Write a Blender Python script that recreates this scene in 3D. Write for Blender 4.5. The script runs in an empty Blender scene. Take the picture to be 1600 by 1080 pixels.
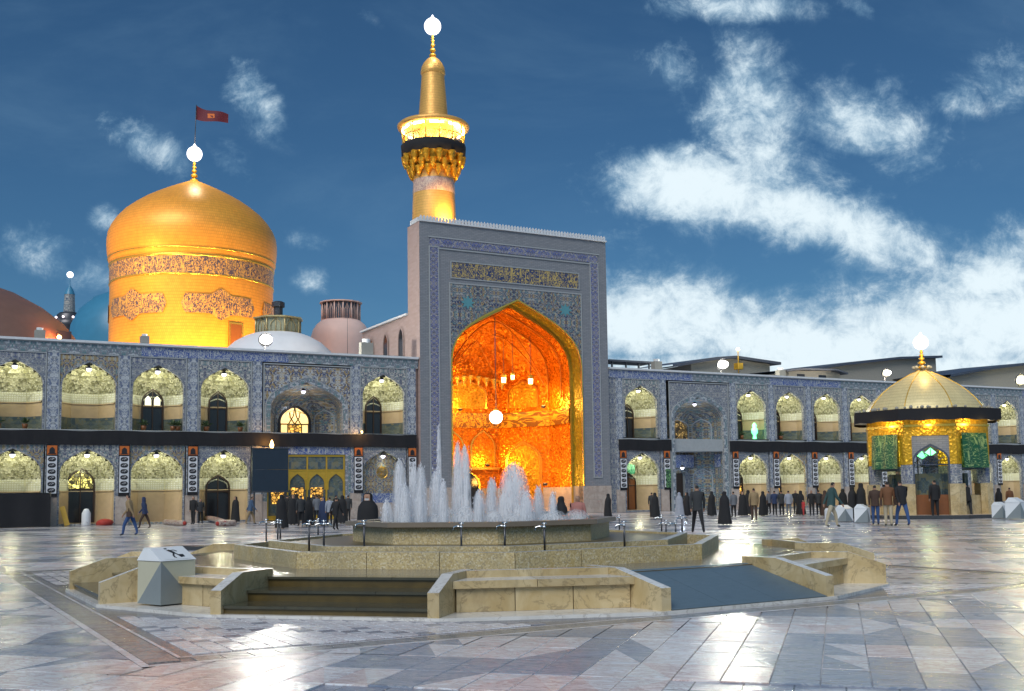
import bpy, bmesh, math, random
from mathutils import Vector, Matrix
random.seed(7)
R = math.radians
PI = math.pi
S = bpy.context.scene
COL = S.collection

# ------------------------------------------------------------------ camera
FPX, PITCH, ROLL, SHIFT, EYE = 1687.57, 0.0890, -0.0141, 79.5, 1.533
cam = bpy.data.cameras.new('camera')
cam.sensor_width = 36
cam.lens = FPX / 1600 * 36
cam.shift_y = SHIFT / 1600
cam.clip_start = 0.1
cam.clip_end = 3000
co = bpy.data.objects.new('camera', cam)
COL.objects.link(co)
F0 = Vector((0, math.cos(PITCH), math.sin(PITCH)))
R0 = Vector((1, 0, 0)); U0 = Vector((0, -math.sin(PITCH), math.cos(PITCH)))
RR = R0 * math.cos(ROLL) + U0 * math.sin(ROLL)
UU = U0 * math.cos(ROLL) - R0 * math.sin(ROLL)
m = Matrix.Identity(4)
for i in range(3):
    m[i][0] = RR[i]; m[i][1] = UU[i]; m[i][2] = -F0[i]; m[i][3] = (0, 0, EYE)[i]
co.matrix_world = m
S.camera = co

def ray(px, py):
    return RR * ((px - 800) / FPX) - UU * ((py - 540 - SHIFT) / FPX) + F0
def G(px, py, z=0.0):                 # the place on the level z seen there in the photograph
    d = ray(px, py); t = (z - EYE) / d.z
    return Vector((d.x * t, d.y * t, z))
def D(px, py, dist):                  # the place at a given distance ahead
    d = ray(px, py); t = dist / d.y
    return Vector((d.x * t, dist, EYE + d.z * t))

# ------------------------------------------------------------------ sky, sun, exposure
SUN_EL, SUN_AZ = 44.0, 200.0          # soft light from behind the camera
world = bpy.data.worlds.new('World'); S.world = world
world.use_nodes = True
wt = world.node_tree; wt.nodes.clear()
class NB:
    """small node builder"""
    def __init__(s, tree): s.t = tree
    def n(s, typ, **kw):
        x = s.t.nodes.new(typ)
        for k, v in kw.items():
            if k.startswith('i_'): 
                key = k[2:]
                key = int(key) if key.isdigit() else key.replace('_', ' ')
                s.put(x.inputs[key], v)
            else: setattr(x, k, v)
        return x
    def put(s, sock, v):
        if isinstance(v, bpy.types.NodeSocket): s.t.links.new(v, sock)
        elif isinstance(v, bpy.types.Node): s.t.links.new(v.outputs[0], sock)
        else:
            if isinstance(v, tuple) and len(v) == 3 and sock.type == 'RGBA': v = (*v, 1)
            sock.default_value = v
    def math(s, op, a, b=0.0, c=0.0, clamp=False):
        x = s.t.nodes.new('ShaderNodeMath'); x.operation = op; x.use_clamp = clamp
        s.put(x.inputs[0], a); s.put(x.inputs[1], b); s.put(x.inputs[2], c)
        return x.outputs[0]
    def mix(s, f, a, b, blend='MIX'):
        x = s.t.nodes.new('ShaderNodeMix'); x.data_type = 'RGBA'; x.blend_type = blend
        s.put(x.inputs[0], f); s.put(x.inputs[6], a); s.put(x.inputs[7], b)
        return x.outputs[2]
    def ramp(s, f, stops, const=False):
        x = s.t.nodes.new('ShaderNodeValToRGB')
        if const: x.color_ramp.interpolation = 'CONSTANT'
        e = x.color_ramp.elements
        while len(e) < len(stops): e.new(0.5)
        for k, (p, c) in enumerate(stops):
            e[k].position = p; e[k].color = (*c, 1) if len(c) == 3 else c
        s.put(x.inputs[0], f)
        return x.outputs[0]
    def smooth(s, v, a, b):
        x = s.t.nodes.new('ShaderNodeMapRange'); x.interpolation_type = 'SMOOTHSTEP'
        s.put(x.inputs[0], v); x.inputs[1].default_value = a; x.inputs[2].default_value = b
        return x.outputs[0]
    def mapping(s, v, scale=(1, 1, 1), loc=(0, 0, 0), rot=(0, 0, 0)):
        x = s.t.nodes.new('ShaderNodeMapping'); s.put(x.inputs[0], v)
        x.inputs['Scale'].default_value = scale; x.inputs['Location'].default_value = loc
        x.inputs['Rotation'].default_value = rot
        return x.outputs[0]
    def noise(s, v, scale, detail=4, rough=0.5, dist=0.0):
        x = s.t.nodes.new('ShaderNodeTexNoise')
        s.put(x.inputs['Vector'], v); x.inputs['Scale'].default_value = scale
        x.inputs['Detail'].default_value = detail; x.inputs['Roughness'].default_value = rough
        x.inputs['Distortion'].default_value = dist
        return x.outputs[0]
    def voro(s, v, scale, feature='F1', out=0, rnd=1.0):
        x = s.t.nodes.new('ShaderNodeTexVoronoi'); x.feature = feature
        s.put(x.inputs['Vector'], v); x.inputs['Scale'].default_value = scale
        x.inputs['Randomness'].default_value = rnd
        return x.outputs[out]
    def sep(s, v):
        x = s.t.nodes.new('ShaderNodeSeparateXYZ'); s.put(x.inputs[0], v)
        return x.outputs
    def comb(s, a, b, c):
        x = s.t.nodes.new('ShaderNodeCombineXYZ')
        s.put(x.inputs[0], a); s.put(x.inputs[1], b); s.put(x.inputs[2], c)
        return x.outputs[0]

w = NB(wt)
tc = w.n('ShaderNodeTexCoord').outputs['Generated']
sky = w.n('ShaderNodeTexSky'); sky.sky_type = 'NISHITA'; sky.sun_disc = False
sky.sun_elevation = R(SUN_EL); sky.sun_rotation = R(SUN_AZ)
sky.air_density = 1.0; sky.dust_density = 0.6; sky.ozone_density = 2.5
x_, y_, z_ = w.sep(tc)[:3]
clear = w.mix(1.0, sky.outputs[0], (0.46, 0.82, 1.04), 'MULTIPLY')
# cloud coordinates: a flat cloud layer seen by its direction
yy = w.math('MAXIMUM', y_, 0.06)
A_ = w.math('DIVIDE', x_, yy); E_ = w.math('DIVIDE', z_, yy)
ae = w.comb(A_, E_, 0.0)
def ae_of(px, py):
    d = ray(px, py); return d.x / d.y, d.z / d.y
# (px, py, half-width px, half-height px, tilt deg, strength)
CL = [(1090, 292, 140, 55, 4, 1.3), (1290, 345, 165, 50, 18, 1.25), (1190, 215, 75, 130, -18, 1.1), (1265, 270, 100, 60, 30, .75), (1355, 200, 115, 62, 15, 1.0),
      (1060, 105, 70, 45, 35, .62), (1150, 8, 130, 26, 0, .85), (1495, 160, 40, 34, 0, .6), (1340, 12, 34, 22, 20, .4),
      (1580, 120, 60, 60, 20, .5), (1000, 395, 75, 45, 0, .42), (1000, 505, 230, 62, 3, 1.5), (1230, 540, 230, 52, 6, 1.4), (1530, 445, 160, 48, -22, 1.15),
      (1480, 515, 300, 70, -4, 1.5), (1250, 580, 500, 40, 0, 1.5), (1590, 400, 90, 60, -30, .9), (235, 232, 80, 34, 25, .80), (395, 150, 70, 36, 55, .62), (358, 250, 42, 24, 45, .5), (486, 440, 34, 22, 12, .75), (475, 378, 36, 20, 10, .36),
      (55, 385, 72, 38, 12, .66), (165, 340, 28, 24, 30, .58), (150, 430, 38, 38, 70, .6), (560, 14, 40, 14, 40, .25), (1300, 430, 120, 30, 8, .3)]
tot = None
for px, py, sx, sy, tilt, st in CL:
    a0, e0 = ae_of(px, py)
    mp = w.mapping(ae, loc=(-a0, -e0, 0))
    mp2 = w.mapping(mp, rot=(0, 0, R(tilt)))
    mp3 = w.mapping(mp2, scale=(FPX / sx, FPX / sy, 0))
    ln = w.n('ShaderNodeVectorMath', operation='LENGTH'); w.put(ln.inputs[0], mp3)
    g = w.math('MULTIPLY', w.math('EXPONENT', w.math('MULTIPLY', w.math('POWER', ln.outputs['Value'], 2.0), -0.75)), st)
    tot = g if tot is None else w.math('MAXIMUM', tot, g)
front = w.smooth(y_, 0.02, 0.25)
tot = w.math('MULTIPLY', tot, front)
# elsewhere in the sky broken cloud goes on
w1 = w.noise(w.mapping(ae, scale=(1, 1.4, 1)), 8.0, 12, 0.60, 0.7)
w3 = w.noise(w.mapping(tc, scale=(1, 1, 1.8)), 2.2, 8, 0.55, 0.3)
back = w.math('MULTIPLY', w.math('SUBTRACT', 1.0, front), w.smooth(w3, 0.36, 0.60))
wn = w.math('MULTIPLY', w.math('SUBTRACT', w1, 0.5), 1.75)
w2 = w.math('MULTIPLY', w.math('SUBTRACT', w.noise(ae, 30.0, 12, 0.72, .3), 0.5), 1.1)
dens = w.math('ADD', w.math('ADD', tot, wn), w2)
cl = w.smooth(dens, 0.17, 0.92)
cl = w.math('MULTIPLY', cl, w.smooth(tot, 0.02, 0.30))
cl = w.math('MAXIMUM', cl, w.math('MULTIPLY', back, 0.8))
thin = w.math('MULTIPLY', w.smooth(w.noise(w.mapping(ae, scale=(.8, 2.2, 1)), 3.2, 7, 0.6, 0.4), 0.45, 0.8), 0.22)
cl = w.math('MAXIMUM', cl, w.math('MULTIPLY', thin, front))
shade = w.smooth(w.math('ADD', dens, w.math('MULTIPLY', w2, 1.2)), 0.30, 1.45)
ccol = w.mix(shade, (0.20, 0.36, 0.52), (0.78, 0.90, 0.96))
# low cloud bank along the horizon on every side
bk1 = w.n('ShaderNodeBackground', i_Color=clear, i_Strength=0.05)
bk2 = w.n('ShaderNodeBackground', i_Color=ccol, i_Strength=0.92)
mx = w.n('ShaderNodeMixShader'); w.put(mx.inputs[0], cl); w.put(mx.inputs[1], bk1.outputs[0]); w.put(mx.inputs[2], bk2.outputs[0])
wo = w.n('ShaderNodeOutputWorld'); w.put(wo.inputs[0], mx.outputs[0])

sl = bpy.data.lights.new('sun', 'SUN'); sl.energy = 2.0; sl.angle = R(35); sl.color = (1.0, 0.96, 0.90)
so = bpy.data.objects.new('sun', sl); COL.objects.link(so)
# Nishita rotation is measured clockwise from +Y
sd = Vector((math.sin(R(SUN_AZ)) * math.cos(R(SUN_EL)), math.cos(R(SUN_AZ)) * math.cos(R(SUN_EL)), math.sin(R(SUN_EL))))
so.rotation_euler = sd.to_track_quat('Z', 'Y').to_euler()
S.view_settings.view_transform = 'Standard'
S.view_settings.look = 'None'
S.view_settings.exposure = 0.18
S.view_settings.gamma = 1.0
S.view_settings.use_curve_mapping = False
S.cycles.max_bounces = 6
S.cycles.transparent_max_bounces = 24
S.cycles.sample_clamp_indirect = 4.0
S.cycles.caustics_reflective = False
S.cycles.caustics_refractive = False

# ------------------------------------------------------------------ materials
MATS = {}
def mat(name, fn):
    if name in MATS: return MATS[name]
    mt = bpy.data.materials.new(name); mt.use_nodes = True
    mt.node_tree.nodes.clear()
    b = NB(mt.node_tree)
    p = b.n('ShaderNodeBsdfPrincipled'); o = b.n('ShaderNodeOutputMaterial')
    b.put(o.inputs[0], p.outputs[0])
    b.P = p; b.O = o
    b.obj = b.n('ShaderNodeTexCoord').outputs['Object']
    b.pos = b.n('ShaderNodeNewGeometry').outputs['Position']
    b.rnd = b.n('ShaderNodeObjectInfo').outputs['Random']
    fn(b)
    MATS[name] = mt
    return mt
def setp(b, **k):
    for kk, v in k.items(): b.put(b.P.inputs[kk.replace('_', ' ')], v)
def bump(b, h, strength=0.3, dist=0.02):
    x = b.n('ShaderNodeBump'); x.inputs['Strength'].default_value = strength; x.inputs['Distance'].default_value = dist
    b.put(x.inputs['Height'], h); b.put(b.P.inputs['Normal'], x.outputs[0])
def plain(name, col, rough=0.6, metal=0.0, var=0.18, nscale=6, bmp=0.15):
    def f(b):
        n = b.noise(b.obj, nscale, 5, 0.6)
        c = b.mix(n, tuple(v * (1 - var) for v in col), tuple(min(1, v * (1 + var)) for v in col))
        setp(b, Base_Color=c, Roughness=rough, Metallic=metal)
        if bmp: bump(b, n, bmp, 0.02)
    return mat(name, f)

def tilework(name, cols, scale=7.0, lattice=0.0, lscale=3.0, gl=0.35, tint=None):
    """glazed mosaic: small coloured pieces laid out in a repeating arabesque"""
    def f(b):
        x, y, z = b.sep(b.obj)[:3]
        xx = b.math('ADD', x, b.math('MULTIPLY', y, 1.35))
        v = b.comb(xx, z, 0.0)
        # mirrored repeat gives the arabesque its symmetry
        px = b.math('PINGPONG', xx, 0.62 * 3 / lscale); pz = b.math('PINGPONG', z, 0.75 * 3 / lscale)
        mv = b.comb(px, pz, 0.0)
        c = b.voro(mv, scale, 'F1', 1, 1.0)
        r = b.sep(c)[0]
        n = b.noise(mv, scale * 0.45, 3, 0.5, 1.6)
        k = b.math('ADD', b.math('MULTIPLY', r, 0.62), b.math('MULTIPLY', b.math('SUBTRACT', n, 0.2), 0.62))
        nn = len(cols)
        col = b.ramp(k, [(i / nn, cc) for i, cc in enumerate(cols)], const=True)
        line = b.math('ABSOLUTE', b.math('SUBTRACT', b.noise(mv, scale * 0.3, 2, 0.5, 2.2), 0.5))
        col = b.mix(b.math('MULTIPLY', b.math('SUBTRACT', 1.0, b.smooth(line, 0.012, 0.035)), 0.75), col, cols[-1])
        if lattice:
            u = b.math('MULTIPLY', xx, lscale * 2.2); q = b.math('MULTIPLY', z, lscale * 2.2)
            s1 = b.math('ABSOLUTE', b.math('SINE', b.math('ADD', u, q)))
            s2 = b.math('ABSOLUTE', b.math('SINE', b.math('SUBTRACT', u, q)))
            l = b.math('SUBTRACT', 1.0, b.smooth(b.math('MINIMUM', s1, s2), 0.05, 0.28))
            col = b.mix(b.math('MULTIPLY', l, lattice), col, cols[-1])
        dirt = b.noise(b.obj, 0.9, 5, 0.65)
        col = b.mix(b.math('MULTIPLY', b.smooth(dirt, 0.35, 0.8), 0.22), col, (0.16, 0.16, 0.17))
        setp(b, Base_Color=col, Roughness=gl)
        bump(b, r, 0.2, 0.01)
    return mat(name, f)

NAVY = (0.035, 0.045, 0.115); BLUE = (0.095, 0.115, 0.20); GREYB = (0.20, 0.215, 0.24); TURQ = (0.10, 0.20, 0.22)
CREAM = (0.50, 0.47, 0.40); OCHRE = (0.33, 0.23, 0.09); PALE = (0.46, 0.48, 0.50)
m_tile = tilework('facade_tile', [GREYB, TURQ, GREYB, NAVY, GREYB, CREAM, PALE, CREAM], 11, 0.0)
m_tilebr = tilework('facade_tile_ochre', [GREYB, OCHRE, NAVY, GREYB, OCHRE, TURQ, CREAM], 11)
m_tileblue = tilework('facade_tile_blue', [NAVY, BLUE, GREYB, GREYB, BLUE, GREYB, PALE, CREAM], 11)
m_pil = tilework('pilaster_tile', [GREYB, (0.12, .15, .24), PALE, GREYB, PALE], 8, 0.75, 2.6)
m_frieze = tilework('frieze_tile', [BLUE, GREYB, TURQ, PALE, GREYB], 8, 0.35, 3.4)
m_spand = tilework('spandrel_tile', [NAVY, (.02,.03,.07), GREYB, NAVY, OCHRE, NAVY, TURQ, (.03,.04,.1), CREAM], 7.5, 0, 1.3)
m_portal = tilework('portal_spandrel_tile', [NAVY, OCHRE, NAVY, CREAM, BLUE, OCHRE, PALE], 8, 0, 2.0)
m_strip = tilework('iwan_strip_tile', [NAVY, (0.06, .09, .32), NAVY, (.25,.22,.24), (0.09, .12, .34), GREYB, CREAM], 12, 0, 1.7)
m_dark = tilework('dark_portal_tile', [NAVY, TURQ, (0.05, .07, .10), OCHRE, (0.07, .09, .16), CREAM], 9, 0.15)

def f_greybrick(b):
    x, y, z = b.sep(b.obj)[:3]
    v = b.comb(b.math('ADD', x, y), z, 0.0)
    br = b.n('ShaderNodeTexBrick'); b.put(br.inputs['Vector'], v)
    br.inputs['Scale'].default_value = 1.0; br.inputs['Brick Width'].default_value = 0.34; br.inputs['Row Height'].default_value = 0.11
    br.inputs['Mortar Size'].default_value = 0.012
    br.inputs['Color1'].default_value = (0.21, 0.225, 0.25, 1); br.inputs['Color2'].default_value = (0.27, 0.28, 0.30, 1); br.inputs['Mortar'].default_value = (0.14, 0.15, 0.18, 1)
    n = b.noise(b.obj, 0.7, 6, 0.65)
    c = b.mix(b.math('MULTIPLY', n, 0.45), br.outputs[0], (0.20, 0.19, 0.19))
    setp(b, Base_Color=c, Roughness=0.5); bump(b, br.outputs[1], -0.2, 0.01)
m_grey = mat('grey_glazed_brick', f_greybrick)
m_trim = plain('carved_stone_trim', (0.34, 0.36, 0.37), 0.5)
m_coping = plain('white_coping', (0.62, 0.64, 0.66), 0.6)
def f_niche(b):
    x, y, z = b.sep(b.obj)[:3]
    v = b.comb(b.math('ADD', x, b.math('MULTIPLY', y, 1.4)), z, 0.0)
    d = b.voro(v, 7.5, 'F1', 0, 0.0)
    dots = b.math('SUBTRACT', 1.0, b.smooth(d, 0.25, 0.40))
    n = b.noise(b.obj, 2.0, 5, 0.6)
    c = b.mix(n, (0.42, 0.42, 0.30), (0.60, 0.60, 0.47))
    c = b.mix(b.math('MULTIPLY', dots, 0.5), c, (0.80, 0.84, 0.86))
    setp(b, Base_Color=c, Roughness=0.5)
    bump(b, d, 0.2, 0.02)
m_niche = mat('niche_plaster', f_niche)
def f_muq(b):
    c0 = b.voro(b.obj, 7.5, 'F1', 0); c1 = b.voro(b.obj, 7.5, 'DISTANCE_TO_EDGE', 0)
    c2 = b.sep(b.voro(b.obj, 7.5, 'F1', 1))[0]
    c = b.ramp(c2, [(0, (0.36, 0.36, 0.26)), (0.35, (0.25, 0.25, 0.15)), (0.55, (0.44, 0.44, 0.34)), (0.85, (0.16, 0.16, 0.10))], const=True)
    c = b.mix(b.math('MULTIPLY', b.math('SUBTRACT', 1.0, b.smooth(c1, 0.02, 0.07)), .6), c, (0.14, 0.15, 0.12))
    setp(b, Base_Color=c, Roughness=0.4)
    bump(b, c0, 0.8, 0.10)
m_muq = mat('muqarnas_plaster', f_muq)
m_dado = plain('tan_dado_marble', (0.46, 0.35, 0.22), 0.4, 0, 0.2, 2.5)
m_dadotile = tilework('dado_tile', [(0.06, .09, .08), (0.10, .12, .09), (0.05, .08, .10), (0.18, .17, .10), (.13, .17, .17)], 3.6, 0.4, 1.4)
def marble(name, c1, c2, vein, scale=1.6, rough=0.35, var=0.12):
    def f(b):
        off = b.comb(b.math('MULTIPLY', b.rnd, 37.0), b.math('MULTIPLY', b.rnd, 11.0), 0.0)
        va = b.n('ShaderNodeVectorMath', operation='ADD'); b.put(va.inputs[0], b.obj); b.put(va.inputs[1], off)
        n = b.noise(va.outputs[0], scale, 7, 0.62, 0.9)
        v = b.noise(va.outputs[0], scale * 1.1, 8, 0.62, 0.7)
        c = b.mix(b.smooth(n, 0.3, 0.72), c1, c2)
        ve = b.math('SUBTRACT', 1.0, b.smooth(b.math('ABSOLUTE', b.math('SUBTRACT', v, 0.5)), 0.002, 0.022))
        c = b.mix(b.math('MULTIPLY', ve, 0.45), c, vein)
        stn = b.noise(b.mapping(va.outputs[0], scale=(1, 1, .22)), 4.5, 7, .68)
        c = b.mix(b.math('MULTIPLY', b.smooth(stn, 0.50, 0.80), 0.55), c, vein)
        h = b.n('ShaderNodeHueSaturation'); b.put(h.inputs['Color'], c)
        b.put(h.inputs['Value'], b.math('ADD', 1.0 - var, b.math('MULTIPLY', b.rnd, 2 * var)))
        setp(b, Base_Color=h.outputs[0], Roughness=rough)
        bump(b, n, 0.08, 0.02)
    return mat(name, f)
m_bench = marble('bench_marble', (0.44, 0.32, 0.15), (0.58, 0.47, 0.28), (0.17, 0.12, 0.06), 1.7, 0.32)
m_cap = marble('cap_marble', (0.60, 0.58, 0.55), (0.72, 0.70, 0.67), (0.3, 0.26, 0.22), 1.7, 0.22)
m_plinth = marble('wall_marble', (0.38, 0.30, 0.25), (0.50, 0.42, 0.36), (0.26, 0.2, 0.17), 1.2, 0.4)
def f_granite(b):
    c2 = b.sep(b.voro(b.obj, 48.0, 'F1', 1))[0]
    n = b.noise(b.obj, 1.1, 5, 0.6)
    c = b.ramp(c2, [(0, (0.46, 0.35, 0.17)), (0.3, (0.55, 0.44, 0.23)), (0.55, (0.60, 0.49, 0.28)), (0.78, (0.36, 0.29, 0.18)), (0.9, (0.66, 0.58, 0.40))], const=True)
    c = b.mix(b.math('MULTIPLY', b.smooth(n, 0.4, 0.75), 0.55), c, (0.24, 0.22, 0.15))
    c = b.mix(b.math('MULTIPLY', b.smooth(b.noise(b.mapping(b.obj, scale=(1, 1, .25)), 2.5, 5, .6), 0.52, 0.8), 0.5), c, (0.42, 0.27, 0.03))
    setp(b, Base_Color=c, Roughness=0.42); bump(b, c2, 0.25, 0.008)
m_granite = mat('ochre_granite', f_granite)
def f_steps(b):
    n = b.noise(b.obj, 3.0, 6, 0.65)
    c = b.mix(n, (0.03, 0.034, 0.03), (0.10, 0.09, 0.055))
    setp(b, Base_Color=c, Roughness=0.14); bump(b, n, 0.2, 0.01)
m_step = mat('wet_step_stone', f_steps)
def f_riser(b):
    n = b.noise(b.obj, 4.0, 6, 0.65)
    c = b.mix(n, (0.025, 0.02, 0.01), (0.17, 0.115, 0.035))
    setp(b, Base_Color=c, Roughness=0.3); bump(b, n, 0.2, 0.01)
m_riser = mat('stained_riser_stone', f_riser)
def f_carpet(b):
    n = b.noise(b.mapping(b.obj, scale=(1, 5, 1)), 6.0, 6, 0.6); n2 = b.noise(b.obj, 60, 3, .6)
    c = b.mix(n, (0.075, 0.12, 0.155), (0.125, 0.18, 0.225))
    c = b.mix(b.math('MULTIPLY', b.smooth(b.noise(b.obj, 2.0, 6, .7), .5, .8), .5), c, (0.05, 0.08, 0.11))
    setp(b, Base_Color=c, Roughness=0.5); bump(b, n2, 0.35, 0.01)
m_carpet = mat('blue_ramp_covering', f_carpet)

# gold ---------------------------------------------------------------
def gold(name, base, rough=0.32, metal=0.75, rows=0.0, cell=0.0, cb=0.5, diff=None, facet=0.0):
    def f(b):
        n = b.noise(b.obj, 1.5, 5, 0.6)
        c = b.mix(n, tuple(v * .82 for v in base), tuple(min(1, v * 1.12) for v in base))
        h = n
        if rows:
            at = b.n('ShaderNodeMath', operation='ARCTAN2'); x, y, z = b.sep(b.obj)[:3]
            b.put(at.inputs[0], y); b.put(at.inputs[1], x)
            v = b.comb(b.math('MULTIPLY', at.outputs[0], 3.2 / rows), z, 0.0)
            br = b.n('ShaderNodeTexBrick'); b.put(br.inputs['Vector'], v)
            br.inputs['Scale'].default_value = 1.0; br.inputs['Brick Width'].default_value = 0.42 if rows > .3 else .3
            br.inputs['Row Height'].default_value = rows; br.inputs['Mortar Size'].default_value = rows * 0.045
            br.inputs['Color1'].default_value = (1, 1, 1, 1); br.inputs['Color2'].default_value = (0.88, 0.88, 0.88, 1); br.inputs['Mortar'].default_value = (0.60, 0.55, 0.5, 1)
            c = b.mix(1.0, c, br.outputs[0], 'MULTIPLY')
            w2 = b.voro(b.mapping(b.obj, scale=(1, 1, 1)), 3.2, 'F1', 0)
            h = b.math('ADD', b.math('MULTIPLY', br.outputs[1], -0.6), b.math('MULTIPLY', w2, 0.5))
        if cell:
            c2 = b.sep(b.voro(b.obj, cell, 'F1', 1))[0]; h0 = b.voro(b.obj, cell, 'F1', 0)
            c = b.mix(b.math('MULTIPLY', c2, 0.55), c, tuple(v * 0.35 for v in base))
            h = b.math('ADD', h0, b.math('MULTIPLY', c2, 0.6))
        setp(b, Base_Color=c, Roughness=rough, Metallic=metal)
        bump(b, h, cb, 0.06)
        if facet:                     # each little mirror is set at its own tilt
            cv = b.voro(b.obj, cell * 1.6, 'F1', 1)
            v1 = b.n('ShaderNodeVectorMath', operation='SUBTRACT'); b.put(v1.inputs[0], cv); v1.inputs[1].default_value = (.5, .5, .5)
            v2 = b.n('ShaderNodeVectorMath', operation='SCALE'); b.put(v2.inputs[0], v1.outputs[0]); v2.inputs['Scale'].default_value = facet
            bn = b.P.inputs['Normal'].links[0].from_socket
            v3 = b.n('ShaderNodeVectorMath', operation='ADD'); b.put(v3.inputs[0], bn); b.put(v3.inputs[1], v2.outputs[0])
            v4 = b.n('ShaderNodeVectorMath', operation='NORMALIZE'); b.put(v4.inputs[0], v3.outputs[0])
            b.put(b.P.inputs['Normal'], v4.outputs[0])
    return mat(name, f)
m_gold = gold('gold_tile', (1.0, 0.42, 0.055), 0.42, 0.22, rows=0.26, cb=0.10)
m_goldmin = gold('gold_brick', (0.95, 0.50, 0.13), 0.4, 0.4, rows=0.2, cb=0.3)
m_goldrelief = gold('gold_relief', (0.92, 0.44, 0.03), 0.3, 0.62, cell=6.5, cb=0.5, facet=.5)
m_goldin = gold('gold_mirror_work', (1.0, 0.27, 0.010), 0.26, 0.6, cell=6.5, cb=0.45, facet=.6)
m_goldreveal = gold('gold_green_reveal', (0.30, 0.24, 0.02), 0.34, 0.5, cell=5.5, cb=0.5, facet=.5)
m_goldpav = gold('pavilion_gold', (0.95, 0.50, 0.03), 0.36, 0.55, cell=7.0, cb=0.55)
m_goldpale = gold('pale_gold_plate', (0.70, 0.56, 0.28), 0.34, 0.45, rows=0.30, cb=0.2)
m_goldtrim = plain('polished_gold_trim', (0.95, 0.55, 0.10), 0.25, 0.8)
def script_mat(name, ground, ink, sc, squash=1.6, cyl=0.0, thick=0.05, metal=0.0):
    """a calligraphic band: winding strokes with uprights over scrollwork"""
    def f(b):
        x, y, z = b.sep(b.obj)[:3]
        if cyl:
            at = b.n('ShaderNodeMath', operation='ARCTAN2'); b.put(at.inputs[0], y); b.put(at.inputs[1], x)
            u = b.math('MULTIPLY', at.outputs[0], cyl)
        else: u = b.math('ADD', x, b.math('MULTIPLY', y, 0.25))
        v = b.comb(b.math('MULTIPLY', u, squash), z, 0.0)
        a = b.noise(v, sc, 2, 0.45, 1.7)
        s = b.math('SUBTRACT', 1.0, b.smooth(b.math('ABSOLUTE', b.math('SUBTRACT', a, 0.5)), thick * .45, thick))
        st = b.noise(b.comb(b.math('MULTIPLY', u, sc * 1.8), b.math('MULTIPLY', z, sc * .22), 3.0), 1.0, 2, 0.5)
        up = b.smooth(st, 0.60, 0.66)
        k = b.math('MAXIMUM', s, b.math('MULTIPLY', up, 0.8))
        c = b.mix(k, ground, ink)
        setp(b, Base_Color=c, Roughness=0.35, Metallic=b.math('MULTIPLY', k, metal))
        bump(b, k, 0.3, 0.03)
    return mat(name, f)
m_domescript = script_mat('dome_inscription', (0.10, 0.075, 0.11), (0.95, 0.52, 0.12), 2.5, 1.6, 7.15, 0.065, 0.3)
m_iwscript = script_mat('iwan_inscription', (0.035, 0.05, 0.13), (0.55, 0.40, 0.12), 3.0, 1.5, 0, 0.06)
m_friezescript = script_mat('frieze_inscription', (0.06, 0.10, 0.30), (0.50, 0.52, 0.50), 4.5, 1.6, 0, 0.06)
m_greenflag = script_mat('green_banner_cloth', (0.010, 0.085, 0.035), (0.30, 0.42, 0.16), 5.5, 0.5, 0, 0.028)
m_greenflag2 = script_mat('dark_banner_cloth', (0.01, 0.045, 0.03), (0.25, 0.5, 0.18), 4.5, 1.0, 0, 0.05)

m_black = plain('black_cloth', (0.010, 0.010, 0.013), 0.85, 0, 0.3, 3)
m_navy = plain('navy_screen', (0.012, 0.026, 0.045), 0.6)
m_white = plain('white_enamel', (0.72, 0.74, 0.76), 0.3, 0, 0.05)
m_creamp = plain('cream_paint', (0.50, 0.48, 0.36), 0.4, 0, 0.1, 2)
m_greyp = plain('grey_paint', (0.21, 0.24, 0.25), 0.4, 0, 0.08)
m_ink = plain('ink', (0.015, 0.015, 0.02), 0.6, 0, 0)
m_orange = plain('orange_cloth', (0.52, 0.13, 0.02), 0.7)
m_wcloth = plain('white_cloth', (0.62, 0.63, 0.66), 0.7)
m_chrome = plain('chrome', (0.75, 0.76, 0.78), 0.12, 1.0, 0.03)
m_steel = plain('dull_steel', (0.10, 0.10, 0.11), 0.4, 0.8)
m_glassd = plain('dark_glass', (0.02, 0.022, 0.03), 0.08, 0, 0.2)
m_wood = plain('dark_door_wood', (0.035, 0.018, 0.010), 0.45)
m_woodb = plain('brown_wood', (0.20, 0.07, 0.02), 0.4)
m_brass = plain('brass', (0.72, 0.42, 0.05), 0.3, 0.55)
m_brick = None
def f_brick(b):
    x, y, z = b.sep(b.obj)[:3]
    br = b.n('ShaderNodeTexBrick'); b.put(br.inputs['Vector'], b.comb(b.math('ADD', x, y), z, 0.0))
    br.inputs['Scale'].default_value = 1.0; br.inputs['Brick Width'].default_value = 0.5; br.inputs['Row Height'].default_value = 0.16
    br.inputs['Mortar Size'].default_value = 0.012
    br.inputs['Color1'].default_value = (0.32, 0.22, 0.19, 1); br.inputs['Color2'].default_value = (0.38, 0.27, 0.24, 1); br.inputs['Mortar'].default_value = (0.33, 0.25, 0.22, 1)
    c = b.mix(b.math('MULTIPLY', b.noise(b.obj, .5, 5, .6), .4), br.outputs[0], (0.38, .32, .33))
    setp(b, Base_Color=c, Roughness=0.8); bump(b, br.outputs[1], -0.2, 0.02)
m_brick = mat('pink_brick', f_brick)
m_pinkdome = plain('pink_brick_dome', (0.70, 0.50, 0.45), 0.6, 0, 0.12, 1)
m_browndome = plain('copper_brown_dome', (0.20, 0.11, 0.085), 0.5, 0.15, 0.2, 1)
m_whitedome = plain('whitewashed_dome', (0.72, 0.73, 0.76), 0.55, 0, 0.1, 1)
m_bluedome = plain('turquoise_dome', (0.05, 0.22, 0.36), 0.35, 0, 0.15, 1)
m_roofm = plain('flat_roof_felt', (0.20, 0.21, 0.23), 0.8)
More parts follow.
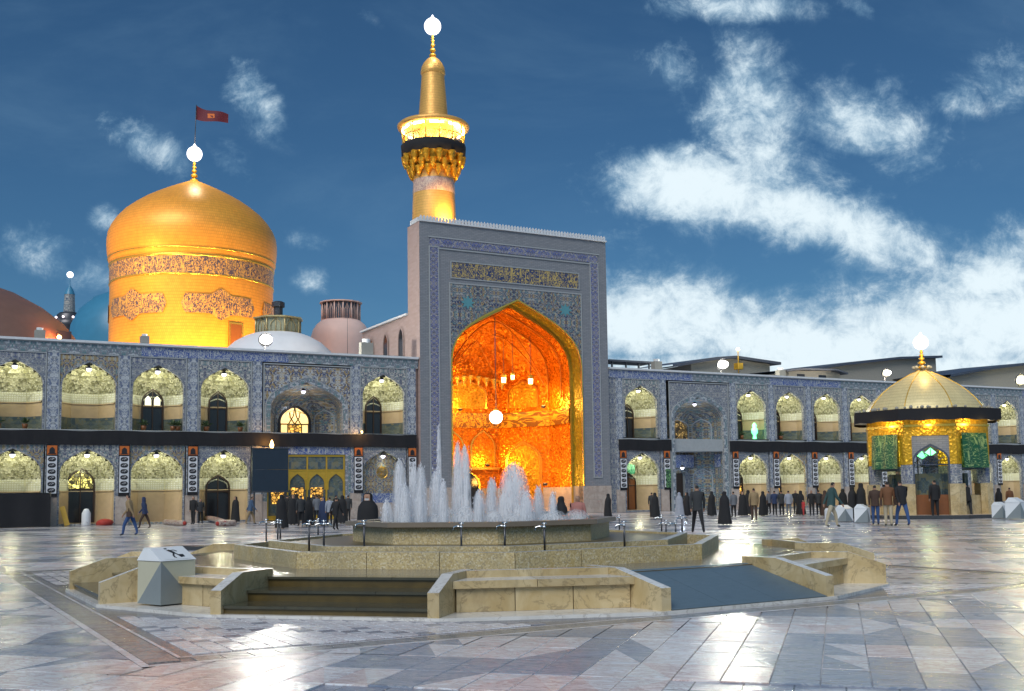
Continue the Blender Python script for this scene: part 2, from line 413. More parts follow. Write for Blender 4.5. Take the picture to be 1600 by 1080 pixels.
m_eave = plain('blue_grey_metal_eave', (0.05, 0.065, 0.10), 0.5)
m_shed = plain('pale_render', (0.30, 0.29, 0.26), 0.8)
m_red = plain('red_fabric', (0.35, 0.03, 0.02), 0.7)
m_flag = plain('dark_red_flag', (0.10, 0.008, 0.02), 0.7)
m_yellow = plain('yellow_board', (0.55, 0.33, 0.04), 0.5)
m_carpetroll = tilework('rug', [(0.30, .05, .04), (0.42, .32, .26), (0.22, .10, .08), (.5, .45, .40)], 9)
m_water = None
def emis(name, col, st):
    def f(b):
        setp(b, Base_Color=(0.8, 0.8, 0.8), Emission_Color=col, Emission_Strength=st)
    return mat(name, f)
e_white = emis('lamp_white', (1.0, 0.97, 1.0), 1.9)
e_niche = emis('lamp_niche', (0.90, 0.88, 1.0), 3)
e_flood = emis('lamp_flood', (1.0, 0.98, 0.88), 2.5)
e_floody = emis('lamp_flood_yellow', (1.0, 0.93, 0.62), 2.2)
e_pink = emis('lamp_pinkish', (1.0, 0.80, 0.86), 2.2)
e_warm = emis('lamp_warm', (1.0, 0.62, 0.18), 8)
e_iwan = emis('lamp_globe', (1.0, 0.93, 0.78), 5)
e_green = emis('lamp_green', (0.05, 1.0, 0.25), 2.6)
e_wwin = emis('lit_window', (1.0, 0.62, 0.15), 1.3)
def f_lattice(col, st, name):
    def f(b):
        x, y, z = b.sep(b.obj)[:3]
        c1 = b.voro(b.comb(b.math('ADD', x, y), z, 0.0), 5.0, 'DISTANCE_TO_EDGE', 0)
        k = b.smooth(c1, 0.05, 0.12)
        r = b.sep(b.voro(b.comb(b.math('ADD', x, y), z, 0.0), 5.0, 'F1', 1))[0]
        setp(b, Base_Color=(0.02, 0.015, 0.01), Roughness=0.4, Emission_Color=col, Emission_Strength=b.math('MULTIPLY', b.math('MULTIPLY', k, r), st))
    return mat(name, f)
e_fan = f_lattice((1.0, 0.88, 0.22), 2.2, 'lit_fanlight')
e_amber = f_lattice((1.0, 0.50, 0.08), 2.0, 'lit_amber_lattice')

# paving ---------------------------------------------------------------
PAVE = R(28.32 - 45)      # direction of the paving joints
def paving(name, c1, c2, vein, seam=False, rough=(0.10, 0.33)):
    def f(b):
        off = b.comb(b.math('MULTIPLY', b.rnd, 53.0), b.math('MULTIPLY', b.rnd, 17.0), 0.0)
        va = b.n('ShaderNodeVectorMath', operation='ADD')
        b.put(va.inputs[0], b.mapping(b.pos, scale=(1.0, 1.0, 1), rot=(0, 0, -PAVE))); b.put(va.inputs[1], off)
        st = b.mapping(va.outputs[0], scale=(0.55, 1.9, 1))
        n = b.noise(st, 2.4, 8, 0.66, 0.8)
        v = b.noise(st, 4.6, 9, 0.72, 1.8)
        c = b.mix(b.smooth(n, 0.3, 0.7), c1, c2)
        ve = b.math('SUBTRACT', 1.0, b.smooth(b.math('ABSOLUTE', b.math('SUBTRACT', v, 0.48)), 0.008, 0.07))
        c = b.mix(b.math('MULTIPLY', ve, 0.62), c, vein)
        if seam:
            pm = b.mapping(b.pos, rot=(0, 0, -PAVE))
            # blue-grey star pattern carries on beyond the slabs that are built singly
            c = b.mix(b.math('MULTIPLY', b.smooth(b.noise(pm, 0.42, 2, 0.4, 0.3), 0.52, 0.57), 0.8), c, (0.15, 0.185, 0.26))
            br = b.n('ShaderNodeTexBrick'); b.put(br.inputs['Vector'], pm); br.offset = 0.0
            br.inputs['Scale'].default_value = 1.0; br.inputs['Brick Width'].default_value = 0.39; br.inputs['Row Height'].default_value = 0.78
            br.inputs['Mortar Size'].default_value = 0.008; br.inputs['Mortar'].default_value = (0.2, 0.2, 0.2, 1)
            br.inputs['Color1'].default_value = (1, 1, 1, 1); br.inputs['Color2'].default_value = (0.86, 0.86, 0.88, 1)
            c = b.mix(1.0, c, br.outputs[0], 'MULTIPLY')
        wet = b.noise(b.mapping(b.pos, scale=(0.6, 1.1, 1), rot=(0, 0, 0.2)), 0.55, 5, 0.6, 0.3)
        ro = b.n('ShaderNodeMapRange'); b.put(ro.inputs[0], wet); ro.inputs[1].default_value = 0.35; ro.inputs[2].default_value = 0.68
        ro.inputs[3].default_value = rough[0]; ro.inputs[4].default_value = rough[1]
        setp(b, Base_Color=c, Roughness=ro.outputs[0], IOR=1.42)
        r1 = b.noise(b.pos, 9.0, 5, 0.7); r2 = b.noise(b.pos, 1.6, 3, 0.5)
        bump(b, b.math('ADD', b.math('MULTIPLY', r1, 0.5), r2), 0.42, 0.03)
    return mat(name, f)
p_white = paving('paving_white_marble', (0.64, 0.66, 0.71), (0.79, 0.80, 0.84), (0.40, 0.27, 0.24))
p_pink = paving('paving_pink_marble', (0.66, 0.57, 0.58), (0.76, 0.69, 0.70), (0.36, 0.22, 0.19))
p_blue = paving('paving_blue_marble', (0.17, 0.21, 0.29), (0.26, 0.30, 0.38), (0.45, 0.46, 0.50))
p_ground = paving('paving_ground', (0.55, 0.56, 0.60), (0.72, 0.72, 0.75), (0.35, 0.27, 0.25), seam=True)
p_dark = paving('paving_dark_stone', (0.10, 0.105, 0.13), (0.17, 0.165, 0.18), (0.25, 0.24, 0.24))
p_tile = paving('paving_small_tile', (0.66, 0.66, 0.70), (0.80, 0.80, 0.83), (0.40, 0.30, 0.30))
p_tile2 = paving('paving_small_tile_grey', (0.26, 0.27, 0.32), (0.36, 0.36, 0.41), (0.2, 0.18, 0.2))

# ------------------------------------------------------------------ mesh helpers
class MB:
    def __init__(s): s.v = []; s.f = []; s.mi = []; s.sm = []
    def face(s, pts, mi=0, sm=False):
        k = len(s.v); s.v += [tuple(p) for p in pts]; s.f.append(list(range(k, k + len(pts)))); s.mi.append(mi); s.sm.append(sm)
    def box(s, x0, x1, y0, y1, z0, z1, mi=0):
        k = len(s.v)
        s.v += [(x0, y0, z0), (x1, y0, z0), (x1, y1, z0), (x0, y1, z0), (x0, y0, z1), (x1, y0, z1), (x1, y1, z1), (x0, y1, z1)]
        for f in ((0, 3, 2, 1), (4, 5, 6, 7), (0, 1, 5, 4), (1, 2, 6, 5), (2, 3, 7, 6), (3, 0, 4, 7)):
            s.f.append([k + i for i in f]); s.mi.append(mi); s.sm.append(False)
        return s
    def prism(s, poly, z0, z1, mi=0, top_mi=None, top_scale=None, cx=0, cy=0):
        """poly: (x,y) counter-clockwise"""
        n = len(poly); k = len(s.v)
        tp = poly if top_scale is None else [(cx + (x - cx) * top_scale, cy + (y - cy) * top_scale) for x, y in poly]
        s.v += [(x, y, z0) for x, y in poly] + [(x, y, z1) for x, y in tp]
        for i in range(n):
            j = (i + 1) % n
            s.f.append([k + i, k + j, k + n + j, k + n + i]); s.mi.append(mi); s.sm.append(False)
        s.f.append([k + n + i for i in range(n)]); s.mi.append(mi if top_mi is None else top_mi); s.sm.append(False)
        s.f.append([k + n - 1 - i for i in range(n)]); s.mi.append(mi); s.sm.append(False)
        return s
    def ringwall(s, po, pi, z0, z1, mi=0, top_mi=None):
        """wall between an outer and an inner outline"""
        n = len(po)
        for i in range(n):
            j = (i + 1) % n
            a, b = po[i], po[j]; c, d = pi[i], pi[j]
            s.face([(*a, z0), (*b, z0), (*b, z1), (*a, z1)], mi)
            s.face([(*d, z0), (*c, z0), (*c, z1), (*d, z1)], mi)
            s.face([(*a, z1), (*b, z1), (*d, z1), (*c, z1)], mi if top_mi is None else top_mi)
        return s
    def lathe(s, prof, n=32, mi=0, sm=True, cx=0, cy=0, a0=0, a1=2 * PI, wob=None):
        full = abs(a1 - a0 - 2 * PI) < 1e-6
        m_ = n if full else n + 1
        k = len(s.v)
        for r, z in prof:
            for i in range(m_):
                a = a0 + (a1 - a0) * i / n
                rr = r * (1 + (wob(a, z) if wob else 0))
                s.v.append((cx + rr * math.cos(a), cy + rr * math.sin(a), z))
        for q in range(len(prof) - 1):
            for i in range(n):
                j = (i + 1) % m_
                s.f.append([k + q * m_ + i, k + q * m_ + j, k + (q + 1) * m_ + j, k + (q + 1) * m_ + i]); s.mi.append(mi); s.sm.append(sm)
        return s
    def tube(s, pts, r, n=8, mi=0, caps=True):
        pts = [Vector(p) for p in pts]; k = len(s.v)
        for i, p in enumerate(pts):
            d = (pts[min(i + 1, len(pts) - 1)] - pts[max(i - 1, 0)]).normalized()
            u = d.orthogonal().normalized() if abs(d.z) > .95 else d.cross(Vector((0, 0, 1))).normalized()
            v = d.cross(u)
            rr = r[i] if isinstance(r, (list, tuple)) else r
            for q in range(n):
                a = 2 * PI * q / n
                s.v.append(tuple(p + u * rr * math.cos(a) + v * rr * math.sin(a)))
        for i in range(len(pts) - 1):
            for q in range(n):
                j = (q + 1) % n
                s.f.append([k + i * n + q, k + i * n + j, k + (i + 1) * n + j, k + (i + 1) * n + q]); s.mi.append(mi); s.sm.append(True)
        if caps:
            s.f.append([k + q for q in range(n)]); s.mi.append(mi); s.sm.append(False)
            s.f.append([k + (len(pts) - 1) * n + n - 1 - q for q in range(n)]); s.mi.append(mi); s.sm.append(False)
        return s
    def ball(s, c, r, n=12, mi=0, sz=1.0):
        prof = [(max(1e-4, r * math.sin(PI * i / (n // 2 + 1))), c[2] - r * sz * math.cos(PI * i / (n // 2 + 1))) for i in range(n // 2 + 2)]
        return s.lathe(prof, n, mi, True, c[0], c[1])
    def mesh(s, name, mats):
        me = bpy.data.meshes.new(name)
        me.from_pydata(s.v, [], s.f)
        for mm in (mats if isinstance(mats, (list, tuple)) else [mats]): me.materials.append(mm)
        me.polygons.foreach_set('material_index', s.mi)
        me.polygons.foreach_set('use_smooth', s.sm)
        me.update()
        return me
    def build(s, name, mats, parent=None, loc=(0, 0, 0), rz=0, fix=True):
        me = s.mesh(name, mats)
        if fix:
            bm = bmesh.new(); bm.from_mesh(me)
            bmesh.ops.remove_doubles(bm, verts=bm.verts, dist=1e-4)
            bmesh.ops.recalc_face_normals(bm, faces=bm.faces)
            bm.to_mesh(me); bm.free()
        return link(name, me, parent, loc, rz)
def link(name, me, parent=None, loc=(0, 0, 0), rz=0):
    o = bpy.data.objects.new(name, me); COL.objects.link(o)
    if parent is not None: o.parent = parent
    o.location = loc; o.rotation_euler = (0, 0, rz)
    return o
def tag(o, label, cat, group=None, kind=None):
    if label: o['label'] = label
    if cat: o['category'] = cat
    if group: o['group'] = group
    if kind: o['kind'] = kind
    return o
def struct(o): o['kind'] = 'structure'; return o
def stuff(o): o['kind'] = 'stuff'; return o
def thing(name, label, cat, loc=(0, 0, 0), rz=0, group=None):
    return tag(link(name, None, None, loc, rz), label, cat, group)
def kids(o): return [c for c in KIDS.get(o.name, [])]
def copy_tree(o, parent=None):
    c = o.copy(); COL.objects.link(c)
    if parent is not None: c.parent = parent
    for ch in list(o.children): copy_tree(ch, c)
    return c
def light(name, parent, loc, power, col, radius=0.1):
    l = bpy.data.lights.new(name, 'POINT'); l.energy = power; l.color = col; l.shadow_soft_size = radius
    o = bpy.data.objects.new(name, l); COL.objects.link(o)
    if parent is not None: o.parent = parent
    o.location = loc
    return o
def spot(name, parent, loc, target, power, col, size=70, radius=0.15, blend=0.6):
    l = bpy.data.lights.new(name, 'SPOT'); l.energy = power; l.color = col; l.shadow_soft_size = radius
    l.spot_size = R(size); l.spot_blend = blend
    o = bpy.data.objects.new(name, l); COL.objects.link(o)
    if parent is not None: o.parent = parent
    o.location = loc
    o.rotation_euler = (Vector(target) - Vector(loc)).to_track_quat('-Z', 'Y').to_euler()
    return o

# arcade frame: t along the facade, o behind it, z up
YAW, DIST = 0.49428, 67.058
BX, BY = -31.812, 59.031
def W(t, o=0.0, z=0.0):
    return Vector((BX + t * math.cos(YAW) - o * math.sin(YAW), BY + t * math.sin(YAW) + o * math.cos(YAW), z))
def TO(p):
    dx, dy = p[0] - BX, p[1] - BY
    return dx * math.cos(YAW) + dy * math.sin(YAW), -dx * math.sin(YAW) + dy * math.cos(YAW)

def bez(hw, zs, za, n=10):
    """right half of a pointed Persian arch, springing to apex"""
    h = za - zs; out = []
    P = [(hw, zs), (hw * 1.0, zs + .52 * h), (hw * .62, zs + .68 * h), (0, za)]
    for i in range(n + 1):
        s = i / n; a, b_, c, d = (1 - s) ** 3, 3 * s * (1 - s) ** 2, 3 * s * s * (1 - s), s ** 3
        out.append((a * P[0][0] + b_ * P[1][0] + c * P[2][0] + d * P[3][0], a * P[0][1] + b_ * P[1][1] + c * P[2][1] + d * P[3][1]))
    return out
def outline(cx, hw, z0, zs, za, n=10):
    r = bez(hw, zs, za, n)
    L = [(cx - hw, z0)] + [(cx - x, z) for x, z in r] + [(cx + x, z) for x, z in reversed(r[:-1])] + [(cx + hw, z0)]
    return L
def arch_panel(mb, x0, x1, z0, z1, cx, hw, zb, zs, za, y, mi=0, n=10):
    """a wall panel with a pointed opening, facing -y"""
    def q(a, b_, c, d): mb.face([(a[0], y, a[1]), (b_[0], y, b_[1]), (c[0], y, c[1]), (d[0], y, d[1])], mi)
    q((x0, z0), (cx - hw, z0), (cx - hw, z1), (x0, z1))
    q((cx + hw, z0), (x1, z0), (x1, z1), (cx + hw, z1))
    if zb > z0 + 1e-4: q((cx - hw, z0), (cx + hw, z0), (cx + hw, zb), (cx - hw, zb))
    pts = outline(cx, hw, zb, zs, za, n)[1:-1]
    for a, b_ in zip(pts[:-1], pts[1:]):
        q(a, b_, (b_[0], z1), (a[0], z1))
def extr(mb, line, y0, y1, mi=0, closed=False):
    L = line + ([line[0]] if closed else [])
    for a, b_ in zip(L[:-1], L[1:]):
        mb.face([(a[0], y0, a[1]), (a[0], y1, a[1]), (b_[0], y1, b_[1]), (b_[0], y0, b_[1])], mi)
def arch_band(mb, cx, hw, z0, zs, za, wd, y0, y1, mi=0, n=10):
    """a raised moulding that follows the arch"""
    a = outline(cx, hw, z0, zs, za, n); c = outline(cx, hw + wd, z0, zs, za + wd * 1.15, n)
    for i in range(len(a) - 1):
        mb.face([(a[i][0], y0, a[i][1]), (a[i + 1][0], y0, a[i + 1][1]), (c[i + 1][0], y0, c[i + 1][1]), (c[i][0], y0, c[i][1])], mi)
    extr(mb, c, y0, y1, mi); extr(mb, a, y0, y1, mi)
def arch_fill(mb, cx, hw, z0, zs, za, y, mi=0, n=8):
    r = outline(cx, hw, z0, zs, za, n)
    half = len(r) // 2
    for i in range(half):
        a, b_ = r[i], r[i + 1]; a2, b2 = r[-1 - i], r[-2 - i]
        if abs(a[1] - b_[1]) < 1e-6: continue
        mb.face([(a[0], y, a[1]), (a2[0], y, a2[1]), (b2[0], y, b2[1]), (b_[0], y, b_[1])][:4], mi)
def halfw(z, hw, zs, za):
    if z <= zs: return hw
    r = bez(hw, zs, za, 24)
    for (xa, a), (xb, c) in zip(r[:-1], r[1:]):
        if a <= z <= c: return xa + (xb - xa) * (z - a) / max(1e-6, c - a)
    return 0.0

# ================================================================== GROUND
CX, CY = -0.58, 20.45                 # centre of the fountain
FR = YAW + R(1.6)                     # the fountain is set almost square with the arcade
def FO(x, y, z=0.0):                  # fountain frame -> world
    return Vector((CX + x * math.cos(FR) - y * math.sin(FR), CY + x * math.sin(FR) + y * math.cos(FR), z))
def inF(p):
    dx, dy = p[0] - CX, p[1] - CY
    return dx * math.cos(FR) + dy * math.sin(FR), -dx * math.sin(FR) + dy * math.cos(FR)
def PV(x, y):                         # paving frame -> world
    return (x * math.cos(PAVE) - y * math.sin(PAVE), x * math.sin(PAVE) + y * math.cos(PAVE))
mb = MB(); mb.face([(-700, -300, -.014), (700, -300, -.014), (700, 1200, -.014), (-700, 1200, -.014)])
ground = struct(mb.build('ground', p_ground))
SQ = 7.20                             # half side of the square of small tiles
def in_sq(p, m_=0.0):
    a, b_ = inF(p); return abs(a) < SQ + m_ and abs(b_) < SQ + m_
def visible(p, mx=0.0):
    if p[1] < 3: return False
    u = 800 + FPX * p[0] / p[1] * 1.0
    v = 769 + FPX * EYE / p[1]
    return -30 - mx < u < 1630 + mx and v < 1110 + mx
# big slabs: 0.44 x 0.84 m in stars of blue-grey, white and pink marble
SW, SD = 0.39, 0.78
def star(px, py):
    """the large star figures of the paving, laid out in metres"""
    per = 3.9
    x = (px + 1.3) % per - per / 2; y = (py + 0.6) % (per * 1.15) - per * .575
    y /= 1.15
    r1 = max(abs(x), abs(y)); r2 = (abs(x) + abs(y)) / 1.414
    d = min(r1, r2)
    if .70 < max(r1, r2) and d < 1.22 and max(r1, r2) < 1.75: return 1
    if d > 1.72: return 2
    return 0
def slab_mesh(name, a, b_, diag):
    g = 0.004; x0, x1, y0, y1 = -SW / 2 + g, SW / 2 - g, -SD / 2 + g, SD / 2 - g
    mb = MB(); z = 0.0; zb = -.02; c = .004
    P = [(x0 + c, y0 + c, z), (x1 - c, y0 + c, z), (x1 - c, y1 - c, z), (x0 + c, y1 - c, z)]
    Q = [(x0, y0, z - c), (x1, y0, z - c), (x1, y1, z - c), (x0, y1, z - c)]
    B = [(x0, y0, zb), (x1, y0, zb), (x1, y1, zb), (x0, y1, zb)]
    if diag == 0: mb.face([P[0], P[1], P[2]], 0); mb.face([P[0], P[2], P[3]], 1)
    else: mb.face([P[1], P[2], P[3]], 0); mb.face([P[0], P[1], P[3]], 1)
    for i in range(4):
        j = (i + 1) % 4
        mb.face([Q[i], Q[j], P[j], P[i]], 0); mb.face([B[i], B[j], Q[j], Q[i]], 0)
    return mb, [a, b_]
PM = [p_white, p_blue, p_pink]
slabs = []
for i in range(-80, 81):
    for j in range(0, 68):
        lx, ly = i * SW, j * SD + (0.42 if 0 else 0)
        c = PV(lx, ly)
        if c[1] < 8.6 or c[1] > 44 or not visible(c, 60): continue
        if in_sq(c, 0.10): continue
        slabs.append((c[1], lx, ly, c))
slabs.sort(key=lambda s: s[0] - 0.0 * abs(s[3][0]))
def slab_cols(lx, ly):
    best = None
    for diag in (0, 1):
        t1, t2 = ((lx + SW / 6, ly - SD / 6), (lx - SW / 6, ly + SD / 6)) if diag == 0 else ((lx + SW / 6, ly + SD / 6), (lx - SW / 6, ly - SD / 6))
        a, b_ = star(*t1), star(*t2)
        if best is None or (a != b_): best = (a, b_, diag)
    return best
rs = random.Random(11)
LIM = SQ + .465
def clip(poly, sgn, ax):
    out = []
    def dd(p):
        q = inF(p)[ax] * sgn; return q - LIM
    for i in range(len(poly)):
        a, b_ = poly[i], poly[(i + 1) % len(poly)]; da, db = dd(a), dd(b_)
        if da >= 0: out.append(a)
        if (da >= 0) != (db >= 0):
            t = da / (da - db); out.append(tuple(a[k] + (b_[k] - a[k]) * t for k in range(3)))
    return out
cache = {}
far = MB(); fm = [p_white, p_blue, p_pink]
nsl = 0
for d_, lx, ly, c in slabs:
    a, b_, dg = slab_cols(lx, ly)
    if a == b_ == 0 and rs.random() < .20: a = b_ = 2
    if a == b_ == 0 and rs.random() < .04: a = b_ = 1
    vis = visible(c, 10)
    dz = rs.uniform(-.0015, .0015)
    fx, fy = inF(c)
    cut = max(abs(fx), abs(fy)) < LIM + .5
    if cut:
        ax = 0 if abs(fx) > abs(fy) else 1; sgn = 1 if (fx, fy)[ax] > 0 else -1
        mbx, mm = slab_mesh('x', PM[a], PM[b_], dg); m3 = MB()
        for k_, (f, mi) in enumerate(zip(mbx.f, mbx.mi)):
            if k_ >= 2: break
            pts = [(*PV(lx + mbx.v[k][0], ly + mbx.v[k][1]), mbx.v[k][2] + dz) for k in f]
            pts = clip(pts, sgn, ax)
            if len(pts) >= 3:
                if nsl < 296 and vis: m3.face([(p[0] - c[0], p[1] - c[1], p[2]) for p in pts], mi)
                else: far.face(pts, (a, b_)[mi])
        if m3.v: m3.build('paving_slab', mm, ground, (c[0], c[1], 0)); nsl += 1
        continue
    if nsl < 296 and vis:
        key = (a, b_, dg)
        if key not in cache:
            mbx, mm = slab_mesh('paving_slab', PM[a], PM[b_], dg); cache[key] = mbx.mesh('paving_slab', mm)
        link('paving_slab', cache[key], ground, (c[0], c[1], dz), PAVE); nsl += 1
    else:
        g = 0.005
        mbx, mm = slab_mesh('x', None, None, dg)
        for f, mi in list(zip(mbx.f, mbx.mi))[:2]:
            pts = []
            for k in f:
                q = mbx.v[k]; wv = PV(lx + q[0], ly + q[1]); pts.append((wv[0], wv[1], q[2] + dz))
            far.face(pts, (a, b_)[mi])
stuff(far.build('paving', fm, ground, fix=False))
# the square of small tiles round the fountain with a dark border strip
mb = MB(); q = SQ + .46
mb.face([FO(-q, -q, -.009), FO(q, -q, -.009), FO(q, q, -.009), FO(-q, q, -.009)])
tsq = struct(mb.build('mosaic_paving', p_dark))
TS = 0.205
tiles = []
for i in range(-38, 39):
    for j in range(-38, 39):
        x, y = i * TS, j * TS
        if max(abs(x), abs(y)) > SQ - .1: continue
        c = FO(x, y)
        ang = (math.atan2(y, x) + PI / 8) % (PI / 4) - PI / 8
        if math.hypot(x, y) * math.cos(ang) < 6.98: continue
        tiles.append((c.y, x, y, c, i, j))
tiles.sort()
tm = []
for m2 in (p_tile, p_tile2):
    b2 = MB(); h = TS / 2 - .012
    P = [(-h, -h, 0), (h, -h, 0), (h, h, 0), (-h, h, 0)]; Q = [(x * 1.03, y * 1.03, -.01) for x, y, z in P]
    b2.face(P)
    for k in range(4): b2.face([Q[k], Q[(k + 1) % 4], P[(k + 1) % 4], P[k]])
    tm.append(b2.mesh('mosaic_tile', m2))
rest = MB(); nt = 0
for d_, x, y, c, i, j in tiles:
    k = 1 if (i + j) % 7 == 0 or rs.random() < .08 else 0
    if nt < 250 and visible(c, 0): link('mosaic_tile', tm[k], tsq, (c.x, c.y, rs.uniform(-.001, .001)), FR); nt += 1
    else:
        h = TS / 2 - .012
        rest.face([FO(x - h, y - h, 0), FO(x + h, y - h, 0), FO(x + h, y + h, 0), FO(x - h, y + h, 0)], k)
stuff(rest.build('mosaic_tiles', [p_tile, p_tile2], tsq, fix=False))
# border strips: light edging, then a run of dark stones
edge = MB(); 
for sx in range(4):
    ca, sa = round(math.cos(sx * PI / 2)), round(math.sin(sx * PI / 2))
    def T(x, y, z): return FO(x * ca - y * sa, x * sa + y * ca, z)
    for (a0, a1, z) in ((SQ + .01, SQ + .05, .001), (SQ + .38, SQ + .46, .001)):
        edge.face([T(a0, -a0, z), T(a1, -a1, z), T(a1, a1, z), T(a0, a0, z)], 0)
struct(edge.build('edging', [p_white], tsq, fix=False))
bs = MB(); hx, hy = .155, .13
bs.face([(-hx, -hy, 0), (hx, -hy, 0), (hx, hy, 0), (-hx, hy, 0)])
for k in range(4):
    P = [(-hx, -hy), (hx, -hy), (hx, hy), (-hx, hy)]; a, b_ = P[k], P[(k + 1) % 4]
    bs.face([(a[0], a[1], -.012), (b_[0], b_[1], -.012), (b_[0], b_[1], 0), (a[0], a[1], 0)])
p_strip = paving('paving_strip_stone', (0.11, 0.115, 0.13), (0.26, 0.25, 0.25), (0.38, 0.37, 0.36))
bm_ = bs.mesh('border_stone', p_strip)
for k in range(46):
    y = -SQ - .1 + k * .275
    c = FO(-(SQ + .215), y)
    if visible(c): link('border_stone', bm_, tsq, (c.x, c.y, .0), FR)
for k in range(52):
    x = -SQ + .2 + k * .275
    c = FO(x, -(SQ + .215))
    if visible(c): link('border_stone', bm_, tsq, (c.x, c.y, 0), FR + PI / 2)

# ================================================================== FOUNTAIN TERRACE
def POL(r, a, ca=0.0, cb=0.0):
    """point at distance r along the axis a (fountain frame, degrees) and s sideways"""
    return r * math.cos(R(a)) - ca * math.sin(R(a)), r * math.sin(R(a)) + ca * math.cos(R(a))
PZ = 0.415
terr = thing('fountain_terrace', 'raised octagonal stone terrace round the fountain, with steps and a blue ramp', 'terrace', FO(0, 0), FR)
AX = [-180, -135, -88, -45, 0, 45, 90, 135]      # axes of the flights; the ramp lies at -88
base = []
for k in range(8):
    a = AX[k]
    base += [POL(5.62, a, -1.42), POL(5.62, a, 1.42)]
p_terr = paving('terrace_wet_slabs', (0.10, 0.10, 0.09), (0.20, 0.17, 0.12), (0.30, 0.26, 0.2), rough=(.05, .18))
mb = MB(); mb.prism(base, 0, PZ, 0, 1); mb.build('platform', [m_riser, p_terr], terr)
# white kerb round everything
kp = []
for k in range(8):
    a = AX[k]
    kp += [POL(7.10, a, -1.56), POL(7.10, a, 1.56)]
mb = MB(); mb.prism(kp, -.01, .035, 0); mb.build('kerb', [m_cap], terr)
RAMPS = (-88,)
def wing_wall(a, s):
    """low wall beside a flight, sloping down at its outer end"""
    mb = MB(); y0, y1 = (1.40, 1.55) if s > 0 else (-1.55, -1.40)
    prof = [(7.05, .03), (7.05, .335), (6.50, .525), (5.65, .525), (5.65, .03)]
    if a in RAMPS: prof = [(7.05, .03), (7.05, .32), (6.1, .525), (5.4, .525), (5.4, .03)]
    A = [POL(r, a, y0) for r, z in prof]; B = [POL(r, a, y1) for r, z in prof]
    z = [p[1] for p in prof]; n = len(prof)
    A3 = [(p[0], p[1], q) for p, q in zip(A, z)]; B3 = [(p[0], p[1], q) for p, q in zip(B, z)]
    mb.face(A3, 0); mb.face(B3[::-1], 0)
    for i in range(n):
        j = (i + 1) % n
        mb.face([A3[i], A3[j], B3[j], B3[i]], 1 if i in (1, 2) else 0)
    o = mb.build('wing_wall', [m_bench, m_cap], terr)
    # cap line set slightly proud
    return o
for k in range(8):
    a = AX[k]
    for s in (-1, 1): wing_wall(a, s)
    if a in RAMPS:
        mb = MB(); P = [POL(7.07, a, -1.395), POL(7.07, a, 1.395), POL(5.5, a, 1.395), POL(5.5, a, -1.395)]
        z = [.038, .038, PZ + .006, PZ + .006]
        mb.face([(p[0], p[1], q) for p, q in zip(P, z)])
        for i in range(4):
            j = (i + 1) % 4
            mb.face([(*P[i], 0), (*P[j], 0), (*P[j], z[j]), (*P[i], z[i])])
        mb.build('ramp', m_step, terr)
        for c0, c1 in ((-1.39, -.47), (-.463, .46), (.467, 1.39)):
            mb = MB(); P = [POL(7.06, a, c0), POL(7.06, a, c1), POL(5.51, a, c1), POL(5.51, a, c0)]
            zz = [.046, .046, PZ + .014, PZ + .014]
            mb.face([(p[0], p[1], q) for p, q in zip(P, zz)])
            for i in range(4):
                j = (i + 1) % 4; mb.face([(*P[i], zz[i] - .012), (*P[j], zz[j] - .012), (*P[j], zz[j]), (*P[i], zz[i])])
            mb.build('ramp_covering', m_carpet, terr)
    else:
        for n_, (r, z0, z1) in enumerate(((6.98, .0, .14), (6.36, .12, .28), (5.78, .26, PZ + .004))):
            mb = MB(); P = [POL(r, a, -1.395), POL(r, a, 1.395), POL(5.5, a, 1.395), POL(5.5, a, -1.395)]
            P = P[::-1] if False else P
            mb.prism(P, z0, z1 - .035, 0)
            mb.build('riser', [m_riser], terr)
            for c0, c1 in ((-1.395, -.52), (-.515, .45), (.455, 1.395)):
                mb = MB(); P = [POL(r + .03, a, c0), POL(r + .03, a, c1), POL(5.48, a, c1), POL(5.48, a, c0)]
                mb.prism(P, z1 - .035, z1, 0); mb.build('tread', [m_step], terr)
    # bench between this flight and the next
    nx_ = AX[k + 1] if k < 7 else 180
    b_ = (a + nx_) / 2; hg = R((nx_ - a) / 2)
    def bw(r): return r * math.tan(hg) - 1.552 / math.cos(hg) - .002
    mb = MB(); P = [POL(6.50, b_, -bw(6.50)), POL(6.50, b_, bw(6.50)), POL(5.6, b_, bw(5.6)), POL(5.6, b_, -bw(5.6))]
    mb.prism(P, .03, .335, 0)
    mb.build('bench_core', [m_riser], terr)
    hwd = bw(6.50)
    for q in range(3):                # facing panels
        c0 = -hwd + q * 2 * hwd / 3 + .006; c1 = -hwd + (q + 1) * 2 * hwd / 3 - .006
        mb = MB(); P = [POL(6.535, b_, c0), POL(6.535, b_, c1), POL(6.48, b_, c1), POL(6.48, b_, c0)]
        mb.prism(P, .037, .333, 0); mb.build('bench_panel', [m_bench], terr)
    for q in range(2):
        e0, e1 = (lambda r: (-bw(r), -.10)) if q == 0 else (lambda r: (-.092, bw(r))), None
        (c0, c1), (d0, d1) = e0(6.60), e0(6.08)
        mb = MB(); P = [POL(6.60, b_, c0), POL(6.60, b_, c1), POL(6.08, b_, d1), POL(6.08, b_, d0)]
        mb.prism(P, .337, .432, 0, 1); mb.build('seat', [m_bench, m_cap], terr)
    mb = MB(); P = [POL(6.085, b_, -bw(6.085)), POL(6.085, b_, bw(6.085)), POL(5.93, b_, bw(5.93)), POL(5.93, b_, -bw(5.93))]
    mb.prism(P, .33, .523, 0, 1); mb.build('back_wall', [m_bench, m_cap], terr)
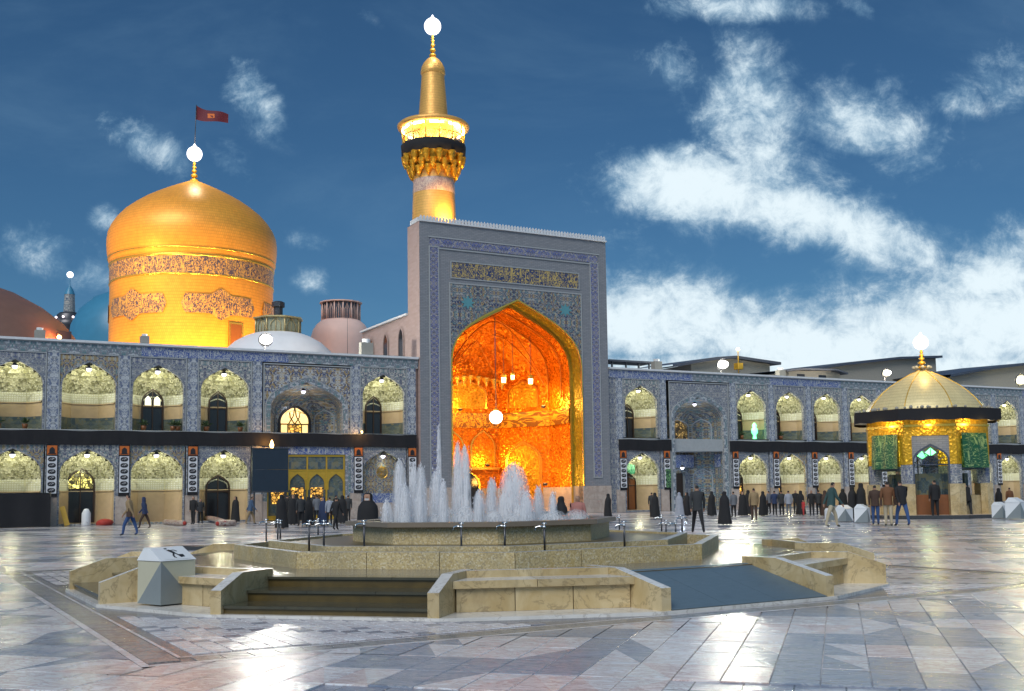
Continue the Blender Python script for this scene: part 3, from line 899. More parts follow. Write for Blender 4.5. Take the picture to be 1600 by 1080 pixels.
# washing trough ring and basin
def octo(r, off=22.5): return [(r * math.cos(R(off + 45 * k)), r * math.sin(R(off + 45 * k))) for k in range(8)]
tr = thing('ablution_trough', 'octagonal ring of ochre granite washing trough round the fountain basin', 'trough', FO(0, 0, PZ), FR)
oo, ii = octo(4.57), octo(4.42)
for k in range(8):
    A, B, C_, D_ = Vector(oo[k]), Vector(oo[(k + 1) % 8]), Vector(ii[(k + 1) % 8]), Vector(ii[k])
    for q in range(3):
        s0, s1 = q / 3 + .0015, (q + 1) / 3 - .0015
        mb = MB(); mb.prism([tuple(A.lerp(B, s0)), tuple(A.lerp(B, s1)), tuple(D_.lerp(C_, s1)), tuple(D_.lerp(C_, s0))], 0, .25 + rs.uniform(-.002, .002), 0, 1)
        mb.build('granite_block', [m_granite, m_trim], tr)
mb = MB(); mb.ringwall(octo(3.95), octo(3.80), 0, .31, 0, 1)
mb.build('inner_wall', [m_granite, m_trim], tr)
mb = MB(); mb.prism(octo(4.41), .0, .06); mb.build('trough_floor', [m_riser], tr)
mb = MB(); mb.prism(octo(3.78), .0, .27); mb.build('inner_floor', [m_riser], tr)
bas = thing('fountain_basin', 'raised octagonal granite fountain basin with a dark stone rim', 'basin', FO(0, 0, PZ), FR)
mb = MB(); mb.ringwall(octo(2.42), octo(2.25), .25, .58, 0); mb.build('basin_wall', [m_granite], bas)
m_rim = plain('dark_wet_rim', (0.20, 0.16, 0.12), 0.3)
mb = MB(); mb.ringwall(octo(2.56), octo(2.22), .56, .64, 0)
for po, pi_ in ((octo(2.56), octo(2.22)),):
    for i in range(8):
        j = (i + 1) % 8; mb.face([(*po[i], .56), (*po[j], .56), (*pi_[j], .56), (*pi_[i], .56)])
mb.build('rim', [m_rim], bas)
def f_wtr(b):
    n = b.noise(b.obj, 5.0, 4, .6)
    setp(b, Base_Color=(0.10, 0.13, 0.16), Roughness=0.12); bump(b, n, 0.5, 0.05)
m_pool = mat('pool_water', f_wtr)
mb = MB(); mb.prism(octo(2.24), .3, .60); stuff(mb.build('pool_water', [m_pool], bas))
# facade frieze joints of the basin: corner posts keep the edges crisp
# taps
def tap(p, face, h=.36, dbl=False, n_='tap_post', lab=''):
    t = thing('tap_post', lab, 'tap', p, face, 'washing taps standing round the trough')
    mb = MB(); mb.tube([(0, 0, 0), (0, 0, h)], .017, 8); mb.build('post', m_steel, t)
    mb = MB(); mb.tube([(0, 0, h), (0, 0, h + .035)], .024, 8); mb.tube([(0, 0, h + .02), (-.08, 0, h + .03), (-.13, 0, h + .01), (-.14, 0, h - .03)], .015, 8)
    if dbl: mb.tube([(0, 0, h + .02), (.09, 0, h + .03), (.13, 0, h - .02)], .014, 8)
    mb.build('spout', m_chrome, t)
    mb = MB(); mb.tube([(0, 0, h + .035), (0, 0, h + .075)], .011, 6); mb.tube([(-.04, 0, h + .075), (.04, 0, h + .075)], .013, 6)
    mb.build('handle', m_chrome, t)
TAPS = [(416, 848, .34, 0, 'leftmost chrome tap on the washing trough'), (434, 846, .32, 0, 'chrome tap second from the left on the trough'), (438, 845, .30, 0, 'chrome tap just behind the second from the left'),
        (483, 861, .38, 0, 'tall chrome tap left of a close pair, near the steps'), (497, 836, .26, 0, 'small chrome tap between two tall ones on the left'), (506, 861, .38, 1, 'tall double-ended chrome tap on the left front edge'),
        (569, 862, .38, 0, 'chrome tap standing alone in front of the seated black chador'), (721, 862, .33, 0, 'chrome tap on the front edge, left of the wall corner'), (789, 861, .33, 0, 'chrome tap at the front corner of the trough'),
        (851, 860, .31, 0, 'chrome tap on the front edge, right of the wall corner'), (976, 855, .30, 0, 'dark tap on the right front edge beside the orange iwan'), (968, 829, .24, 0, 'short tap on the far right of the trough by the woman in black'),
        (1034, 833, .27, 0, 'tap on the far right corner, left of a close group'), (1041, 838, .20, 1, 'low double tap in the right-hand group'), (1056, 837, .18, 0, 'low tap in the middle of the right-hand group'), (1066, 836, .28, 1, 'tall bright tap beside the dark walking man')]
for px, py, h, db, lb in TAPS:
    p = G(px, py, .64); tap(p, rs.uniform(-.5, .5), h + .03, db, lab=lb)

# ---- water jets
def f_spray(b):
    b.t.nodes.remove(b.P)
    x, y, z = b.sep(b.obj)[:3]
    n = b.noise(b.comb(b.math('MULTIPLY', x, 30), b.math('MULTIPLY', y, 30), b.math('MULTIPLY', z, 1.3)), 1.0, 5, 0.62)
    n2 = b.noise(b.obj, 3.0, 3, .6)
    k = b.smooth(b.math('ADD', b.math('MULTIPLY', n, .85), b.math('MULTIPLY', n2, .3)), 0.40, 0.64)
    d1 = b.n('ShaderNodeBsdfDiffuse', i_Color=(0.96, 0.96, 0.98)); d2 = b.n('ShaderNodeBsdfTranslucent', i_Color=(0.96, 0.96, 0.98))
    mxa = b.n('ShaderNodeMixShader', i_0=0.5); b.put(mxa.inputs[1], d1.outputs[0]); b.put(mxa.inputs[2], d2.outputs[0])
    tr_ = b.n('ShaderNodeBsdfTransparent')
    mxb = b.n('ShaderNodeMixShader'); lw = b.n('ShaderNodeLayerWeight'); b.put(mxb.inputs[0], b.math('MULTIPLY', b.math('MULTIPLY', k, 0.74), b.math('POWER', b.math('SUBTRACT', 1.0, lw.outputs['Facing']), 0.9))); b.put(mxb.inputs[1], tr_.outputs[0]); b.put(mxb.inputs[2], mxa.outputs[0])
    b.put(b.O.inputs[0], mxb.outputs[0])
m_spray = mat('water_spray', f_spray)
m_drop = plain('water_drop', (0.85, 0.86, 0.92), 0.2, 0, 0)
JETS = [(603, 782, 9, 'small leftmost water jet'), (624, 716, 12, 'tall broad water jet at the left end'), (632, 755, 14, 'short thick water jet inside the left group'), (646, 720, 8, 'slim water jet right of the left group'),
        (657, 724, 10, 'tall water jet fourth from the left'), (655, 762, 9, 'low white jet under the fourth from the left'), (681, 733, 11, 'dense white jet below the highest stream'), (685, 664, 8, 'highest and thinnest water stream'),
        (692, 750, 8, 'short jet right of the highest stream'), (714, 690, 9, 'pointed jet left of a matching pair'), (727, 694, 10, 'pointed jet on the right of the matching pair'), (717, 765, 8, 'low white jet beneath the pointed pair'),
        (748, 764, 11, 'low jet in front of the orange doorway'), (768, 746, 10, 'pointed jet left of the broad plume'), (802, 722, 24, 'broad high plume in front of the gold hall'), (786, 770, 9, 'low jet at the foot of the broad plume'),
        (822, 768, 12, 'low jet right of the broad plume'), (841, 760, 9, 'small pointed jet second from the right'), (864, 770, 7, 'rightmost small water jet')]
for k, (px, py, hwp, lb) in enumerate(JETS):
    dist = 20.5 + (-1.0, 0.4, -0.3, 1.0)[k % 4]
    if lb.startswith('highest'): dist = 20.5; hwp = 4.2
    top = D(px, py, dist); bz = PZ + .60; h = top.z - bz; rr = hwp * dist / FPX
    # keep inside the basin
    t = thing('water_jet', lb + ' of the fountain', 'water jet', (top.x, top.y, bz), 0, 'jets of the fountain')
    for q, f in enumerate((1.0, .70, .42, .2) if hwp > 5 else (1.0, .5)):
        mb = MB(); prof = []
        for i in range(13):
            s = i / 12
            r = rr * f * (1.1 * (1 - s ** 5) ** .5 * (0.70 + .30 * (1 - s)) + .01)
            prof.append((max(.004, r), h * s * (1 - .06 * q)))
        ph = rs.uniform(0, 6)
        mb.lathe(prof, 20, 0, True, rs.uniform(-.15, .15) * rr, 0, wob=lambda a, z: .16 * math.sin(3 * a + ph) + .10 * math.sin(7 * a + 2 * ph + z * 6) + .05 * math.sin(13 * a + z * 15))
        stuff(mb.build('spray', [m_spray], t, rz=rs.uniform(0, 6), fix=False))
    mb = MB()
    for q in range(60):
        s = rs.random() ** .7; a = rs.uniform(0, 6.28); r = rr * rs.uniform(.3, 1.5) * (1 - s * .6)
        x, y, z = r * math.cos(a), r * math.sin(a), h * s
        L = rs.uniform(.01, .05); wd = .0035
        mb.face([(x - wd, y, z), (x + wd, y, z), (x + wd, y, z + L), (x - wd, y, z + L)]); mb.face([(x, y - wd, z), (x, y + wd, z), (x, y + wd, z + L), (x, y - wd, z + L)])
    stuff(mb.build('droplets', [m_drop], t, fix=False))
# low veil of foam over the basin
mb = MB()
for k in range(26):
    a = rs.uniform(0, 6.28); r = rs.uniform(.2, 2.0); x, y = r * math.cos(a), r * math.sin(a); hh = rs.uniform(.12, .34); w_ = rs.uniform(.12, .3)
    mb.lathe([(w_, 0), (w_ * .9, hh * .4), (w_ * .6, hh * .8), (.01, hh)], 12, 0, True, x, y)
tag(mb.build('foam', [m_spray], None, FO(0, 0, PZ + .60), fix=False), 'low white foam and splash across the basin water', 'foam', kind='stuff')

# ================================================================== ARCADE WINGS
HU, ZUB, ZUS, ZUA = 1.475, 5.55, 8.05, 9.50      # upper arch: half width, sill, springing, apex
HL, ZLS, ZLA = 1.50, 2.95, 4.42
ZTOP = 10.02
def plan(w, Dp, n=4):
    """half-octagon plan of a niche, w = half width, Dp = depth"""
    return [(-w, 0), (-w, .38 * Dp), (-.52 * w, Dp), (.52 * w, Dp), (w, .38 * Dp), (w, 0)]
def densify(P, m_):
    out = []
    for a, b_ in zip(P[:-1], P[1:]):
        for i in range(m_): s = i / m_; out.append((a[0] + (b_[0] - a[0]) * s, a[1] + (b_[1] - a[1]) * s))
    return out + [P[-1]]
def walls(mb, w, Dp, z0, z1, mi=0):
    P = plan(w, Dp)
    for a, b_ in zip(P[:-1], P[1:]):
        mb.face([(*a, z0), (*b_, z0), (*b_, z1), (*a, z1)], mi)
def niche_meshes(hw, z0, zs, za, Dp, h_tile, h_dado, tag_):
    ms = {}
    mb = MB()
    zp = zs - .25
    walls(mb, hw, Dp, h_dado + .06, zp)
    # blind arches on the three inner faces
    P = plan(hw, Dp)
    for (a, b_) in ((P[1], P[2]), (P[2], P[3]), (P[3], P[4])):
        L = math.hypot(b_[0] - a[0], b_[1] - a[1]); ux, uy = (b_[0] - a[0]) / L, (b_[1] - a[1]) / L; nx, ny = uy, -ux
        if ny > 0: nx, ny = -nx, -ny
        q = outline(0, L / 2 - .10, h_dado + .1, zp - .45, zp - .02, 6); q2 = outline(0, L / 2 - .16, h_dado + .1, zp - .5, zp - .10, 6)
        for i in range(len(q) - 1):
            def T(p, o): return (a[0] + ux * (p[0] + L / 2) + nx * o, a[1] + uy * (p[0] + L / 2) + ny * o, p[1])
            mb.face([T(q[i], .03), T(q[i + 1], .03), T(q2[i + 1], .03), T(q2[i], .03)], 0)
            mb.face([T(q[i], .0), T(q[i + 1], .0), T(q[i + 1], .03), T(q[i], .03)], 0)
    ms['wall'] = mb.mesh('niche_wall', m_niche)
    mb = MB(); walls(mb, hw, Dp, h_tile, h_dado)
    mb.box(-hw, -hw + .05, 0, .38 * Dp, h_dado, h_dado + .06); 
    Q = [(x * 1.0, y) for x, y in P]; Qi = [(x * .965, y * .965) for x, y in P]
    for i in range(len(Q) - 1):
        mb.face([(*Qi[i], h_dado), (*Qi[i + 1], h_dado), (*Qi[i + 1], h_dado + .06), (*Qi[i], h_dado + .06)])
        mb.face([(*Q[i], h_dado + .06), (*Q[i + 1], h_dado + .06), (*Qi[i + 1], h_dado + .06), (*Qi[i], h_dado + .06)])
    ms['dado'] = mb.mesh('dado', m_dado)
    if h_tile > z0:
        mb = MB(); walls(mb, hw, Dp, z0, h_tile)
        ms['tile_dado'] = mb.mesh('tile_dado', m_dadotile)
    mb = MB(); mb.face([(*p, z0) for p in P]); ms['floor'] = mb.mesh('niche_floor', m_dado)
    # stepped stalactite vault
    mb = MB(); T = 6; prev = None
    for k in range(T + 1):
        zA = zp + (za - zp) * (k / (T + .6)); zB = zp + (za - zp) * ((k + 1) / (T + .6))
        wk = max(.06, halfw((zA + zB) / 2 if k else zs, hw, zs, za)) * (1.0 if k else 1)
        sc = wk / hw
        Dk = Dp * (sc ** 1.15)
        pl = densify(plan(wk, Dk), 4)
        N = len(pl); out = []
        for i, (x, y) in enumerate(pl):
            am = .03 * (1 if (i + k) % 2 else -1) * (0 if i in (0, N - 1) else 1)
            cx_, cy_ = 0, -.0
            L = math.hypot(x, y) + 1e-6; out.append((x - x / L * am, max(0, y - y / L * am)))
        if prev is not None:
            for i in range(N - 1): mb.face([(*prev[i], zA - .0), (*prev[i + 1], zA), (*out[i + 1], zA), (*out[i], zA)])
        for i in range(N - 1): mb.face([(*out[i], zA), (*out[i + 1], zA), (out[i + 1][0] * .97, out[i + 1][1] * .97, zB), (out[i][0] * .97, out[i][1] * .97, zB)])
        prev = [(x * .97, y * .97) for x, y in out]
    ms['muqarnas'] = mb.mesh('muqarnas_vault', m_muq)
    return ms
NU = niche_meshes(HU, ZUB, ZUS, ZUA, 1.7, 6.35, 7.15, 'u')
NL = niche_meshes(HL, 0.10, ZLS, ZLA, 1.7, 0.10, 1.95, 'l')
DU = 1.7

def face_meshes(hw, zb, zs, za, z0, z1, m_sp):
    mb = MB(); arch_panel(mb, -1.62, 1.62, z0, z1, 0, hw, zb, zs, za, 0)
    extr(mb, outline(0, hw, zb, zs, za), 0, .22, 0)
    return mb.mesh('spandrel', m_sp)
SPU = [face_meshes(HU, ZUB, ZUS, ZUA, ZUB, 9.93, mm) for mm in (m_tileblue, m_tilebr, m_tile)]
SPL = [face_meshes(HL, 0.10, ZLS, ZLA, 0.0, 4.66, mm) for mm in (m_tileblue, m_tilebr, m_tile)]
mb = MB(); arch_band(mb, 0, HU - .0, ZUB, ZUS, ZUA, .10, -.035, 0)
ABU = mb.mesh('arch_moulding', m_tileblue)
mb = MB(); arch_band(mb, 0, HL, 0.1, ZLS, ZLA, .10, -.035, 0); ABL = mb.mesh('arch_moulding', m_tileblue)
# raised frame round the upper panel
def frame_mesh(x0, x1, z0, z1, wd=.06, y0=-.05, y1=0.0, nm='panel_frame', mm=None):
    mb = MB(); mb.box(x0, x0 + wd, y0, y1, z0, z1); mb.box(x1 - wd, x1, y0, y1, z0, z1); mb.box(x0 + wd, x1 - wd, y0, y1, z1 - wd, z1)
    return mb.mesh(nm, mm or m_trim)
FRU = frame_mesh(-1.66, 1.66, ZUB, 9.99)
mb = MB(); mb.box(-.31, .31, -.045, .10, 4.66, 10.0); PIL = mb.mesh('pilaster', m_pil)
mb = MB(); mb.box(-.31, .31, -.045, .10, 1.66, 4.66); PILL = mb.mesh('lower_pilaster', m_pil)
mb = MB(); mb.box(-.36, .36, -.09, .10, 0, .83); mb.box(-.36, .36, -.085, .10, .836, 1.66); PLI = mb.mesh('pier_base', m_plinth)

m_plant = plain('potted_leaves', (0.03, 0.06, 0.02), 0.6)
def door(parent, name, x, y, hw, z0, zs, za, kind, lbl=None):
    """a pointed doorway with frame and leaves on the niche's back wall"""
    d = MB(); arch_band(d, x, hw, z0, zs, za, .09, y - .10, y - .01); 
    fr = d.build(name, [m_wood], parent)
    if lbl: fr['label'] = lbl
    g = MB(); arch_fill(g, x, hw, z0, zs, za, y - .03)
    mm = {'dark': m_glassd, 'wood': m_woodb}.get(kind, m_glassd)
    g.build('door_leaf', [mm], fr)
    bars = MB(); bars.box(x - .03, x + .03, y - .09, y - .04, z0, za - .05); bars.box(x - hw, x + hw, y - .09, y - .04, zs - .28, zs - .20)
    bars.build('glazing_bar', [m_wood], fr)
    if kind == 'fan':
        f = MB(); arch_fill(f, x, hw - .04, zs - .20, zs + .0, za - .06, y - .055); f.build('fanlight', [e_fan], fr)
    if kind == 'twofan':
        for s in (-1, 1):
            f = MB(); arch_fill(f, x + s * hw * .48, hw * .34, zs - .16, zs + .12, zs + .45, y - .055); f.build('fanlight', [e_pale], fr)
    if kind == 'amber':
        f = MB(); f.box(x - hw * .8, x + hw * .8, y - .06, y - .05, zs - 1.0, zs - .3); f.build('door_pane', [e_amber], fr)
    return fr
e_pale = emis('lit_pale_window', (1.0, 0.95, 0.62), 0.9)

def bay(wing, tc, idx, up='', lo='', lower=True):
    """one bay of the arcade as a part of its wing"""
    u = link('upper_bay', SPU[idx % 3], wing, (tc, 0, 0))
    link('arch_moulding', ABU, u); link('panel_frame', FRU, u)
    nu = link('upper_niche', NU['wall'], wing, (tc, .22, 0))
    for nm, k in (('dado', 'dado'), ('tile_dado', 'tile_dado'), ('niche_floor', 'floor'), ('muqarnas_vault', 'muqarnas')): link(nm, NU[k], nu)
    if up:
        fr = door(nu, 'doorway', 0, DU, .56 if up == 'twofan' else .50, ZUB + .02, 7.35, 8.15, up)
    if lower:
        l = link('lower_bay', SPL[(idx + 1) % 3], wing, (tc, 0, 0)); link('arch_moulding', ABL, l)
        nl = link('lower_niche', NL['wall'], wing, (tc, .22, 0))
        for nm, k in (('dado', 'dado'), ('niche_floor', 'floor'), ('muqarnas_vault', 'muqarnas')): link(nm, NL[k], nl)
        if lo == 'fan': door(nl, 'doorway', -.15, DU, .72, .12, 2.35, 3.30, 'fan')
        if lo == 'open': door(nl, 'doorway', 0.05, DU, .66, .12, 2.1, 2.85, 'dark')
        if lo == 'wood': door(nl, 'doorway', -.05, DU, .62, .12, 2.2, 2.8, 'wood')
        if lo == 'amber':
            door(nl, 'doorway', -.05, DU, .42, .12, 2.2, 2.9, 'amber')
            g = MB(); arch_fill(g, 1.02, .16, 1.9, 2.5, 2.8, .95); 
def pier(wing, tm, base=True):
    link('pilaster', PIL, wing, (tm, 0, 0)); link('lower_pilaster', PILL, wing, (tm, 0, 0)); link('pier_base', PLI, wing, (tm, 0, 0))

def wing_common(wg, t0, t1):
    """frieze, coping, roof and side walls"""
    L = t1 - t0
    n = max(1, round(L / 8)); 
    for i in range(n):
        a, b_ = t0 + L * i / n, t0 + L * (i + 1) / n
        mb = MB(); mb.box(a, b_, -.06, .4, 10.0, 10.56); mb.build('frieze', [m_frieze if i % 2 else m_friezescript], wg)
        mb = MB(); mb.box(a, b_, -.09, .4, 10.565, 10.62); mb.build('string_course', [m_trim], wg)
        mb = MB(); mb.box(a, b_, -.22, .5, 10.625, 10.76); mb.build('coping', [m_coping], wg)
    mb = MB(); mb.box(t0, t1, .5, 13.0, 10.4, 10.55); mb.build('roof', [m_roofm], wg)
    mb = MB(); mb.box(t0, t1, 3.1, 3.3, 0, 10.4); mb.box(t0, t1, 12.6, 12.99, 0, 10.4); mb.build('inner_wall', [m_plinth], wg)
    mb = MB(); mb.box(t0, t1, .12, 2.3, 4.55, 5.5); mb.build('floor_slab', [m_trim], wg)
    mb = MB(); mb.box(t0, t0 + .3, .1, 12.6, 0, 10.4); mb.box(t1 - .3, t1, .1, 12.6, 0, 10.4); mb.build('end_wall', [m_brick], wg)

def portal(wg, tc, side):
    """tall arched porch in the middle of a wing"""
    hw, zs, za = 2.40, 7.0, 8.78
    zb = 5.5 if side == 'left' else 0.0
    mb = MB(); arch_panel(mb, tc - 2.78, tc + 2.88, max(zb, 0), 9.80, tc, hw, zb, zs, za, 0, 0, 14)
    p = mb.build('portal_spandrel', [m_portal if side == 'left' else m_tileblue], wg)
    mb = MB(); arch_band(mb, tc, hw, zb, zs, za, .30, -.06, 0, 0, 14); mb.build('arch_moulding', [m_frieze], p)
    mb = MB(); arch_band(mb, tc, hw + .302, zb, zs, za + .345, .05, -.08, 0, 0, 14); mb.build('edge_moulding', [m_trim], p)
    for s in (-1, 1):                 # gilt sunburst medallions
        mb = MB(); mb.lathe([(.001, -.03), (.34, -.03), (.36, 0)], 16, 0, False)
        o = mb.build('medallion', [m_brass if side == 'left' else m_tileblue], p, (tc + s * 1.95, -.01, 9.15)); o.rotation_euler = (PI / 2, 0, 0)
    link('panel_frame', frame_mesh(-2.86, 2.96, max(zb, 0), 9.92, .07), p, (tc, 0, 0))
    Dp = 2.5
    mb = MB(); extr(mb, outline(tc, hw, zb, zs, za, 14), 0, .3); mb.build('reveal', [m_tile], p)
    nm = {}
    n = link('portal_niche', None, None) if 0 else None
    mb = MB()
    P = [(tc + x, y + .3) for x, y in plan(hw, Dp)]
    for a, b_ in zip(P[:-1], P[1:]): mb.face([(*a, zb), (*b_, zb), (*b_, zs), (*a, zs)])
    mb.face([(*q, zb + .02) for q in P])
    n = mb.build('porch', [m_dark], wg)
    mb = MB(); prev = [(x, y) for x, y in P]; zprev = zs
    for k in range(1, 9):
        z = zs + (za - zs) * k / 8.2; w_ = max(.03, halfw(z, hw, zs, za)); Q = [(tc + x, y + .3) for x, y in plan(w_, Dp * (w_ / hw) ** .9)]
        for i in range(len(Q) - 1): mb.face([(*prev[i], zprev), (*prev[i + 1], zprev), (*Q[i + 1], z), (*Q[i], z)])
        prev, zprev = Q, z
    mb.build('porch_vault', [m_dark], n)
    # moulded ribs on the five faces
    for (a, b_) in zip(P[1:-2], P[2:-1]):
        L = math.hypot(b_[0] - a[0], b_[1] - a[1]); ux, uy = (b_[0] - a[0]) / L, (b_[1] - a[1]) / L; nx, ny = (uy, -ux) if -ux < 0 else (-uy, ux)
        for (z0_, z1_) in (((5.6, 7.3),) if side == 'left' else ((4.6, 7.3), (.3, 3.3))):
            q = outline(0, L / 2 - .14, z0_, z1_ - .7, z1_ - .05, 8); q2 = outline(0, L / 2 - .22, z0_, z1_ - .75, z1_ - .14, 8); mb = MB()
            for i in range(len(q) - 1):
                def T(p_, o): return (a[0] + ux * (p_[0] + L / 2) + nx * o, a[1] + uy * (p_[0] + L / 2) + ny * o, p_[1])
                mb.face([T(q[i], .05), T(q[i + 1], .05), T(q2[i + 1], .05), T(q2[i], .05)]); mb.face([T(q[i], 0), T(q[i + 1], 0), T(q[i + 1], .05), T(q[i], .05)])
            mb.build('blind_arch', [m_trim], n)
    yb = .3 + Dp
    if side == 'left':
        fr = MB(); arch_band(fr, tc, .95, 5.52, 6.35, 7.45, .16, yb - .12, yb - .01); f = fr.build('lit_window', [m_wood], wg)
        mb = MB(); arch_band(mb, tc, 1.13, 5.52, 6.42, 7.62, .22, yb - .07, yb - .01); mb.build('surround', [m_tilebr], f)
        g = MB(); arch_fill(g, tc, .94, 6.30, 6.40, 7.43, yb - .05); g.build('window_pane', [e_wwin], f)
        for x0, x1, mt in ((-.9, -.5, e_wwin), (-.44, .44, e_amber), (.5, .9, e_wwin)):
            g = MB(); g.box(tc + x0, tc + x1, yb - .06, yb - .05, 5.55, 6.22); g.build('window_pane', [mt], f)
        g = MB()
        for pts in ([(0, 6.26), (-.3, 6.7), (-.36, 7.05)], [(0, 6.26), (.3, 6.7), (.36, 7.05)], [(-.42, 6.26), (-.1, 6.8), (0, 7.4)], [(.42, 6.26), (.1, 6.8), (0, 7.4)], [(-.95, 6.26), (.95, 6.26)], [(-.47, 5.55), (-.47, 6.26)], [(.47, 5.55), (.47, 6.26)]):
            g.tube([(tc + a, yb - .10, z) for a, z in pts], .035, 6)
        g.build('glazing_bar', [m_wood], f)
    else:
        mb = MB(); arch_fill(mb, tc - .05, 1.0, 4.75, 6.2, 7.3, yb - .03); mb.build('lit_lattice', [e_ambdim], n)
        mb = MB(); mb.box(tc - 1.3, tc + 1.3, yb - .35, yb - .02, 3.35, 4.35); mb.build('inscription_beam', [m_friezescript], n)
        for s in (-1, 1):
            mb = MB(); mb.face([(tc + s * 2.36, .45, 3.35), (tc + s * 2.36, 1.2, 3.35), (tc + s * 2.36, 1.2, 4.35), (tc + s * 2.36, .45, 4.35)]); mb.build('inscription_panel', [m_friezescript], n)
        mb = MB(); mb.box(tc - 1.0, tc + .3, yb - .12, yb - .03, .05, 2.9); mb.build('door_leaf', [m_wood], n)
        mb = MB(); mb.box(tc + .36, tc + .50, yb - .14, yb - .03, 1.1, 2.7); mb.build('notice_panel', [m_shed], n)
        mb = MB(); mb.box(tc + .55, tc + 1.1, yb - .1, yb - .03, .05, 2.9); mb.build('tile_panel', [m_tileblue], n)
e_ambdim = f_lattice((0.95, 0.62, 0.20), 0.55, 'amber_lattice_dim')

# ---- left wing
LW = thing('arcade_wing', 'two-storey tiled arcade left of the golden hall, its niches lit from within', 'arcade', W(0), YAW)
LB = [(-3.90, 1, '', ''), (0.10, 2, '', ''), (4.08, 0, '', ''), (8.05, 1, '', 'fan'), (11.96, 0, 'twofan', ''), (15.95, 2, 'dark', 'open'), (26.42, 2, 'dark', 'flat')]
for tc, ix, up, lo in LB:
    bay(LW, tc, ix, up, lo if lo != 'flat' else '', lower=True)
for tm in (-5.9, -1.9, 2.09, 6.08, 9.98, 13.96, 17.95, 24.44, 28.42): pier(LW, tm)
# flat blind arch of the last lower bay
mb = MB(); arch_fill(mb, 26.42, HL - .02, 1.6, ZLS, ZLA - .02, .30); b_ = mb.build('blind_panel', [m_tilebr], LW)
mb = MB(); mb.lathe([(.001, -.02), (.38, -.02), (.40, 0)], 20, 0, False); o = mb.build('emblem', [m_brass], b_, (26.42, .28, 3.0)); o.rotation_euler = (PI / 2, 0, 0)
mb = MB(); mb.box(26.42 - HL, 26.42 + HL, .22, .34, .1, 1.0); mb.build('marble_dado', [m_plinth], b_)
mb = MB(); mb.box(26.42 - HL, 26.42 + HL, .22, .33, 1.006, 1.62); mb.build('inscription', [m_friezescript], b_)
portal(LW, 21.20, 'left')
wing_common(LW, -7.0, 28.9)
# gate below the left portal
mb = MB(); mb.box(18.28, 24.12, .01, .16, 4.16, 4.66); mb.build('lower_frieze', [m_friezescript], LW)
for x0, x1 in ((18.28, 18.62), (23.78, 24.12)):
    mb = MB(); mb.box(x0, x1, -.02, .16, 1.2, 4.16); mb.box(x0, x1, -.04, .16, 0, 1.2, 1); mb.build('gate_jamb', [m_frieze, m_plinth], LW)
mb = MB(); mb.box(18.3, 24.1, 2.0, 2.2, 0, 4.5); mb.build('gate_back_wall', [m_dado], LW)
gate = mb = MB()
gx0, gx1 = 18.64, 23.76
for x in (gx0, gx0 + 1.28, gx0 + 2.56, gx0 + 3.84, gx1 - .10): mb.box(x, x + .10, .10, .22, 0, 4.12)
mb.box(gx0, gx1, .08, .24, 4.02, 4.14); mb.box(gx0, gx1, .09, .23, 3.12, 3.2); mb.box(gx0, gx1, .09, .23, .02, .3)
gt = mb.build('brass_gate', [m_brass], LW)
for k in range(4):
    c = gx0 + .05 + 1.28 * (k + .5)
    mb = MB(); arch_panel(mb, c - .59, c + .59, 1.9, 3.12, c, .50, 1.9, 2.25, 2.92, .12, 0, 6); arch_panel(mb, c - .59, c + .59, 1.9, 3.12, c, .50, 1.9, 2.25, 2.92, .17, 0, 6); mb.build('arched_panel', [m_brass], gt)
    mb = MB(); mb.box(c - .58, c + .58, .13, .15, 3.22, 4.02); mb.build('transom_grille', [m_dadotile], gt)
    mb = MB(); mb.box(c - .58, c + .58, .19, .20, .3, 3.0); mb.build('gate_glass', [m_glassw] if 0 else [m_gateglass if False else m_dadotile], gt)
    if k in (1, 2, 0):
        mb = MB(); mb.box(c - .40, c + .42, .15, .165, 1.05, 2.05); mb.build('lit_lattice', [e_amber], gt)
# ---- right wing
RWG = thing('arcade_wing', 'two-storey tiled arcade running off to the right of the golden hall', 'arcade', W(0), YAW)
RB = [(47.20, 2, 'dark', 'wood'), (57.95, 2, 'dark', 'amber'), (62.02, 0, 'dark', 'amber'), (66.10, 2, 'dark', 'amber'), (70.18, 2, 'dark', 'amber'), (74.2, 0, 'dark', 'open'),
      (84.95, 2, 'dark', 'open'), (88.95, 2, 'dark', 'open'), (92.95, 0, 'dark', ''), (96.95, 0, '', '')]
for tc, ix, up, lo in RB: bay(RWG, tc, ix, up, lo)
for tm in (45.20, 49.22, 56.02, 60.0, 64.05, 68.15, 72.2, 76.2, 82.95, 86.95, 90.95, 94.95, 98.9): pier(RWG, tm)
portal(RWG, 52.66, 'right'); portal(RWG, 79.6, 'right')
wing_common(RWG, 44.3, 99.0)
mb = MB(); mb.box(44.12, 44.90, .0, .3, 0, 10.0); mb.build('corner_strip', [m_tileblue], RWG)

# ---- niche lamps
def lampmesh():
    mb = MB(); mb.ball((0, 0, 0), .15, 10, 0); return mb.mesh('bulb', e_niche)
LM = lampmesh()
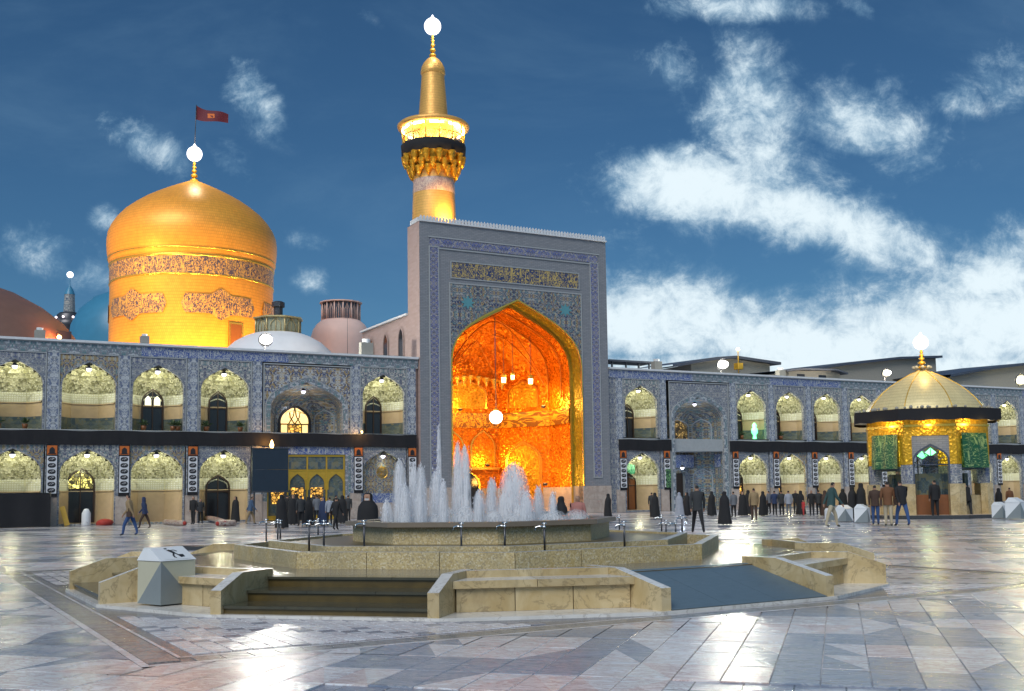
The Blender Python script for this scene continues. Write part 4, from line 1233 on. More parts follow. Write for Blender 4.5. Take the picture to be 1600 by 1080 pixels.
# pot plants standing along the upper niches
m_leaf2 = plain('leaf_green', (0.045, 0.085, 0.03), 0.6, 0, .4, 9)
def plant_mesh():
    mb = MB(); rp = random.Random(4)
    for k in range(46):
        a = rp.uniform(0, 6.28); el = rp.uniform(.3, 1.4); L = rp.uniform(.25, .48); d = Vector((math.cos(a) * math.cos(el), math.sin(a) * math.cos(el), math.sin(el)))
        sd_ = d.cross(Vector((0, 0, 1))).normalized() * .045; p0 = Vector((0, 0, .28)) + d * .06; p1 = p0 + d * L * .6; p2 = p0 + d * L + Vector((0, 0, -.08))
        mb.face([p0, p1 + sd_, p2, p1 - sd_])
    return mb.mesh('leaves', m_leaf2)
PLM = plant_mesh(); mb = MB(); mb.lathe([(.001, 0), (.12, 0), (.17, .28), (.14, .28), (.001, .22)], 12); POT = mb.mesh('pot', m_woodb)
for t, lb in ((3.3, 'leftmost pot plant in the first upper niche'), (4.7, 'second pot plant in the first upper niche'), (11.2, 'pot plant left of the door in the third upper niche'), (12.9, 'pot plant right of the door in the third upper niche'), (13.2, 'last pot plant in the third upper niche'),
              (14.9, 'pot plant left of the door in the fourth upper niche'), (17.0, 'pot plant right of the door in the fourth upper niche'), (57.2, 'pot plant left of the green neon lantern'), (61.3, 'pot plant in the upper niche right of the green neon lantern')):
    pp = thing('pot_plant', lb, 'plant', W(t, .35, 5.57), rs.uniform(0, 6), 'pot plants in the upper niches'); link('leaves', PLM, pp); link('pot', POT, pp)
mb = MB(); mb.lathe([(.02, .20), (.08, .19), (.17, .03), (.16, .02)], 12); LH = mb.mesh('shade', m_steel)
nlamp = 0
def niche_lamp(t, o, z, power, where, col=(1.0, 0.95, 0.60)):
    L = thing('niche_lamp', where, 'lamp', W(t, o, z), YAW, 'lamps in the arcade niches')
    link('bulb', LM, L); link('shade', LH, L)
    light('lamp_light', L, (0, .25, -.62), power, col, .12)
ORD = ['first', 'second', 'third', 'fourth', 'fifth', 'sixth', 'seventh', 'eighth', 'ninth']
PU, PL = 75, 68
for i, tc in enumerate((0.10, 4.08, 8.05, 11.96, 15.95, 26.42)):
    if i == 0: lu = ll = None
    w_ = 'last small niche before the golden hall' if i == 5 else f'{ORD[max(0, i - 1)]} niche from the left edge'
    if i:
        niche_lamp(tc, .30, 9.14, PU, 'white lamp in the upper-storey ' + w_)
        niche_lamp(tc, .30 if i < 5 else .1, 4.08, PL, 'white lamp in the ground-floor ' + w_)
for i, tc in enumerate((47.20, 57.95, 62.02, 66.10, 70.18, 74.2, 84.95, 88.95, 92.95)):
    w_ = ['niche just right of the golden hall', 'first niche past the tall right porch', 'second niche past the tall right porch', 'third niche past the tall right porch', 'fourth niche past the tall right porch', 'niche mostly behind the golden kiosk',
          'niche hidden right behind the kiosk', 'niche between the kiosk and the right edge', 'niche beyond the right edge'][i]
    niche_lamp(tc, .30, 9.12, PU, 'white lamp in the upper-storey ' + w_)
    niche_lamp(tc, .30, 4.06, PL, 'white lamp in the ground-floor ' + w_)
niche_lamp(21.1, .5, 8.25, 38, 'violet-white lamp under the left porch arch', (.8, .85, 1.0))
niche_lamp(52.66, .5, 8.25, 45, 'violet-white lamp under the apex of the tall right porch', (.7, .8, 1.0))
niche_lamp(51.6, .9, 3.3, 50, 'violet-white lamp low inside the tall right porch', (.6, .75, 1.0))

# ================================================================== GOLDEN HALL (IWAN)
IW = thing('iwan_gateway', 'tall tiled gateway with a huge pointed arch opening on a glowing gold hall', 'gateway', W(0), YAW)
I0, I1, IC, IH, IZS, IZA, IZT = 28.95, 44.12, 36.52, 5.20, 10.4, 15.15, 20.15
YF = -.30
mb = MB(); arch_panel(mb, I0, I1, 1.95, IZT, IC, IH, 1.95, IZS, IZA, YF, 0, 22)
mb.build('front_wall', [m_grey], IW)
SDP = 1.75
for x in (I0, I1 - .02):
    mb = MB(); mb.box(x, x + .02, YF + .01, SDP, 0, IZT); mb.build('side_wall', [m_brick], IW)
mb = MB(); arch_panel(mb, I0, I1, 0, IZT, IC, IH, 0, IZS, IZA, SDP, 0, 22); mb.box(I0, I1, YF, SDP, IZT - .02, IZT); mb.build('back_wall', [m_brick], IW)
mb = MB(); mb.box(30.6, 42.6, 9.9, 10.1, 0, 13.6); mb.box(30.6, 30.8, SDP, 9.9, 0, 13.6); mb.box(42.4, 42.6, SDP, 9.9, 0, 13.6); mb.box(33.7, 39.6, SDP, 9.8, 15.0, 15.3); mb.build('hall_shell', [m_brick], IW)
for x0, x1 in ((I0 - .03, IC - IH), (IC + IH, I1 + .03)):
    for z0, z1 in ((0, .95), (.956, 1.95)):
        mb = MB(); mb.box(x0, x1, YF - .05, YF + .6, z0, z1); mb.build('marble_base', [m_plinth], IW)
def strip(nm, x0, x1, z0, z1, mm, pr=.03, trim=True):
    mb = MB(); mb.box(x0, x1, YF - pr, YF - .002, z0, z1); o = mb.build(nm, [mm], IW)
    if trim:
        w_ = .07; mb = MB()
        mb.box(x0 - w_, x0 - .001, YF - pr - .03, YF - .002, z0, z1); mb.box(x1 + .001, x1 + w_, YF - pr - .03, YF - .002, z0, z1)
        mb.box(x0 - w_, x1 + w_, YF - pr - .03, YF - .002, z1 + .001, z1 + w_); mb.box(x0 - w_, x1 + w_, YF - pr - .03, YF - .002, z0 - w_, z0 - .001)
        mb.build('strip_moulding', [m_trim], o)
    return o
strip('tile_strip', 29.72, 30.34, 2.6, 18.42, m_strip, .03); strip('tile_strip', 42.72, 43.34, 2.6, 18.42, m_strip, .03)
strip('tile_strip', 29.72, 43.34, 18.50, 19.08, m_strip, .034, False)
mb = MB(); mb.box(29.6, 43.46, YF - .07, YF - .002, 19.09, 19.17); mb.box(30.42, 42.64, YF - .07, YF - .002, 18.33, 18.41); mb.build('strip_moulding', [m_trim], IW)
strip('inscription_panel', 31.34, 41.66, 16.42, 17.52, m_iwscript, .03)
mb = MB(); arch_panel(mb, 31.24, 41.80, 9.2, 15.98, IC, IH + .02, 9.2, IZS, IZA + .03, YF - .04, 0, 22)
sp = mb.build('spandrel_panel', [m_spand], IW)
mb = MB(); mb.box(31.16, 31.235, YF - .07, YF - .002, 9.2, 16.06); mb.box(41.805, 41.88, YF - .07, YF - .002, 9.2, 16.06); mb.box(31.235, 41.805, YF - .07, YF - .002, 15.985, 16.06); mb.build('panel_moulding', [m_trim], sp)
m_turq = plain('turquoise_star', (0.10, 0.28, 0.32), 0.35)
for sx in (-1, 1):                    # turquoise star figures in the spandrels
    mb = MB(); pts = []
    for k in range(16):
        r = .52 if k % 2 == 0 else .27; a = k * PI / 8; pts.append((IC + sx * 3.95 + r * math.cos(a) * 1.1, 14.75 + r * math.sin(a)))
    mb.face([(x, YF - .07, z) for x, z in pts]); extr(mb, pts, YF - .07, YF - .04, 0, True); mb.build('star_figure', [m_turq], sp)
mb = MB(); arch_band(mb, IC, IH, 1.95, IZS, IZA, .10, YF - .10, YF - .041, 0, 22); mb.build('gilt_edge', [m_goldtrim], IW)
# merlons along the top
mb = MB(); n = 62
mb.box(I0 - .05, I1 + .05, YF - .12, YF + .3, IZT, IZT + .10)
for k in range(n):
    x = I0 + (I1 - I0) * (k + .5) / n; w_ = .085
    prof = [(-w_, 0), (w_, 0), (w_, .10), (w_ * 1.0, .22), (0, .34), (-w_, .22), (-w_, .10)]
    mb.face([(x + a, YF - .05, IZT + .1 + z) for a, z in prof]); extr(mb, [(x + a, IZT + .1 + z) for a, z in prof], YF - .05, YF + .05, 0, True)
stuff(mb.build('cresting', [m_coping], IW))
mb = MB(); n = 6
for k in range(n):
    y = YF + .1 + 1.4 * (k + .5) / n
    mb.box(I0 - .05, I0 + .05, y - .08, y + .08, IZT, IZT + .3)
stuff(mb.build('side_cresting', [m_coping], IW))
# arch reveal and hall
RD = 1.0
mb = MB(); extr(mb, outline(IC, IH, 1.95, IZS, IZA, 22), YF, RD); mb.build('arch_reveal', [m_goldreveal], IW)
mb = MB(); extr(mb, [(IC - IH, 0), (IC - IH, 1.95)], YF, RD); extr(mb, [(IC + IH, 1.95), (IC + IH, 0)], YF, RD); mb.build('reveal_base', [m_plinth], IW)
hall = MB()
HW2, ZS2, ZA2, HD = 5.0, 10.3, 14.9, 7.2
def hplan(w_, s=1.0): return [(IC - w_, RD), (IC - w_, RD + .42 * HD * s), (IC - .56 * w_, RD + HD * s), (IC + .56 * w_, RD + HD * s), (IC + w_, RD + .42 * HD * s), (IC + w_, RD)]
P = hplan(HW2)
for a, c in zip(P[:-1], P[1:]): hall.face([(*a, 1.9), (*c, 1.9), (*c, ZS2), (*a, ZS2)])
ho = hall.build('hall_wall', [m_goldin], IW)
mb = MB()
for a, c in zip(P[:-1], P[1:]): mb.face([(*a, 0), (*c, 0), (*c, 1.9), (*a, 1.9)])
mb.face([(*q, .15) for q in P]); mb.build('hall_base', [m_orangemarble] if 0 else [m_plinth], ho)
# front ring between reveal and hall
mb = MB(); A = outline(IC, IH, 0, IZS, IZA, 22); Bq = outline(IC, HW2, 0, ZS2, ZA2, 22)
for i in range(len(A) - 1): mb.face([(A[i][0], RD, A[i][1]), (A[i + 1][0], RD, A[i + 1][1]), (Bq[i + 1][0], RD, Bq[i + 1][1]), (Bq[i][0], RD, Bq[i][1])])
mb.build('inner_arch_ring', [m_goldtrim], ho)
# vault: barrel over the front, half dome with facets at the back
mb = MB(); prev, zp = P, ZS2; K = 12
for k in range(1, K + 1):
    z = ZS2 + (ZA2 - ZS2) * k / (K + .15); w_ = max(.05, halfw(z, HW2, ZS2, ZA2))
    dz = (1 - (k / (K + .15)) ** 1.6)
    Q = [(IC - w_, RD), (IC - w_, RD + .42 * HD), (IC - .56 * w_, RD + .42 * HD + .58 * HD * dz), (IC + .56 * w_, RD + .42 * HD + .58 * HD * dz), (IC + w_, RD + .42 * HD), (IC + w_, RD)]
    st = .0 if k % 3 else .14
    for i in range(5): mb.face([(*prev[i], zp), (*prev[i + 1], zp), (*Q[i + 1], z), (*Q[i], z)])
    prev, zp = Q, z
mb.face([(*q, zp) for q in prev])
mb.build('hall_vault', [m_goldin], ho)
# interlacing ribs of the vault
m_rib = plain('dark_gold_rib', (0.50, 0.17, 0.015), 0.4, 0.4)
def rib(pts, r=.07):
    mb = MB(); mb.tube(pts, r, 6); mb.build('vault_rib', [m_rib], ho)
def arcpts(p0, p1, top, n=14, y0=None):
    out = []
    for i in range(n + 1):
        s = i / n; x = p0[0] + (p1[0] - p0[0]) * s; y = p0[1] + (p1[1] - p0[1]) * s
        z = p0[2] + (top - p0[2]) * (1 - abs(2 * s - 1) ** 1.7)
        out.append((x, y, z))
    return out
for yr in (RD + 1.0, RD + 3.0): 
    rib([(x, yr, z) for x, z in outline(IC, HW2 - .12, 8.5, ZS2, ZA2 - .15, 12)], .05)
rib(arcpts((IC - 4.7, RD + 3.0, 9.6), (IC + 2.6, RD + 6.6, 9.4), 13.6), .05)
rib(arcpts((IC + 4.7, RD + 3.0, 9.6), (IC - 2.6, RD + 6.6, 9.4), 13.6), .05)
rib(arcpts((IC - 4.7, RD + 1.2, 9.8), (IC + 4.7, RD + 3.2, 9.8), 14.2), .045)
# inscription belt, blind arches, little windows and doors of the hall
mb = MB(); Pi = [(x + (IC - x) * .02, y - (.05 if y > RD + .1 else 0)) for x, y in P]
for a, c in zip(Pi[:-1], Pi[1:]): mb.face([(*a, 6.6), (*c, 6.6), (*c, 7.75), (*a, 7.75)]); mb.face([(*a, 7.75), (*c, 7.75), (*P[Pi.index(c)], 7.75), (*P[Pi.index(a)], 7.75)])
m_belt = script_mat('hall_belt', (0.22, 0.07, 0.01), (0.85, 0.42, 0.04), 2.2, 1.2, 0, 0.07, 0.4)
mb.build('inscription_belt', [m_belt], ho)
def onwall(i, u, z, off):
    a, c = P[i], P[i + 1]; L = math.hypot(c[0] - a[0], c[1] - a[1]); ux, uy = (c[0] - a[0]) / L, (c[1] - a[1]) / L
    mx_, my_ = (a[0] + c[0]) / 2, (a[1] + c[1]) / 2
    nx, ny = uy, -ux
    if (IC - mx_) * nx + (RD + 3 - my_) * ny < 0: nx, ny = -nx, -ny
    return (mx_ + ux * u + nx * off, my_ + uy * u + ny * off, z)
def wall_arch(i, u, hw, z0, zs, za, name, mfill, mband, bw=.16, lum=None):
    q = outline(0, hw, z0, zs, za, 8); q2 = outline(0, hw + bw, z0, zs, za + bw, 8); mb = MB()
    for k in range(len(q) - 1):
        mb.face([onwall(i, u + q[k][0], q[k][1], .12), onwall(i, u + q[k + 1][0], q[k + 1][1], .12), onwall(i, u + q2[k + 1][0], q2[k + 1][1], .12), onwall(i, u + q2[k][0], q2[k][1], .12)])
        mb.face([onwall(i, u + q[k][0], q[k][1], .0), onwall(i, u + q[k + 1][0], q[k + 1][1], .0), onwall(i, u + q[k + 1][0], q[k + 1][1], .12), onwall(i, u + q[k][0], q[k][1], .12)])
        mb.face([onwall(i, u + q2[k][0], q2[k][1], .0), onwall(i, u + q2[k + 1][0], q2[k + 1][1], .0), onwall(i, u + q2[k + 1][0], q2[k + 1][1], .12), onwall(i, u + q2[k][0], q2[k][1], .12)])
    mb.build(name, [mband], ho)
    mb = MB(); half = len(q) // 2
    for k in range(half):
        a, c = q[k], q[k + 1]; a2, c2 = q[-1 - k], q[-2 - k]
        if abs(a[1] - c[1]) > 1e-6: mb.face([onwall(i, u + a[0], a[1], .03), onwall(i, u + a2[0], a2[1], .03), onwall(i, u + c2[0], c2[1], .03), onwall(i, u + c[0], c[1], .03)])
    mb.build(name + '_infill', [mfill], ho)
wall_arch(1, .0, 1.45, .16, 3.9, 5.3, 'side_doorway', m_goldrelief, m_rib, .35)
wall_arch(3, .0, 1.45, .16, 3.9, 5.3, 'side_doorway', m_goldrelief, m_goldtrim, .25)
for u in (-1.35, 1.35): wall_arch(2, u, .95, 3.6, 5.0, 6.3, 'balcony_arch', m_goldin, m_goldtrim, .14)
wall_arch(2, .2, .75, .16, 2.1, 3.1, 'back_doorway', m_glassd, m_goldtrim, .14)
for i in (1, 3): wall_arch(i, 0, 1.3, 8.1, 9.2, 10.1, 'upper_arch', m_goldrelief, m_rib, .14)
wall_arch(2, 0, 1.6, 8.1, 9.2, 10.2, 'upper_arch', m_goldrelief, m_goldtrim, .14)
mb = MB(); a = onwall(2, -2.7, 3.45, 0); b2 = onwall(2, 2.7, 3.45, 0); mb.box(a[0], b2[0], a[1] - .35, a[1] - .02, 3.35, 3.55); mb.build('ledge', [m_goldtrim], ho)
# a tier of hanging stalactites under the half dome
mb = MB()
for k in range(9):
    s = (k - 4) / 4; x = IC + s * 2.5; y = RD + HD - .75 - .5 * abs(s); z = 10.6 - .12 * abs(s) * 3
    mb.lathe([(.02, z - .75), (.10, z - .6), (.16, z - .35), (.34, z - .1), (.36, z)], 8, 0, False, x, y)
mb.build('stalactites', [m_goldtrim], ho)
# hanging globe lamp
gp = D(775, 652, 75.5); gt_, go_ = TO(gp)
gl = thing('globe_lamp', 'large white globe lamp hanging on a chain inside the golden arch', 'lamp', W(gt_, go_, gp.z), YAW)
mb = MB(); mb.ball((0, 0, 0), .47, 20); mb.build('globe', [e_iwan], gl)
mb = MB(); mb.tube([(0, 0, .46), (0, 0, 13.9 - gp.z)], .03, 6); mb.build('chain', [m_steel], gl)
mb = MB(); mb.lathe([(.04, .62), (.14, .58), (.2, .45), (.18, .43)], 12); mb.build('cap', [m_brass], gl)
light('lamp_light', gl, (0, -.7, -.2), 90, (1, .75, .35), .5)
OR = (1.0, 0.50, 0.10)
for k, (px, py, sz, lb) in enumerate(((787, 592, .30, 'left lantern of the cluster hanging high in the golden hall'), (801, 588, .24, 'middle lantern of the cluster hanging high in the golden hall'), (829, 594, .30, 'right lantern of the cluster hanging high in the golden hall'))):
    q_ = D(px, py, 78.0); tt_, oo_ = TO(q_)
    h = thing('hanging_lantern', lb, 'lamp', W(tt_, oo_, q_.z), YAW, 'lanterns hanging in the golden hall')
    mb = MB(); mb.lathe([(.01, -1.5 * sz), (.5 * sz, -1.2 * sz), (.6 * sz, .6 * sz), (.8 * sz, .9 * sz), (.1 * sz, 1.5 * sz)], 8, 0, False); mb.build('lantern_body', [m_brass], h)
    mb = MB(); mb.lathe([(.52 * sz, -1.0 * sz), (.62 * sz, .3 * sz)], 8, 0, False); mb.build('lantern_pane', [e_warm], h)
    mb = MB(); mb.tube([(0, 0, 1.4 * sz), (0, 0, 3.2)], .02, 5); mb.build('chain', [m_steel], h)
def hall_light(nm, t, o, z, pw, col, lbl):
    h = thing('uplighter', lbl, 'lamp', W(t, o, z), YAW, 'uplighters inside the golden hall')
    mb = MB(); mb.lathe([(.05, -.18), (.16, -.15), (.2, 0), (.17, .02)], 10); mb.build('housing', [m_steel], h)
    mb = MB(); mb.lathe([(.001, .01), (.15, .01)], 10, 0, False); mb.build('lens', [e_warm], h)
    light('lamp_light', h, (0, 0, .25), pw, col, .25)
hall_light('a', IC - 3.9, RD + 2.0, 8.0, 620, OR, 'uplighter high on the left wall of the golden hall')
hall_light('b', IC + 3.9, RD + 2.0, 8.0, 380, OR, 'uplighter high on the right wall of the golden hall')
hall_light('c', IC - 1.2, RD + HD - 1.4, 7.95, 300, (1, .62, .10), 'uplighter left of centre above the inscription belt')
hall_light('d', IC - 1.3, RD + HD - .9, 3.75, 170, (1, .60, .08), 'uplighter on the hall ledge under the left balcony arch')
hall_light('e', IC + 1.3, RD + HD - .9, 3.75, 170, (1, .60, .08), 'uplighter on the hall ledge under the right balcony arch')
hall_light('f', IC + 3.6, RD + 1.4, 2.2, 160, OR, 'uplighter low by the right jamb of the golden arch')
hall_light('g', IC - 3.6, RD + 1.4, 2.2, 160, OR, 'uplighter low by the left jamb of the golden arch')

# ================================================================== ROOFSCAPE
def PT(px, py, o):
    """t and z of the photographed point if it stands o metres behind the facade"""
    d = ray(px, py); nx, ny = -math.sin(YAW), math.cos(YAW)
    s = (DIST + o) / (d.x * nx + d.y * ny)
    x, y = d.x * s, d.y * s
    return x * math.cos(YAW) + y * math.sin(YAW), EYE + d.z * s
# great golden dome
DT, DO = 20.15, 30.0
dm = thing('golden_dome', 'great gold-plated dome on a tall drum, glowing orange under floodlights', 'dome', W(DT, DO, 12.0), YAW)
def Z(*prof): return [(r, z - 12.0) for r, z in prof]
mb = MB(); mb.lathe(Z((6.98, 11.5), (6.98, 19.95)), 96); mb.build('drum', [m_gold], dm)
mb = MB(); mb.lathe(Z((7.0, 19.95), (7.07, 20.0), (7.05, 20.1)), 96); mb.lathe(Z((7.02, 21.55), (7.10, 21.62), (7.10, 21.72), (7.02, 21.76)), 96); mb.build('band_moulding', [m_goldtrim], dm)
mb = MB(); mb.lathe(Z((7.03, 20.1), (7.03, 21.55)), 96); mb.build('inscription_band', [m_domescript], dm)
prof = Z((7.02, 21.76), (7.12, 22.05), (7.24, 22.7), (7.30, 23.4), (7.30, 24.0), (7.22, 24.6), (6.98, 25.2), (6.58, 25.85), (5.98, 26.55), (5.2, 27.2), (4.35, 27.8), (3.5, 28.3), (2.65, 28.75), (1.85, 29.15), (1.1, 29.5), (.55, 29.75), (.28, 29.9))
mb = MB(); mb.lathe(prof, 96); mb.build('dome_shell', [m_gold], dm)
mb = MB(); mb.lathe(Z((7.15, 22.20), (7.22, 22.24), (7.22, 22.29), (7.17, 22.31)), 96); mb.build('gilt_ridge', [m_goldtrim], dm)
# pointed inscription plaques on the drum
def plaque(ac, halfw_, zc, hh, lobe=True):
    mb = MB(); n = 40; r = 7.055
    def top(u):
        e = min(1, (1 - abs(u)) / .10); t_ = hh * .62 * e
        if lobe and abs(u) < .34: t_ = max(t_, hh * (1.02 - .55 * (abs(u) / .34) ** 1.3))
        return t_
    for k in range(n):
        u0, u1 = -1 + 2 * k / n, -1 + 2 * (k + 1) / n
        a0, a1 = ac + u0 * halfw_ / r, ac + u1 * halfw_ / r
        mb.face([(r * math.cos(a0), r * math.sin(a0), zc - top(u0) - 12), (r * math.cos(a1), r * math.sin(a1), zc - top(u1) - 12), (r * math.cos(a1), r * math.sin(a1), zc + top(u1) - 12), (r * math.cos(a0), r * math.sin(a0), zc + top(u0) - 12)])
    mb.build('inscription_plaque', [m_domescript], dm)
AC = math.atan2(-1, 0) - .20
for k in range(5): plaque(AC + .33 + (k - 2) * 1.10, 3.55 if k == 9 else 3.3, 17.55, 1.3)
mb = MB(); a = AC + .52
for s_ in (0,): 
    for u0, u1, z0, z1, mi in ((-.55, .55, 13.5, 16.0, 0),):
        P4 = [(7.08 * math.cos(a + u / 7), 7.08 * math.sin(a + u / 7)) for u in (u0, u1)]
        mb.face([(*P4[0], z0 - 12), (*P4[1], z0 - 12), (*P4[1], z1 - 12), (*P4[0], z1 - 12)])
mb.build('drum_door', [m_woodb], dm)
mb = MB()
for u0, u1, z0, z1 in ((-.70, -.55, 13.5, 16.1), (.55, .70, 13.5, 16.1), (-.70, .70, 16.0, 16.15)):
    P4 = [(7.12 * math.cos(a + u / 7), 7.12 * math.sin(a + u / 7)) for u in (u0, u1)]
    mb.face([(*P4[0], z0 - 12), (*P4[1], z0 - 12), (*P4[1], z1 - 12), (*P4[0], z1 - 12)])
mb.build('door_frame', [m_goldtrim], dm)
def finial(parent, z0, zl, r, lampr, mlamp):
    """stack of gilt balls below a lit ornament"""
    mb = MB(); h = (zl - lampr * .8) - z0; z = z0
    for f, rr in ((.18, .9), (.20, .75), (.16, .58), (.14, .45), (.12, .36)):
        zz = z + f * h * .5; mb.ball((0, 0, zz), rr * r, 12, 0, min(1.2, f * h * .5 / (rr * r))); z += f * h * 1.12
    mb.tube([(0, 0, z0 - .1), (0, 0, zl)], r * .22, 8)
    mb.build('finial', [m_brass], parent)
    mb = MB(); mb.ball((0, 0, zl), lampr * .95, 20)
    mb.lathe([(lampr * .5, zl + lampr * .7), (lampr * .2, zl + lampr * 1.05), (.02, zl + lampr * 1.35)], 12)
    mb.build('finial_lamp', [mlamp], parent)
finial(dm, 17.7, 20.35, .42, .72, e_white)
light('lamp_light', dm, (-.2, -1.6, 19.8), 350, (1, .9, .7), .5)
mb = MB(); mb.tube([(0, 0, 21), (.1, -.05, 24.9)], .035, 6); mb.build('flag_pole', [m_steel], dm)
mb = MB(); N = 12
def fp(u, v):
    return (.1 + u * 2.7, -.05 - .9 * u + .16 * math.sin(u * 7 + v), 24.85 - v * (1.25 - .45 * u) - .75 * u - .10 * math.sin(u * 5))
for i in range(N):
    for j in range(4): mb.face([fp(i / N, j / 4), fp((i + 1) / N, j / 4), fp((i + 1) / N, (j + 1) / 4), fp(i / N, (j + 1) / 4)], 0, True)
fl = mb.build('flag', [m_flag], dm)
mb = MB(); mb.face([fp(.35, .3), fp(.55, .3), fp(.55, .7), fp(.35, .7)]); o = mb.build('flag_emblem', [m_orange], fl, (0, -.02, 0))
# floodlights round the drum; those farther out are added to brighten the upper dome
GC = (1.0, 0.56, 0.15)
for k, (dt, do, zz, pw, lb) in enumerate(((-9.5, -15.5, 11.6, 6000, 'added floodlight farther out on the roof, brightening the upper left of the golden dome'), (13.2, -28.6, 20.7, 19000, 'added floodlight hidden on the gateway roof, brightening the top of the golden dome'), (-25.5, -17.0, 17.5, 19000, 'added out-of-view floodlight left of the brown dome, brightening the top of the golden dome'), (6.5, -17.0, 11.6, 6500, 'added floodlight farther out on the roof, brightening the upper right of the golden dome'), (-5.6, -9.8, 11.6, 2500, 'second floodlight from the left at the foot of the golden dome'), (-1.6, -11.2, 11.6, 2700, 'third floodlight from the left at the foot of the golden dome'),
        (2.6, -10.8, 11.6, 2700, 'floodlight right of centre at the foot of the golden dome'), (7.4, -9.2, 11.6, 2500, 'rightmost floodlight at the foot of the golden dome'), (-10.6, -5.0, 11.6, 2500, 'leftmost floodlight at the foot of the golden dome'),
        (11.5, -1.5, 11.6, 2300, 'floodlight round the right side of the golden dome'))):
    f = thing('dome_floodlight', lb, 'floodlight', W(DT + dt, DO + do, zz), YAW, 'floodlights round the golden dome')
    mb = MB(); mb.box(-.3, .3, -.1, .25, -.2, .2); mb.build('housing', [m_steel], f)
    mb = MB(); mb.box(-.26, .26, .255, .27, -.16, .16); mb.build('lens', [e_warm], f)
    spot('lamp_light', f, (0, .4, .2), (-dt * .75, -do * .75, 10.5 if pw < 5000 else 13.5) if pw < 10000 else (-dt, -do, 12.0 + 13.5 - zz), pw, GC, 110 if pw < 5000 else (60 if pw < 10000 else 34), .25, .9)
# minaret over the gateway
MT, MO = 31.65, 3.2
mn = thing('golden_minaret', 'tall golden minaret with a brightly lit balcony above the gateway', 'minaret', W(MT, MO, 15.5), YAW)
def Zm(*p): return [(r, z - 15.5) for r, z in p]
mb = MB(); mb.lathe(Zm((1.68, 15.6), (1.60, 21.0), (1.52, 23.15)), 40); mb.lathe(Zm((1.48, 24.15), (1.45, 25.0)), 40); mb.build('shaft', [m_goldmin], mn)
m_pinkband = script_mat('minaret_band', (0.42, 0.27, 0.24), (0.62, 0.45, 0.34), 3.0, 1.5, 1.5, 0.08)
mb = MB(); mb.lathe(Zm((1.52, 23.15), (1.54, 23.2), (1.50, 24.1), (1.48, 24.15)), 40); mb.build('pink_band', [m_pinkband], mn)
# stalactite corbels
for tier, (r0, r1, z0, z1, n) in enumerate(((1.42, 1.65, 24.35, 24.95, 14), (1.58, 1.88, 24.75, 25.4, 14), (1.80, 2.16, 25.2, 25.95, 14))):
    mb = MB(); mb.lathe(Zm((r0, z0), ((r0 + r1) / 2 - .1, (z0 + z1) / 2), (r1 - .05, z1)), 40, 0, True)
    for k in range(n):
        a_ = 2 * PI * (k + .5 * (tier % 2)) / n; rr = (r0 + r1) / 2 + .1
        mb.lathe([(.02, z0 - 15.65), (.16, z0 - 15.4), (.24, (z0 + z1) / 2 - 15.5), (.30, z1 - 15.5)], 8, 0, True, rr * math.cos(a_), rr * math.sin(a_))
    mb.build('corbel_tier', [m_goldrelief], mn)
mb = MB(); mb.lathe(Zm((2.2, 25.92), (2.30, 25.95), (2.36, 26.72), (2.32, 26.76), (2.1, 26.76)), 40, wob=lambda a, z: .012 * math.sin(14 * a)); mb.build('black_balcony_cloth', [m_black], mn)
m_gridlit = plain('lit_gold_grille', (0.85, 0.6, 0.2), 0.35, 0.3)
mb = MB(); mb.lathe(Zm((1.02, 26.7), (1.0, 28.3)), 24); mb.build('core', [m_goldmin], mn)
for k in range(14):
    a_ = 2 * PI * k / 14
    mb = MB(); mb.tube([(2.2 * math.cos(a_), 2.2 * math.sin(a_), 11.2), (2.3 * math.cos(a_), 2.3 * math.sin(a_), 12.6)], .05, 6); mb.build('post', [m_goldtrim], mn)
mb = MB()
for k in range(70):
    a_ = 2 * PI * k / 70
    for s_ in (-1, 1):
        a2 = a_ + s_ * .16; mb.tube([(2.22 * math.cos(a_), 2.22 * math.sin(a_), 11.24), (2.22 * math.cos(a2), 2.22 * math.sin(a2), 11.82)], .018, 4, caps=False)
mb.lathe([(2.25, 11.8), (2.25, 11.88), (2.19, 11.88)], 40); stuff(mb.build('railing', [m_goldtrim], mn))
mb = MB(); mb.lathe(Zm((2.2, 28.0), (2.58, 28.04), (2.64, 28.22), (2.5, 28.36), (1.2, 28.75), (1.0, 28.8)), 40); mb.lathe(Zm((1.0, 28.05), (2.55, 28.04)), 40); mb.build('balcony_roof', [m_goldmin], mn)
mb = MB()
for k in range(10):
    a_ = 2 * PI * k / 10; mb.tube([(2.25 * math.cos(a_ - .22), 2.25 * math.sin(a_ - .22), 12.4), (2.25 * math.cos(a_ + .22), 2.25 * math.sin(a_ + .22), 12.4)], .07, 6)
e_bal = emis('balcony_tube', (1.0, 0.86, 0.45), 16)
mb.build('balcony_tubes', [e_bal], mn)
for k in range(5):
    a_ = -PI / 2 + (k - 2) * .75; light('lamp_light', mn, (1.9 * math.cos(a_), 1.9 * math.sin(a_), 11.9), 150, (1, .74, .30), .3)
mb = MB(); mb.lathe(Zm((1.10, 28.7), (1.02, 29.6), (.92, 30.9), (.83, 32.1)), 32); mb.build('upper_shaft', [m_goldmin], mn)
mb = MB(); mb.lathe(Zm((.83, 32.1), (.90, 32.2), (.90, 32.4), (.84, 32.7), (.68, 33.02), (.45, 33.3), (.2, 33.48), (.08, 33.55)), 32); mb.build('cap', [m_goldmin], mn)
finial(mn, 17.95, 20.35, .30, .66, e_white)
light('lamp_light', mn, (0, -1.0, 19.6), 250, (1, .9, .7), .4)
f = thing('minaret_floodlight', 'floodlight hidden behind the gateway cresting, aimed up the minaret', 'floodlight', W(MT + .2, .7, 20.3), YAW)
